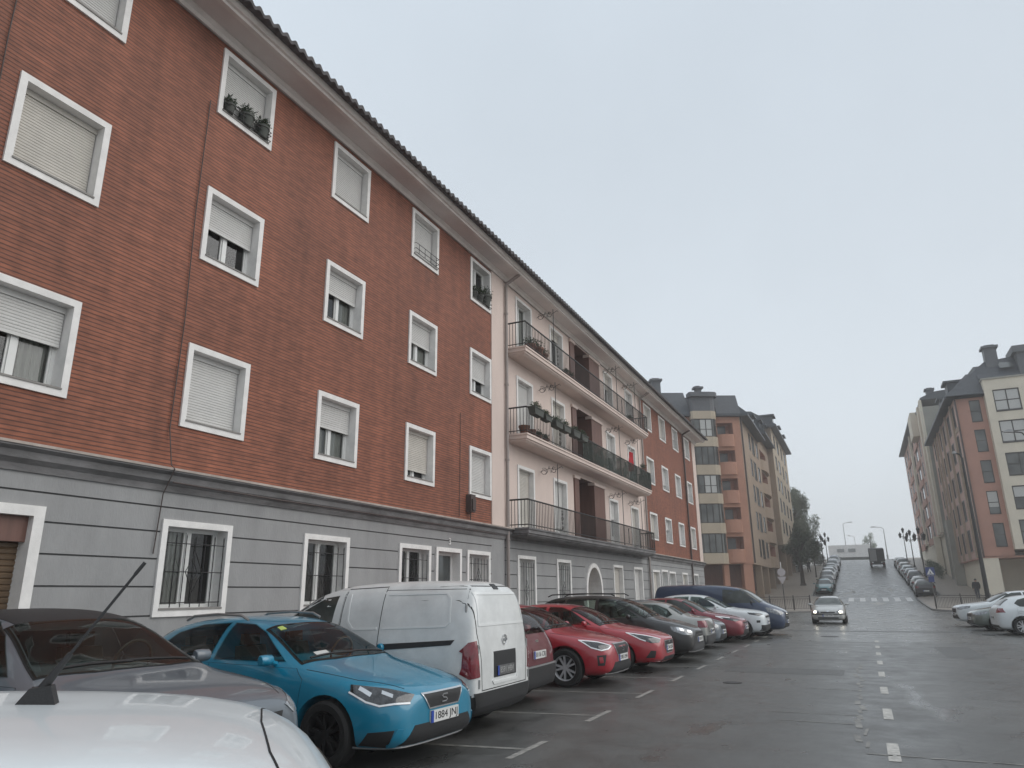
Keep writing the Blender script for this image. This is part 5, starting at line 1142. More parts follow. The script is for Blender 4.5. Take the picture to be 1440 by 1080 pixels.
def suv_spec(**k):
    d = dict(ws=sym(S_W), rw=[(3.86, .50, 1.44), (4.16, .60, 1.16), (4.16, -.60, 1.16), (3.86, -.50, 1.44)], sw=S_SW, doors=S_DR, mir=(1.7, 1.04, 1.12),
             pan=[('tail_lamp', 'red', [(4.2, .86, 1.03), (4.32, .60, 1.03), (4.34, .60, .86), (4.1, .92, .88)], RD, .006), ('sill_cladding', 'plastic', [(1.3, 0, .40), (3.1, 0, .40), (3.1, 0, .29), (1.3, 0, .29)], SD, .008)],
             str=[('bonnet_gap', 'seam', [(.16, .55, .91), (.6, .74, .99), (1.28, .82, 1.045)], UP, .008, .0015, False), ('arch_trim', 'plastic', [(.9 + .40 * math.cos(R(a)), 0, .34 + .40 * math.sin(R(a))) for a in range(0, 181, 15)], SD, .05, .008, False), ('arch_trim', 'plastic', [(3.55 + .40 * math.cos(R(a)), 0, .34 + .40 * math.sin(R(a))) for a in range(0, 181, 15)], SD, .05, .008, False)])
    d['pan'] = d['pan'] + k.pop('pan', []); d['str'] = d['str'] + k.pop('str', []); d.update(k); return d
S_FRONT = [('headlight', 'lens', [(.10, .46, .83), (.28, .66, .90), (.52, .86, .93), (.46, .89, .83), (.2, .74, .76), (.10, .56, .76)], FD, .007), ('grille', 'plastic', [(0, .46, .80), (0, .40, .62), (0, -.40, .62), (0, -.46, .80)], F_, .006),
           ('lower_intake', 'plastic', [(0, .56, .54), (0, .70, .36), (0, -.70, .36), (0, -.56, .54)], F_, .005)]
t = thing('parked_car', 'dark grey crossover parked between the white roof and the blue hatchback', 'car', group=GRP)
basics(t, sh, P_grey, suv_spec(cabin=True, glass='cabinglass', pan=S_FRONT + [('roof_panel', 'plastic', sym([(2.05, .55, 1.5), (3.7, .5, 1.46)])[:2] + [(3.7, -.5, 1.46), (2.05, -.55, 1.5)], UP, .004)],
    str=[('lamp_strip', 'drl', [(.50, .89, .91), (.45, .89, .80), (.33, .85, .72), (.30, .84, .64)], FD, .04, .012, False)]))
plate(t, sh, 0, .56, '4127 KLD'); wiper(t, sh, 1.42, 1.09)
park(t, sh, 4.4, 4.3, -93)

# --- white hatchback passing close by: its roof fills the lower left
P_wht = paint_mat("white paint", (.66, .70, .715), 0, .35, .06, .6)
MPV2 = [list(r) for r in MPV]; MPV2[10][6:] = [.585, 1.53, 1.575]; MPV2[11][6:] = [.58, 1.43, 1.47]; MPV2[12][6:] = [.60, 1.2, 1.22]
sh = shell('white', MPV2, 3.9, 1.72, 1.49, (.83, .7), .31)
t = thing('white_car', 'white hatchback standing askew close by, its roof carrying a slanted black aerial', 'car')
basics(t, sh, P_wht, mpv_spec(rw=[(4.24, .50, 1.38), (4.33, .62, 1.14), (4.33, -.62, 1.14), (4.24, -.50, 1.38)], rwd=(1, 0, -.15), pan=[('headlight', 'lens', [(.12, .44, .74), (.28, .64, .82), (.5, .83, .86), (.44, .86, .76), (.24, .76, .66), (.12, .56, .65)], FD, .007), ('grille', 'plastic', [(0, .40, .71), (0, .38, .64), (0, -.38, .64), (0, -.40, .71)], F_, .006), ('tail_lamp', 'red', [(4.2, .86, 1.08), (4.3, .74, 1.08), (4.34, .74, .80), (4.2, .87, .80)], RD, .008)],
    str=[('spoiler_gap', 'seam', [(4.08, -.58, 1.5), (4.04, -.3, 1.55), (4.03, 0, 1.56), (4.04, .3, 1.55), (4.08, .58, 1.5)], UP, .004, .0012, False)]))
plate(t, sh, 0, .46, '7302 FRC')
p = sh.bvh.ray_cast(sh.c(3.53, 0, 3), Vector((0, 0, -1)))[0]; b = MB()
b.prism([(p.x - .042, p.z - .012), (p.x + .042, p.z - .012), (p.x + .012, p.z + .03), (p.x - .026, p.z + .034)], 'y', p.y - .02, p.y + .02); an = b.build('aerial', M['plastic'], t)
b = MB(); b.tube([(p.x + .0, p.y, p.z + .015), (p.x - .05, p.y, p.z + .095)], .011, 8, r1=.0055); b.tube([(p.x - .05, p.y, p.z + .095), (p.x - .165, p.y, p.z + .275)], .0034, 6); b.tube([(p.x - .152, p.y, p.z + .255), (p.x - .169, p.y, p.z + .281)], .0045, 6)
o = b.build('aerial_rod', M['plastic'], None, 50); o.parent = an
park(t, sh, 1.58, 1.02, 135, nose=False)

# --- white panel van, tail to the road
sh = shell('van', VAN, 4.4, 1.695, 1.87, (.85, .8), .32, tw=.2)
t = thing('parked_van', 'white panel van backed out of its bay with a dented tailgate and a dark plate', 'van', group=GRP)
zt = 1.05
basics(t, sh, paint_mat("van white", (.66, .67, .66), 0, .42, .14, .5), dict(ws=sym([(1.0, .72, 1.2), (1.8, .63, 1.71)]), wsd=(-.6, 0, -.8), rim='alloy_d', style=9, lower=[(.50, 3.9, 4.5), (.34, 0, 4.5)],
    sw=[[(1.12, 0, 1.19), (1.5, 0, 1.42), (1.95, 0, 1.64), (2.18, 0, 1.67), (2.15, 0, 1.14)]], mir=(1.35, .98, 1.18), mirm='plastic', doors=[([(1.12, 0, .42), (1.08, 0, 1.1), (1.9, 0, 1.72), (2.28, 0, 1.745), (2.28, 0, .42)], 1.0, 2.15)],
    pan=[('tail_lamp', 'red', [(4.30, .82, 1.10), (4.36, .735, 1.12), (4.385, .70, .70), (4.30, .82, .68), (4.19, .845, .74), (4.22, .845, .80), (4.24, .845, .98), (4.19, .845, 1.0)], RD, .010),
         ('rear_bumper', 'plastic', [(4.3, .80, .52), (4.3, .76, .36), (4.3, -.76, .36), (4.3, -.80, .52)], Rr, .014), ('side_bumper', 'plastic', [(3.9, 0, .50), (4.34, 0, .50), (4.34, 0, .34), (3.9, 0, .34)], SD, .014),
         ('plate_recess', 'plastic', [(4.38, .33, .97), (4.38, .33, .66), (4.38, -.33, .66), (4.38, -.33, .97)], Rr, .004), ('slide_rail', 'plastic', [(2.95, 0, 1.06), (4.1, 0, 1.13), (4.05, 0, 1.07), (2.95, 0, .985)], SD, .006),
         ('headlight', 'lens', [(.10, .42, .74), (.4, .70, .90), (.8, .82, 1.0), (.6, .84, .80), (.2, .66, .66)], FD, .006), ('grille', 'plastic', [(0, .42, .70), (0, .36, .60), (0, -.36, .60), (0, -.42, .70)], F_, .005),
         ('brake_lamp', 'plastic', [(4.27, .07, 1.80), (4.27, .07, 1.735), (4.27, -.07, 1.735), (4.27, -.07, 1.80)], Rr, .010),
         ('side_step', 'plastic', [(1.2, 0, .34), (3.2, 0, .34), (3.2, 0, .25), (1.2, 0, .25)], SD, .01)],
    str=[('door_gap', 'seam', [(2.95, 0, .42), (2.95, 0, 1.78), (2.3, 0, 1.755), (2.3, 0, .42)], SD, .010, .0015, False), ('door_gap', 'seam', [(2.95, 0, 1.735), (4.15, 0, 1.74)], SD, .006, .0015, False),
         ('tailgate_gap', 'seam', [(4.22, .70, 1.775), (4.33, .70, 1.45), (4.36, .715, 1.2), (4.38, .665, .9), (4.38, .645, .54), (4.38, -.645, .54), (4.38, -.665, .9), (4.36, -.715, 1.2), (4.33, -.70, 1.45), (4.22, -.70, 1.775)], Rr, .010, .0015, True),
         ('pressed_panel', paint_mat("van white pressing", (.72, .73, .72), 0, .4, .04, .5), [(2.38, 0, 1.68), (2.42, 0, 1.34), (2.52, 0, 1.24), (2.90, 0, 1.255)], SD, .03, .007, False),
         ('pressed_panel', paint_mat("van white pressing", (.72, .73, .72), 0, .4, .04, .5), [(3.0, 0, 1.255), (3.95, 0, 1.29), (4.0, 0, 1.34), (3.97, 0, 1.62), (3.9, 0, 1.69), (3.02, 0, 1.68)], SD, .025, .006, False),
         ('pressed_panel', paint_mat("van white pressing", (.72, .73, .72), 0, .4, .04, .5), [(4.3, .60, 1.68), (4.36, .66, 1.30), (4.36, -.66, 1.30), (4.3, -.60, 1.68)], Rr, .03, .007, True),
         ('pressed_panel', paint_mat("van white pressing", (.72, .73, .72), 0, .4, .04, .5), [(4.4, .36, .63), (4.4, .33, .60), (4.4, -.33, .60), (4.4, -.36, .63)], Rr, .035, .012, False)]))
plate(t, sh, 0, .735, '8591 HBV', front=False, m_='plateold', tm='platechar2', w_=.50)
b = MB(); q = sh.bvh.ray_cast(Vector((-6, 0, 1.10)), Vector((1, 0, 0)))[0]; b.M = Matrix.Translation((q.x - .006, 0, 1.10))
b.lathe([(.05, -.008), (.062, -.012), (.062, .004), (.05, .004)], 24, 'x', close=True); b.box(-.014, -.004, -.068, .068, -.013, .013); b.build('badge', M['chrome'], t, 40)
for sd in (1, -1):
    for z in (.62, 1.02, 1.5):
        b = MB(); q = sh.bvh.ray_cast(Vector((-6, sd * .72, z)), Vector((1, 0, 0)))[0]
        if q: b.tube([(q.x - .004, sd * .725, z - .05), (q.x - .004, sd * .725, z + .05)], .014, 6); b.build('hinge', M['steel'], t, 50)
park(t, sh, 9.1, 4.38, 90, nose=False)

# --- maroon hatchback, tail to the road
P_mar = paint_mat("maroon paint", (.14, .018, .026), .25, .4)
sh = shell('maroon', MPV, 3.95, 1.69, 1.52, (.78, .68), .305)
t = thing('parked_car', 'maroon hatchback seen from behind with a black bumper, next to the white van', 'car', group=GRP)
basics(t, sh, P_mar, mpv_spec(lower=[(.5, 3.9, 4.5)], cabin=True, glass='cabinglass', rim='alloy_d', pan=[('tail_lamp', 'red', [(4.2, .86, 1.08), (4.3, .74, 1.08), (4.34, .74, .80), (4.2, .87, .80)], RD, .008),
    ('rear_bumper', 'plastic', [(4.36, .80, .60), (4.3, .78, .30), (4.3, -.78, .30), (4.36, -.80, .60)], Rr, .03), ('side_bumper', 'plastic', [(3.95, 0, .60), (4.34, 0, .60), (4.34, 0, .30), (3.95, 0, .30)], SD, .02),
    ('plate_recess', P_mar, [(4.36, .30, .90), (4.36, .30, .70), (4.36, -.30, .70), (4.36, -.30, .90)], Rr, .004)], str=[('bumper_trim', 'steel', [(4.36, .80, .61), (4.36, -.80, .61)], Rr, .02, .034, False), ('tailgate_handle', 'chrome', [(4.36, .05, 1.0), (4.36, -.05, 1.0)], Rr, .03, .012, False)]))
plate(t, sh, 0, .74, '8116 CBJ', front=False)
park(t, sh, 11.35, 4.85, 92, nose=False)

# --- bright red small crossover
P_red = paint_mat("red paint", (.33, .006, .018), .0, .35)
sh = shell('arona', HATCH, 4.1, 1.78, 1.50, (.86, .72), .34, tw=.215)
t = thing('parked_car', 'red small crossover with triangular headlamps and big alloy wheels beside the maroon car', 'car', group=GRP)
TRI = [(.12, .46, .70), (.30, .64, .775), (.56, .83, .815), (.34, .82, .69), (.2, .72, .635), (.13, .58, .655)]
basics(t, sh, P_red, hatch_spec(cabin=True, glass='cabinglass', tw=.215, pan=[('headlight', 'lensd', TRI, FD, .007), ('grille', 'plastic', [(0, .38, .735), (0, .40, .66), (0, .30, .54), (0, -.30, .54), (0, -.40, .66), (0, -.38, .735)], F_, .006),
    ('lower_intake', 'plastic', [(0, .46, .43), (0, .64, .25), (0, -.64, .25), (0, -.46, .43)], F_, .005), ('fog_recess', 'plastic', [(.14, .66, .56), (.3, .76, .55), (.26, .78, .38), (.16, .70, .38)], FD, .004),
    ('bumper_fin', P_red, [(.2, .71, .53), (.26, .75, .52), (.24, .75, .42), (.18, .71, .43)], FD, .008), ('sill_cladding', 'plastic', [(1.2, 0, .36), (3.1, 0, .36), (3.1, 0, .26), (1.2, 0, .26)], SD, .008)],
    str=[('lamp_strip', 'drl', TRI, FD, .018, .011, True), ('chrome_trim', 'steel', [(0, .38, .735), (0, .40, .66), (0, .30, .54), (0, -.30, .54), (0, -.40, .66), (0, -.38, .735)], F_, .016, .010, True),
         ('skid_trim', 'steel', [(.08, .66, .24), (.02, .4, .235), (.02, -.4, .235), (.08, -.66, .24)], F_, .018, .012, False), ('badge', 'chrome', [(0, .045, .68), (0, -.028, .68), (0, -.042, .664), (0, -.028, .65), (0, .028, .642), (0, .042, .626), (0, .028, .611), (0, -.045, .611)], F_, .013, .014, False),
         ('arch_trim', 'plastic', [(.86 * 4.26 / 4.1 + .40 * math.cos(R(a)), 0, .335 + .395 * math.sin(R(a))) for a in range(0, 181, 15)], SD, .05, .008, False)]))
plate(t, sh, 0, .50, '5903 LMH'); wiper(t, sh, 1.36, 1.0)
park(t, sh, 14.25, 4.35, -91)

# --- bright red hatchback
sh = shell('i30', HATCH, 4.34, 1.795, 1.455, (.9, .78), .32)
t = thing('parked_car', 'red hatchback with swept headlamps parked between the red crossover and the black people carrier', 'car', group=GRP)
SW_ = [(.11, .46, .68), (.30, .66, .76), (.66, .84, .835), (.40, .83, .71), (.22, .74, .625), (.12, .56, .62)]
basics(t, sh, paint_mat("cherry paint", (.36, .010, .022), .0, .35), hatch_spec(cabin=True, glass='cabinglass', pan=[('headlight', 'lensd', SW_, FD, .007), ('grille', 'plastic', [(0, .34, .66), (0, .36, .55), (0, .22, .40), (0, -.22, .40), (0, -.36, .55), (0, -.34, .66)], F_, .006),
    ('lower_intake', 'plastic', [(0, .40, .33), (0, .52, .25), (0, -.52, .25), (0, -.40, .33)], F_, .005), ('fog_recess', 'plastic', [(.14, .68, .46), (.22, .76, .47), (.3, .82, .32), (.16, .70, .32)], FD, .004)],
    str=[('lamp_strip', 'drl', [(.11, .46, .69), (.30, .66, .765), (.66, .84, .84), (.40, .83, .71), (.3, .79, .665)], FD, .018, .011, False), ('chrome_trim', 'steel', [(0, .34, .66), (0, .36, .55), (0, .22, .40), (0, -.22, .40), (0, -.36, .55), (0, -.34, .66)], F_, .014, .010, True),
         ('badge', 'chrome', [(0, -.06, .63), (0, .06, .63)], F_, .04, .012, False), ('chin_trim', 'red', [(.1, .74, .24), (.02, .45, .235), (.02, -.45, .235), (.1, -.74, .24)], F_, .02, .012, False)]))
plate(t, sh, 0, .50, '2746 KSN'); wiper(t, sh, 1.36, 1.0)
park(t, sh, 17.05, 4.12, -91)

# --- black people carrier
P_blk = paint_mat("black paint", (.010, .0095, .0095), .0, .4, .1, .7)
sh = shell('mpv', MPV, 4.4, 1.79, 1.62, (.88, .8), .32)
t = thing('parked_car', 'black people carrier with silver roof bars parked beyond the red hatchback', 'car', group=GRP)
ML = [(.12, .44, .74), (.28, .64, .82), (.5, .83, .86), (.44, .86, .76), (.24, .76, .66), (.12, .56, .65)]
basics(t, sh, P_blk, mpv_spec(cabin=True, glass='cabinglass', pan=[('headlight', 'lens', ML, FD, .007), ('grille', 'plastic', [(0, .40, .71), (0, .38, .64), (0, -.38, .64), (0, -.40, .71)], F_, .006), ('lower_intake', 'plastic_g', [(0, .58, .44), (0, .66, .28), (0, -.66, .28), (0, -.58, .44)], F_, .005),
    ('tail_lamp', 'red', [(4.2, .86, 1.08), (4.3, .72, 1.08), (4.34, .72, .84), (4.2, .87, .84)], RD, .008)], str=[('chrome_trim', 'chrome', [(0, .40, .655), (0, -.40, .655)], F_, .012, .010, False), ('chin_trim', 'steel', [(.06, .68, .275), (.02, -.4, .27), (.06, -.68, .275)], F_, .014, .012, False),
    ('lamp_reflector', 'chrome', [(.36, .76, .80), (.28, .70, .78)], FD, .08, .009, False), ('lamp_reflector', 'chrome', [(.2, .6, .735), (.15, .54, .73)], FD, .06, .009, False)]))
plate(t, sh, 0, .54, '3518 FJT'); wiper(t, sh, 1.2, 1.06)
roof_bars(t, sh, 2.0, 3.9, .60, 1.645)
park(t, sh, 19.55, 3.92, -91)

# --- silver saloon, tail to the road
P_sil = paint_mat("silver paint", (.33, .33, .31), .6, .35)
E_W = [(1.38, .35, .965), (1.47, .71, .945), (2.13, .55, 1.335), (2.08, .3, 1.365)]
E_SW = [[(1.62, 0, .965), (2.1, 0, 1.23), (2.3, 0, 1.32), (2.62, 0, 1.345), (2.62, 0, .965)], [(2.69, 0, .965), (2.69, 0, 1.345), (3.1, 0, 1.325), (3.42, 0, 1.21), (3.58, 0, 1.06), (3.46, 0, .985)]]
E_DR = [([(1.4, 0, .36), (1.36, 0, .8), (1.5, 0, .9), (2.64, 0, .93), (2.67, 0, .36)], .83, 2.45), ([(2.7, 0, .36), (2.66, 0, .93), (3.6, 0, .95), (3.6, 0, .8), (3.4, 0, .72), (3.2, 0, .36)], .85, 3.45)]
def sedan_spec(**k):
    d = dict(ws=sym(E_W), rw=[(3.46, .52, 1.28), (3.82, .62, 1.04), (3.82, -.62, 1.04), (3.46, -.52, 1.28)], rwd=(.5, 0, -.86), sw=E_SW, doors=E_DR, mir=(1.7, .94, .99),
             pan=[('tail_lamp', 'red', [(4.34, .83, .90), (4.48, .62, .90), (4.5, .60, .72), (4.3, .84, .72)], RD, .008)], str=[('bonnet_gap', 'seam', [(.16, .5, .745), (.6, .68, .83), (1.36, .76, .925)], UP, .008, .0015, False), ('boot_gap', 'seam', [(3.95, .60, 1.0), (4.42, .60, .965), (4.5, .58, .9), (4.54, .56, .6), (4.54, -.56, .6), (4.5, -.58, .9), (4.42, -.60, .965), (3.95, -.60, 1.0)], (.6, 0, -.8), .008, .0015, False)])
    d['pan'] = d['pan'] + k.pop('pan', []); d['str'] = d['str'] + k.pop('str', []); d.update(k); return d
sh = shell('sedan', SEDAN, 4.5, 1.73, 1.44, (.85, .95), .31)
t = thing('parked_car', 'silver saloon with its boot towards the road beyond the black people carrier', 'car', group=GRP)
basics(t, sh, P_sil, sedan_spec(rim='alloy', cabin=True, glass='cabinglass', pan=[('rear_bumper', 'plastic_g', [(4.5, .76, .52), (4.5, .74, .30), (4.5, -.74, .30), (4.5, -.76, .52)], Rr, .012), ('side_bumper', 'plastic_g', [(4.1, 0, .52), (4.46, 0, .52), (4.46, 0, .30), (4.1, 0, .30)], SD, .012)]))
plate(t, sh, 0, .62, '6450 BWP', front=False)
park(t, sh, 22.0, 4.05, 92, nose=False)

# --- grey hatchback mostly hidden
t = thing('parked_car', 'dark grey hatchback nearly hidden behind the silver saloon', 'car', group=GRP)
sh = shell('i30b', HATCH, 4.2, 1.76, 1.46, (.87, .76), .32)
GEN = [('headlight', 'lens', [(.10, .45, .70), (.28, .66, .765), (.55, .83, .80), (.45, .87, .70), (.2, .76, .61), (.10, .58, .61)], FD, .007), ('grille', 'plastic', [(0, .40, .66), (0, .32, .56), (0, -.32, .56), (0, -.40, .66)], F_, .006), ('lower_intake', 'plastic', [(0, .48, .42), (0, .60, .27), (0, -.60, .27), (0, -.48, .42)], F_, .005)]
basics(t, sh, P_grey, hatch_spec(pan=GEN)); plate(t, sh, 0, .48, '9084 GDS')
park(t, sh, 24.5, 4.15, -91)

# --- dark red hatchback
sh = shell('chr', HATCH, 4.25, 1.79, 1.50, (.9, .75), .33)
t = thing('parked_car', 'dark red hatchback with slit headlamps parked in front of the white sports utility car', 'car', group=GRP)
basics(t, sh, paint_mat("crimson paint", (.20, .014, .026), .3, .3), hatch_spec(pan=[('headlight', 'lensd', [(.14, .50, .72), (.4, .74, .80), (.8, .87, .86), (.5, .87, .76), (.25, .74, .68)], FD, .007), GEN[2], ('grille', 'plastic', [(0, .5, .66), (0, .48, .62), (0, -.48, .62), (0, -.5, .66)], F_, .006)],
    str=[('lamp_strip', 'drl', [(.4, .74, .80), (.8, .87, .855), (.6, .87, .79)], FD, .03, .011, False)])); plate(t, sh, 0, .50, '0672 LVB')
park(t, sh, 27.35, 3.85, -91)

# --- white sports utility car with dark windows
sh = shell('evq', SUV, 4.37, 1.9, 1.6, (.85, .82), .35)
t = thing('parked_car', 'white sports utility car with black lower bumper beside the dark blue van', 'car', group=GRP)
basics(t, sh, P_wht, suv_spec(cabin=True, glass='cabinglass', pan=[('headlight', 'lensd', [(.12, .50, .86), (.3, .70, .91), (.55, .88, .93), (.48, .90, .87), (.2, .78, .81)], FD, .007), ('grille', 'plastic', [(0, .5, .81), (0, .48, .74), (0, -.48, .74), (0, -.5, .81)], F_, .006), ('lower_bumper', 'plastic', [(.05, .78, .50), (.05, .76, .30), (.05, -.76, .30), (.05, -.78, .50)], F_, .006), ('fog_recess', 'plastic', [(.2, .76, .66), (.3, .84, .66), (.3, .84, .58), (.2, .78, .58)], FD, .006)]))
plate(t, sh, 0, .60, '1239 JHC')
park(t, sh, 29.4, 3.35, -91)

# --- dark blue van
q_ = lambda S: S * .74 if S < 1.9 else (1.406 + (S - 1.9) * (2.5 - 1.406) / .6 if S < 2.5 else S)
BVAN = [[q_(r[0]), *r[1:]] for r in VAN]; W_ = lambda pts: [(q_(p[0]), *p[1:]) for p in pts]
P_nav = paint_mat("navy paint", (.020, .038, .085), .2, .4)
sh = shell('bvan', BVAN, 5.2, 1.97, 1.98, (1.0, 1.0), .34)
t = thing('parked_van', 'long dark blue van parked at the far end of the row', 'van', group=GRP)
basics(t, sh, P_nav, dict(ws=sym(W_([(1.0, .72, 1.2), (1.8, .63, 1.71)])), wsd=(-.6, 0, -.8), sw=[W_([(1.14, 0, 1.17), (1.5, 0, 1.42), (1.85, 0, 1.62), (2.2, 0, 1.66), (2.2, 0, 1.15)])], mir=(q_(1.35), .98, 1.2), mirm='plastic', rim='alloy_d', style=9, doors=[(W_([(1.75, 0, .42), (1.5, 0, .95), (1.12, 0, 1.08), (1.85, 0, 1.66), (2.28, 0, 1.70), (2.28, 0, .42)]), 1.02, 1.9)],
    pan=[('headlight', 'lens', W_([(.12, .46, .80), (.4, .68, .92), (.75, .82, 1.02), (.66, .84, .86), (.25, .74, .72)]), FD, .008), ('grille', 'plastic', [(0, .42, .74), (0, .38, .60), (0, -.38, .60), (0, -.42, .74)], F_, .006), ('lower_bumper', 'plastic', [(0, .6, .46), (0, .66, .30), (0, -.66, .30), (0, -.6, .46)], F_, .006), ('tail_lamp', 'red', [(4.3, .83, 1.2), (4.36, .76, 1.2), (4.36, .76, .8), (4.3, .83, .8)], RD, .008)],
    str=[('chrome_trim', 'steel', [(0, .42, .70), (0, -.42, .70)], F_, .02, .010, False), ('door_gap', 'seam', [(2.32, 0, .42), (2.32, 0, 1.75), (3.3, 0, 1.76), (3.3, 0, .42)], SD, .010, .0015, False)]))
plate(t, sh, 0, .52, '5511 DZR')
park(t, sh, 32.0, 2.9, -91)

# --- silver old saloon coming on with its lamps lit
sh = shell('old', SEDAN, 4.25, 1.69, 1.40, (.82, .95), .30)
t = thing('oncoming_car', 'silver old saloon driving towards the viewer with lit headlamps', 'car')
basics(t, sh, paint_mat("pale silver paint", (.46, .46, .44), .4, .35), sedan_spec(glass='autoglass2', pan=[('headlight', 'lens', [(.06, .42, .67), (.12, .72, .68), (.14, .74, .57), (.06, .42, .56)], (-1, -.3, 0), .008), ('headlight_glow', 'lamp_on', [(.06, .56, .65), (.1, .69, .65), (.1, .69, .585), (.06, .56, .585)], (-1, -.3, 0), .014),
    ('grille', 'plastic', [(0, .36, .635), (0, .34, .58), (0, -.34, .58), (0, -.36, .635)], F_, .006), ('lower_intake', 'plastic', [(0, .5, .36), (0, .5, .29), (0, -.5, .29), (0, -.5, .36)], F_, .006)], str=[('bumper_trim', 'plastic', [(.16, .80, .515), (.04, .5, .515), (.02, -.5, .515), (.16, -.80, .515)], F_, .05, .010, False), ('badge', 'chrome', [(0, -.04, .66), (0, .04, .66)], F_, .05, .01, False)]))
plate(t, sh, 0, .43, '2208 CFK')
park(t, sh, 42.3, 1.85, 180)

# --- right side: three cars in bays
GR2 = 'cars parked on the right side of the road'
sh = shell('wag', HATCH, 4.3, 1.8, 1.47, (.87, .76), .325)
t = thing('parked_car', 'white hatchback with red tail lamps, nearest of the cars on the right edge', 'car', group=GR2)
basics(t, sh, P_wht, hatch_spec(pan=GEN)); plate(t, sh, 0, .62, '7715 JTM', front=False)
park(t, sh, 34.2, -4.35, -87, nose=False)
t = thing('parked_car', 'grey green old hatchback standing between the two white cars on the right', 'car', group=GR2)
basics(t, sh, paint_mat("grey green paint", (.16, .19, .17), .5, .35), hatch_spec(pan=GEN)); plate(t, sh, 0, .48, '3391 BPX')
park(t, sh, 37.4, -3.9, 95)
sh2 = shell('evq2', SUV, 4.4, 1.84, 1.6, (.9, .83), .34)
t = thing('parked_car', 'white sports utility car with dark grille, farthest of the cars in bays on the right', 'car', group=GR2)
basics(t, sh2, P_wht, suv_spec(pan=S_FRONT)); plate(t, sh2, 0, .56, '8823 LCN')
park(t, sh2, 41.0, -3.7, 95)

# ------------------------------------------------------------------ cars on the hill (few pixels each: body, glass, lamps, plate, wheels)
GH_L, GH_R = 'cars parked down the left kerb of the hill', 'cars parked up the right kerb of the hill'
far_sh = {'h': shell('i30b', HATCH, 4.2, 1.76, 1.46, (.87, .76), .32), 'm': shell('mpv', MPV, 4.4, 1.79, 1.62, (.88, .8), .32), 's': shell('evq2', SUV, 4.4, 1.84, 1.6, (.9, .83), .34)}
def far_proto(kind):
    t = thing('parked_car', '', 'car'); sp = {'h': hatch_spec, 'm': mpv_spec, 's': suv_spec}[kind]
    fr = {'h': GEN, 'm': [('headlight', 'lens', ML, FD, .007), ('grille', 'plastic', [(0, .40, .71), (0, .38, .64), (0, -.38, .64), (0, -.40, .71)], F_, .006), ('tail_lamp', 'red', [(4.2, .86, 1.08), (4.3, .74, 1.08), (4.34, .74, .80), (4.2, .87, .80)], RD, .008)], 's': S_FRONT}[kind]
    d = sp(pan=fr); d['doors'] = []; d['str'] = []; d['glass'] = 'autoglass2'; basics(t, far_sh[kind], P_wht, d)
    plate(t, far_sh[kind], 0, .5, '', True); plate(t, far_sh[kind], 0, .62, '', False); return t
PC = {'teal': paint_mat("teal paint", (.06, .17, .18), .4, .3), 'black': P_blk, 'white': P_wht, 'silver': P_sil, 'grey': P_grey, 'dark': paint_mat("dark blue paint", (.03, .035, .05), .3, .35), 'red': P_mar, 'beige': paint_mat("champagne paint", (.30, .28, .25), .4, .35)}
protos = {}
rowL = [('h', 'teal', 'teal hatchback, lowest of the cars on the left of the hill'), ('h', 'black', 'black hatchback parked second from the bottom on the left of the hill'), ('m', 'silver', 'silver people carrier parked third from the bottom on the left of the hill'), ('m', 'white', 'white people carrier parked fourth from the bottom on the left of the hill'), ('h', 'grey', 'grey hatchback parked mid way up the left kerb of the hill'), ('h', 'silver', 'silver hatchback above the grey one on the left of the hill'), ('s', 'dark', 'dark high car parked near the upper lanterns on the left of the hill'), ('h', 'white', 'white hatchback third from the top on the left of the hill'), ('m', 'grey', 'grey people carrier second from the top on the left of the hill'), ('h', 'black', 'black hatchback, topmost of the cars on the left of the hill')]
rowR = [('s', 'black', 'black high car, lowest on the right of the hill beside the blue sign'), ('h', 'silver', 'silver hatchback second from the bottom on the right of the hill'), ('m', 'dark', 'dark people carrier third from the bottom on the right of the hill'), ('h', 'grey', 'grey hatchback fourth from the bottom on the right of the hill'), ('h', 'white', 'white hatchback parked beside the dark truck on the right of the hill'), ('h', 'beige', 'champagne hatchback third from the top on the right of the hill'), ('m', 'black', 'black people carrier second from the top on the right of the hill'), ('h', 'silver', 'silver hatchback, topmost of the cars on the right of the hill')]
for row, side, x0, y, head, grp in ((rowL, 1, 88.0, 3.85, math.pi, GH_L), (rowR, -1, 84.8, -5.5, 0, GH_R)):
    for i, (kd, cl, lab) in enumerate(row):
        x = x0 + i * (5.6 if side > 0 else 6.1) + rnd.uniform(-.2, .2); z = zg(x); slope = math.atan2(zg(x + 1) - zg(x - 1), 2)
        if kd not in protos:
            o = protos[kd] = far_proto(kd); o['label'] = lab; o['group'] = grp
        else: o = dup(protos[kd], (0, 0, 0), 0, lab, grp)
        o.location = (x, y + rnd.uniform(-.1, .1), z); o.rotation_euler = (0, slope if head else -slope, head)
        for ch in o.children:
            if ch.name.split('.')[0] in ('body', 'mirror'): ch.material_slots[0].link = 'OBJECT'; ch.material_slots[0].material = PC[cl]
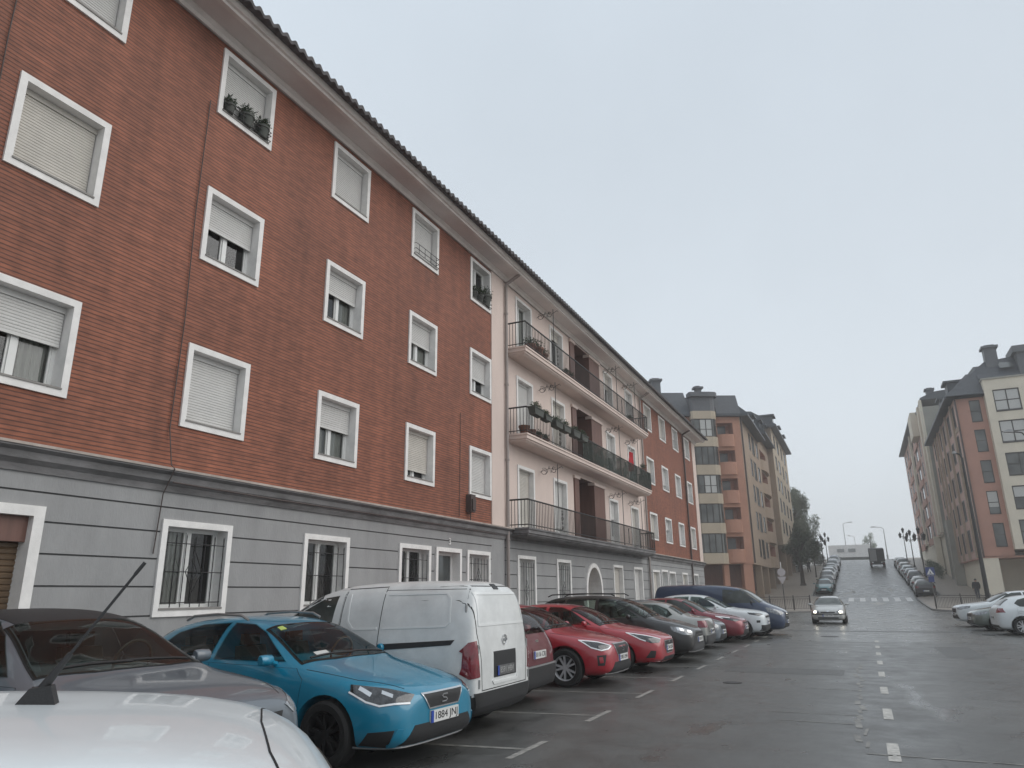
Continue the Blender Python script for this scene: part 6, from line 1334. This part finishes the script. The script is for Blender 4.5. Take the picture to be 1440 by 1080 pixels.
# truck going up
t = thing('truck', 'small dark box truck driving up the hill, seen from behind', 'truck', (128, -2.4, zg(128)))
b = MB(); b.box(-2.6, 2.0, -1.05, 1.05, .95, 2.75); b.build('cargo_box', M['truckbox'], t)
b = MB(); b.box(-2.66, -2.605, -.98, -.03, 1.0, 2.68); b.build('rear_half', M['plastic_g'], t); b = MB(); b.box(-2.66, -2.605, .03, .98, 1.0, 2.68); b.build('rear_half', M['steel'], t)  # grey half is a door; dark half has the open back's shade as colour
b = MB(); b.prism([(2.05, .6), (3.7, .6), (3.7, 1.4), (3.3, 2.3), (2.05, 2.4)], 'y', -1, 1); b.build('cab', M['palewall'], t)
b = MB(); b.box(-2.6, 3.6, -.5, .5, .55, .94); b.box(-2.68, -2.6, -1.0, 1.0, .5, .75); b.build('chassis', M['plastic'], t)
b = MB(); b.box(-2.7, -2.685, .7, .95, .55, .7); b.build('tail_lamp', M['red'], t); b = MB(); b.box(-2.7, -2.685, -.95, -.7, .55, .7); b.build('tail_lamp', M['red'], t)
for x in (-1.6, 2.7):
    for y in (-.9, .9): wheel(t, x, y, .42, .26, 'alloy_d', 6)
t.rotation_euler = (0, -math.atan(.092), 0)

# ------------------------------------------------------------------ street furniture
def railing(name, label, pts, n_per=.125):
    t = thing(name, label, 'railing', (pts[0][0], pts[0][1], 0), group='guard railings at the street corners'); b = MB(); q = MB()
    L = 0
    for i in range(len(pts) - 1):
        a, c = Vector((*pts[i], 0)), Vector((*pts[i + 1], 0)); n = max(1, int((c - a).length / n_per))
        P = lambda f, z: (a.x + (c.x - a.x) * f, a.y + (c.y - a.y) * f, zg(a.x + (c.x - a.x) * f) + .13 + z)
        for z, r in ((.98, .026), (.84, .014), (.12, .014)): b.tube([P(0, z), P(1, z)], r, 6)
        for k in range(n): b.tube([P((k + .5) / n, .12), P((k + .5) / n, .84)], .014, 5)
        for f in ((0, 1) if i == len(pts) - 2 else (0,)): q.tube([P(f, 0), P(f, 1.05)], .04, 8); q.lathe([(.0, 0), (.055, .01), (.05, .06), (.0, .09)], 8); n0 = 32; 
        for v in q.v[-32:]:
            pass
    q2 = MB()
    for p in pts: z = zg(p[0]) + .13; q2.tube([(p[0], p[1], z), (p[0], p[1], z + 1.06)], .045, 8); q2.tube([(p[0], p[1], z + 1.06), (p[0], p[1], z + 1.13)], .06, 8, r1=.02)
    b.build('bars', M['rail'], t, 50, world=True); q2.build('post', M['rail'], t, 50, world=True)
railing('railing', 'grey iron guard railing on the left street corner behind the dark blue van', [(62.0 + .0 * i, 10.3 - 1.75 * i) for i in range(4)] + [(62.6, 3.9)])
railing('railing', 'grey iron guard railing on the right street corner in front of the ivory pillar', [(64.2, -4.7)] + [(62.6 - .25 * i, -6.2 - 1.8 * i) for i in range(4)])
def post_sign(label, x, y, draw, top, cat='sign'):
    t = thing('traffic_sign', label, cat, (x, y, zg(x) + .13)); b = MB(); b.tube([(0, 0, 0), (0, 0, top)], .035, 8); b.build('post', M['rail'], t, 50); draw(t); return t
def left_sign(t):
    b = MB(); b.lathe([(0, -.05), (.30, -.05), (.30, -.07), (0, -.07)], 28, 'x'); 
    b.v = [Vector((v.x, v.y, v.z + 2.85)) for v in b.v]; b.build('round_plate', M['signback'], t)
    b = MB(); b.prism([(-.34, 2.52), (.34, 2.52), (0, 1.95)], 'x', -.07, -.05); b.build('triangle_plate', M['signback'], t)
post_sign('pale round sign over a pale inverted triangle on a post at the left corner', 61.4, 5.65, left_sign, 3.1)
def right_sign(t):
    b = MB(); b.box(-.07, -.05, -.32, .32, 2.35, 2.99); b.build('blue_plate', M['signblue'], t)
    b = MB(); b.prism([(-.26, 2.43), (.26, 2.43), (0, 2.9)], 'x', -.078, -.0705); b.build('white_triangle', M['plate'], t)
    b = MB(); b.M = Matrix.Translation((0, 0, 0)); b.prism([(-.03, 2.63), (.03, 2.63), (.035, 2.55), (.08, 2.46), (.05, 2.45), (0, 2.53), (-.05, 2.45), (-.08, 2.46), (-.035, 2.55)], 'x', -.086, -.0785); b.lathe([(0, -.086), (.026, -.086), (.026, -.0785), (0, -.0785)], 12, 'x')
    for v in b.v[-48:]: v.z += 2.68
    b.build('walking_figure', M['platechar'], t)
    b = MB(); b.box(-.07, -.05, -.2, .2, 1.85, 2.3); b.build('lower_plate', M['signblue'], t)
post_sign('blue square pedestrian crossing sign with white triangle at the right corner', 68, -4.95, right_sign, 3.0)
def lantern_post(label, x, y, arms=2, Hh=4.6):
    t = thing('street_lantern', label, 'street lamp', (x, y, zg(x) + .13), group='black multi armed lantern posts along the hill')
    b = MB(); b.lathe([(.0, 0), (.22, 0), (.22, .1), (.15, .35), (.09, .5), (.07, 1.2), (.055, Hh - .6), (.08, Hh - .55), (.05, Hh - .4), (.03, Hh)], 10); b.build('post', M['iron'], t, 50)
    b = MB()
    def lamp(cx, cy, z, s=1.):
        k = MB(); k.M = Matrix.Translation((cx, cy, z)); k.lathe([(0, 0), (.1 * s, .02), (.12 * s, .08), (.21 * s, .52), (.25 * s, .55), (.2 * s, .66), (.08 * s, .8), (.03 * s, .84), (.02 * s, .98), (0, 1.0)], 6); b.add(k.v, k.f)
    lamp(0, 0, Hh - .02, 1.1)
    ar = MB()
    for k in range(4):
        a = R(45 + 90 * k); cx, cy = .72 * math.cos(a), .72 * math.sin(a); ar.tube([(0, 0, Hh - .75), (cx * .5, cy * .5, Hh - .55), (cx, cy, Hh - .82)], .03, 5); ar.tube([(cx * .3, cy * .3, Hh - .62), (cx * .45, cy * .45, Hh - .8), (cx * .2, cy * .2, Hh - .92), (0, 0, Hh - .8)], .018, 5)
        lamp(cx, cy, Hh - .82)
    ar.build('scroll_arms', M['iron'], t); b.build('lantern', M['iron'], t)
lantern_post('black lantern post nearest the right corner of the hill', 104, -7.0, Hh=5.3)
lantern_post('black lantern post second up the right pavement of the hill', 121, -7.0)
lantern_post('black lantern post third up the right pavement of the hill', 137, -7.0)
lantern_post('black lantern post on the left pavement beside the parked people carriers', 128, 5.25, Hh=4.2)
lantern_post('black lantern post farther up the left pavement near the white building', 146, 5.25, Hh=4.2)
def street_light(label, x, y, h, arm, grp='tall street lights', m_='steel', r=.09):
    t = thing('street_light', label, 'street lamp', (x, y, zg(x) + .1), group=grp); b = MB()
    b.tube([(0, 0, 0), (0, 0, h - .3)], r * 1.4, 8, r1=r * .7); b.tube([(0, 0, h - .3), (0, arm * .25, h), (0, arm, h + .12)], r * .6, 6); b.tube([(0, 0, 0), (0, 0, 1.0)], r * 1.9, 8); b.build('pole', M[m_], t, 50)
    b = MB(); a0, a1 = sorted((arm * .85, arm * 1.5)); b.prism([(a0, h + .05), (a1, h + .1), (a1, h + .18), ((a0 + a1) / 2, h + .26), (a0, h + .2)], 'x', -.16, .16); b.build('lamp_head', M['steel'], t)
street_light('tall street light beyond the crest above the white building', 186, 2.5, 9.2, -1.3)
street_light('street light farther off, just right of the white building', 230, .6, 9.0, 1.2)
street_light('street light at the top right of the hill with its arm over the road', 166, -5.1, 6.4, 1.6)
street_light('dark tall lamp post standing before the salmon corner block', 58, -7.3, 10.5, .35, m_='iron', r=.11)
street_light('street light whose head reaches in at the right edge of the picture', 54, -10.45, 11.0, .75, m_='rail')

# ------------------------------------------------------------------ trees and shrubs
def leaf_cloud(b, c, rx, ry, rz, n, size, droop=0, seed=1, shell_=.35):
    r = random.Random(seed)
    for _ in range(n):
        u = r.uniform(-1, 1); a = r.uniform(0, 2 * math.pi); q = math.sqrt(1 - u * u); k = (r.random() ** shell_)
        p = Vector((c[0] + rx * k * q * math.cos(a), c[1] + ry * k * q * math.sin(a), c[2] + rz * k * u))
        d = Vector((r.uniform(-1, 1), r.uniform(-1, 1), r.uniform(-1, 1) - droop)).normalized(); e = d.orthogonal().normalized(); s_ = size * r.uniform(.6, 1.4)
        e = (Matrix.Rotation(r.uniform(0, 6.28), 3, d) @ e)
        b.add([p - e * s_ * .4, p + d * s_ * .5, p + e * s_ * .4, p + d * s_ * 1.3], [(0, 1, 3), (1, 2, 3)] if False else [(0, 1, 2, 3)])
def tree(label, x, y, clumps, n, size, trunk_r, th, leaf='leaf2', droop=0, seed=1, name='tree'):
    z0 = zg(x) + .1; t = thing(name, label, 'tree', (x, y, z0)); b = MB(); r = random.Random(seed)
    b.tube([(0, 0, -.1), (.03, .02, th * .1)], trunk_r * 1.7, 8, r1=trunk_r); b.tube([(.03, .02, th * .1), (.05, 0, th * .5), (-.05, .06, th)], trunk_r, 8, r1=trunk_r * .6)
    for c in clumps: b.tube([(-.03, .04, th * .8), (c[0] * .4, c[1] * .4, (th + c[2]) / 2), (c[0] * .9, c[1] * .9, c[2])], trunk_r * .4, 5, r1=trunk_r * .08)
    b.build('trunk', M['bark'], t, 60)
    b = MB()
    tot = sum(c[3] ** 2 for c in clumps)
    for i, c in enumerate(clumps):
        nn = int(n * c[3] ** 2 / tot)
        leaf_cloud(b, c[:3], c[3], c[3], c[4], nn, size, droop, seed * 31 + i)
    b.build('crown', M[leaf], t); return t
r0 = random.Random(3)
def clumps(n, R_, z0, z1, rr, ex=1.0): 
    o = []
    for i in range(n):
        f = (i + .5) / n; z = z0 + (z1 - z0) * f; w_ = R_ * math.sin(math.pi * min(.98, .12 + .8 * f)) ** .7; a = r0.uniform(0, 6.28); k = r0.uniform(.25, 1) * w_
        o.append((k * math.cos(a), k * math.sin(a), z, rr * r0.uniform(.7, 1.25), rr * r0.uniform(.9, 1.4) * ex))
    return o
tree('tall loose weeping tree at the far end of the tan block', 127, 8.9, clumps(90, 3.6, 1.8, 11.8, .72, 1.6), 24000, .24, .22, 5, 'leaf3', .9, 5)
tree('dark dense evergreen mass below the weeping tree', 119, 8.3, clumps(44, 2.5, 1.0, 6.8, .72, 1.1), 10000, .21, .2, 2.5, 'leaf3', 0, 8)
tree('dark tree with a thick flared trunk on the left pavement', 96, 6.5, clumps(30, 1.8, 2.9, 6.3, .55, 1.1), 7000, .16, .26, 3.2, 'leaf2', 0, 11)
tree('small round clipped tree beside the left lantern post', 108, 5.55, clumps(9, .7, 2.8, 4.7, .55), 2600, .15, .09, 2.6, 'leaf2', 0, 14)
tree('low bushy tree between the evergreen and the lantern post', 133, 6.9, clumps(10, 1.7, .8, 3.8, .95), 4000, .24, .12, 1, 'leaf2', 0, 21)
tree('thin hazy tree on the crest of the hill right of the white building', 188, -2.6, clumps(26, 1.5, 2.2, 6.5, .5, 1.3), 1800, .2, .14, 3, 'leaf3', .2, 33)
b = MB(); 
for i in range(14): leaf_cloud(b, (0 + i * 1.1, rnd.uniform(-.2, .2), .8), .8, .5, .8, 170, .14, 0, 50 + i)
t = thing('hedge', 'dark clipped hedge on the right pavement below the grey green block', 'hedge', (102, -8.6, zg(102) + .13)); t.rotation_euler = (0, -math.atan(.092), 0); b.build('foliage', M['leaf2'], t)

# ------------------------------------------------------------------ people
def person(label, x, y, head, stride, coat, legs, umbrella=False, arm=0., size=1.0):
    t = thing('person', label, 'person', (x, y, zg(x) + .13)); t.rotation_euler = (0, 0, R(head)); t.scale = (size,) * 3
    V = [(0, 0, .95, .15), (0, 0, 1.15, .14), (0, 0, 1.36, .155), (0, 0, 1.47, .07), (.01, 0, 1.53, .062), (.015, 0, 1.62, .10), (.01, 0, 1.70, .095),      # 0-6 pelvis..head
         (0, .10, .90, .105), (stride * .5, .1, .5, .072), (stride * .75 - .06, .1, .09, .05), (stride * .75 + .13, .1, .045, .04),                          # 7-10 left leg
         (0, -.10, .90, .105), (-stride * .35 + .05, -.1, .5, .072), (-stride * .95 - .06, -.1, .1, .05), (-stride * .95 + .12, -.1, .045, .04),               # 11-14 right leg
         (0, .21, 1.40, .07), (-.06 - stride * .2, .26, 1.14, .055), (.06 - stride * .2, .25, .90, .042), (.1 - stride * .2, .245, .82, .035),                   # 15-18 left arm
         (0, -.21, 1.40, .07)] + ([(.05, -.25, 1.15, .055), (.24, -.16, 1.27, .042), (.27, -.14, 1.34, .038)] if umbrella else [(.04, -.27, 1.14, .055), (.12, -.25, .91, .042), (.14, -.24, .83, .035)])
    E = [(0, 1), (1, 2), (2, 3), (3, 4), (4, 5), (5, 6), (0, 7), (7, 8), (8, 9), (9, 10), (0, 11), (11, 12), (12, 13), (13, 14), (2, 15), (15, 16), (16, 17), (17, 18), (2, 19), (19, 20), (20, 21), (21, 22)]
    me = bpy.data.meshes.new('body'); me.from_pydata([v[:3] for v in V], E, []); o = bpy.data.objects.new('body', me); C.objects.link(o)
    md = o.modifiers.new('k', 'SKIN'); md.use_smooth_shade = True
    for i, v in enumerate(V): g_ = 1.0 if 3 < i < 7 else 1.28; me.skin_vertices[0].data[i].radius = (v[3] * g_ * (.8 if i < 3 else 1), v[3] * g_)
    for i in range(len(V)): me.skin_vertices[0].data[i].use_root = i == 0
    s2 = o.modifiers.new('s', 'SUBSURF'); s2.levels = 1; s2.render_levels = 1
    dg = bpy.context.evaluated_depsgraph_get(); dg.update(); m2 = bpy.data.meshes.new_from_object(o.evaluated_get(dg)); bpy.data.objects.remove(o)
    m2.materials.clear()
    for k in (coat, legs, 'skin', 'plastic'): m2.materials.append(M[k])
    for p in m2.polygons:
        z = p.center.z; hand = z < .88 and abs(p.center.y) > .19
        p.material_index = 2 if (z > 1.47 or (umbrella and p.center.x > .22 and z > 1.2 and p.center.y < -.1) or hand) else (3 if z < .08 else (1 if z < .86 else 0))
    link('body', m2, t)
    b = MB(); b.M = Matrix.Translation((-.005, 0, 1.67)); b.lathe([(0, .085), (.06, .07), (.1, .02), (.107, -.03), (.09, -.08), (.07, -.09)], 14); b.build('hair', M['coat_d'], t, 60)
    b = MB(); b.lathe([(0, 0), (.012, .004), (.0, .02)], 6); b.v = [Vector((v.x + .105, v.y, v.z + 1.60)) for v in b.v]; b.build('nose', M['skin'], t)
    if umbrella:
        u = thing('umbrella', 'open grey umbrella held by the person walking on the left pavement', 'umbrella', (0, 0, 0)); u.location = t.location; u.rotation_euler = t.rotation_euler; u.scale = t.scale
        b = MB(); b.tube([(.27, -.14, 1.22), (.24, -.12, 2.1)], .011, 6); b.build('shaft', M['iron'], u)
        b = MB(); b.M = Matrix.Translation((.24, -.12, 1.8)); b.lathe([(0, .28), (.2, .24), (.4, .13), (.56, -.03), (.54, -.03), (.39, .115), (.2, .225), (0, .265)], 10); b.build('canopy', M['umb'], u)
    return t
person('person walking up the left pavement under an open umbrella in dark clothes', 117, 6.9, 20, .35, 'coat_d', 'coat_d', umbrella=True)
person('person in a dark coat standing by the ivory wall on the right pavement', 79, -9.2, 160, .08, 'coat_d', 'coat_b')

# ------------------------------------------------------------------ pots, plants and washing on the facade
def pot(label, x, y, z, kind, grp, plant=True, s=1.0, seed=1, nm='flower_pot', leaf='leaf', spread=1., potm=None):
    t = thing(nm, label, 'flower pot', (x, y, z), group=grp); b = MB()
    if kind == 'round': b.lathe([(0, 0), (.10 * s, 0), (.14 * s, .2 * s), (.155 * s, .2 * s), (.155 * s, .25 * s), (.13 * s, .25 * s), (.12 * s, .2 * s), (0, .2 * s)], 16); h = .24 * s
    else: b.prism([(-.3 * s, 0), (.3 * s, 0), (.36 * s, .2 * s), (-.36 * s, .2 * s)], 'y', -.11, .11); b.prism([(-.38 * s, .2 * s), (.38 * s, .2 * s), (.38 * s, .235 * s), (-.38 * s, .235 * s)], 'y', -.13, .13); h = .22 * s
    b.build('pot', M[potm or ('terra' if kind == 'round' else 'planter')], t, 40)
    if plant:
        b = MB(); w_ = (.17 if kind == 'round' else .34) * s * spread
        for k in range(5): b.tube([(0, 0, h * .7), (w_ * .5 * math.cos(k * 1.3), w_ * .3 * math.sin(k * 1.3), h + .1 * s)], .006, 4)
        leaf_cloud(b, (0, 0, h + .10 * s), w_, .15 * s, .13 * s, 260, .05, 0, seed, .6); b.build('plant', M[leaf], t)
    return t
yf = D - .68 + .04
G1 = 'planters hung outside the middle balcony rail'
for i, x in enumerate((20.45, 21.25)): pot(['wide grey planter on the corner of the middle balcony rail', 'smaller planter hung next to the corner planter of the middle balcony'][i], x, yf - .16, SL[1] + .60, 'box', G1, True, [1.05, .8][i], 3 + i)
for i, x in enumerate((22.2, 22.95, 23.9, 24.75)): pot(['dark round bellied planter hung left of the balcony scroll post', 'dark planter hung right of the balcony scroll post', 'long dark planter hung before the brown loggia', 'dark planter hung at the left end of the green screen'][i], x, yf - .16, SL[1] + .56, 'box', G1, True, .95, 13 + i, leaf='leaf2')
G2 = 'terracotta pots on the middle balcony floor'
for i, x in enumerate((20.35, 20.9, 21.5, 22.1)): pot(['largest terracotta pot at the middle balcony corner', 'second terracotta pot from the middle balcony corner', 'third terracotta pot from the middle balcony corner', 'fourth terracotta pot from the middle balcony corner'][i], x, yf + .22, SL[1], 'round', G2, i > 1, [1.2, 1.1, .8, .8][i], 23 + i)
G3 = 'potted plants on the top balcony'
for i, (x, s) in enumerate(((20.9, 1.3), (21.5, 1.5), (22.0, 1.2), (24.2, .9), (24.7, .9), (32.6, 1.0))): pot(['leafy plant at the left door of the top balcony', 'biggest leafy plant in a pot on the top balcony', 'leafy plant right of the biggest one on the top balcony', 'small plant left of the top loggia', 'small plant touching the top loggia pilaster', 'plant far right on the top balcony'][i], x, yf + .2, SL[0], 'round', G3, True, s, 33 + i, spread=1.7, leaf='leaf' if i < 3 else 'leaf2')
t = thing('windbreak_screen', 'dark green net screen tied along the right half of the middle balcony rail', 'screen', (29, yf, SL[1]))
b = MB(); N = 60; x0, x1 = 25.1, 35.03
vs = []
for k in range(N + 1):
    x = x0 + (x1 - x0) * k / N; o = .02 * math.sin(k * 1.7) + .012 * math.sin(k * 4.1); vs += [(x, yf - .035 + o * .5, SL[1] + .03), (x, yf - .04 + o, SL[1] + .78 + .03 * math.sin(k * .9))]
b.add(vs, [(2 * k, 2 * k + 2, 2 * k + 3, 2 * k + 1) for k in range(N)]); b.quad((x1, yf - .04, SL[1] + .03), (x1 + .03, D - .05, SL[1] + .03), (x1 + .03, D - .05, SL[1] + .8), (x1, yf - .04, SL[1] + .8)); b.build('net', M['net'], t, world=True)
t = thing('hanging_cloth', 'red cloth drying above the green screen of the middle balcony', 'cloth', (32.2, yf, SL[1] + .8)); b = MB(); vs = []
for j in range(9):
    for k in range(9):
        u, v = k / 8 - .5, j / 8; vs.append((32.2 + u * (.35 + .5 * v), yf + .12 + .05 * math.sin(k * 1.4 + j * .3), SL[1] + 1.45 - v * .95))
b.add(vs, [(j * 9 + k, j * 9 + k + 1, (j + 1) * 9 + k + 1, (j + 1) * 9 + k) for j in range(8) for k in range(8)]); b.build('cloth', M['redcloth'], t, 60, world=True)
b = MB(); b.tube([(31.9, yf + .12, SL[1] + 1.46), (32.2, yf + .12, SL[1] + 1.6), (32.5, yf + .12, SL[1] + 1.46), (31.9, yf + .12, SL[1] + 1.46)], .008, 5); b.tube([(32.2, yf + .12, SL[1] + 1.6), (32.2, yf + .12, SL[1] + 2.0)], .006, 5); b.build('hanger', M['white'], t, world=True)
pot('dark pot plant at the right end of the middle balcony', 34.5, yf + .2, SL[1] + .75, 'round', G1, True, 1.1, 71, leaf='leaf2')
# window sills of the near brick house
def sill_rail(label, col, row, hh=.3, out=.1):
    x = cols[col + 4] + .1; z = ROW[row] + .1; w_ = WW - .2; t = thing('window_rail', label, 'window rail', (x, D, z)); b = MB(); y = D - out
    for zz in (.03, .15, hh): b.tube([(x, D - .0, z + zz), (x, y, z + zz), (x + w_, y, z + zz), (x + w_, D, z + zz)], .009, 5)
    for k in range(4): b.tube([(x + w_ * (k + .5) / 4, y, z + .03), (x + w_ * (k + .5) / 4, y, z + hh)], .006, 4)
    b.build('bars', M['iron'], t, world=True)
sill_rail('small iron rail with dark bags of pots under the top window nearest the eaves', 1, 0, .22)
sill_rail('small iron rail at the sill of the fourth top window', 3, 0)
sill_rail('small iron rail holding plants in the top window beside the cream strip', 4, 0, .3)
G4 = 'pots on the window sill by the eaves'
for i, dx in enumerate((.2, .62, 1.02)): pot(['small dark potted plant at the left of the top window sill', 'large dark bushy pot in the middle of the top window sill', 'dark bushy pot at the right of the top window sill'][i], cols[5] + .1 + dx - .05, D - .02, ROW[0] + .125, 'round', G4, True, [.75, .95, .95][i], 80 + i, leaf='leaf2', spread=1.1, potm='planter')
G5 = 'plants in the window beside the cream strip'
for i, dx in enumerate((.25, .62, .98)): pot(['leafy plant at the left of the window beside the cream strip', 'leafy plant in the middle of the window beside the cream strip', 'tall dark plant at the right of the window beside the cream strip'][i], cols[8] + .1 + dx - .05, D + .04, ROW[0] + .125, 'round', G5, True, [.9, 1.0, 1.5][i], 90 + i, leaf=['leaf', 'leaf', 'leaf2'][i], spread=1.1, potm='planter')

# ------------------------------------------------------------------ wet hazy air
b = MB(); b.box(-70, 420, -140, 140, -1.2, 36); hz = b.build('haze', []); hz['kind'] = 'stuff'
m = bpy.data.materials.new("misty air"); m.use_nodes = True; n = m.node_tree; n.nodes.clear()
ou = n.nodes.new("ShaderNodeOutputMaterial"); pv = n.nodes.new("ShaderNodeVolumePrincipled"); pv.inputs["Color"].default_value = (1, 1, 1, 1); pv.inputs["Density"].default_value = .0014; pv.inputs["Anisotropy"].default_value = .3
n.links.new(pv.outputs[0], ou.inputs["Volume"]); hz.data.materials.append(m)
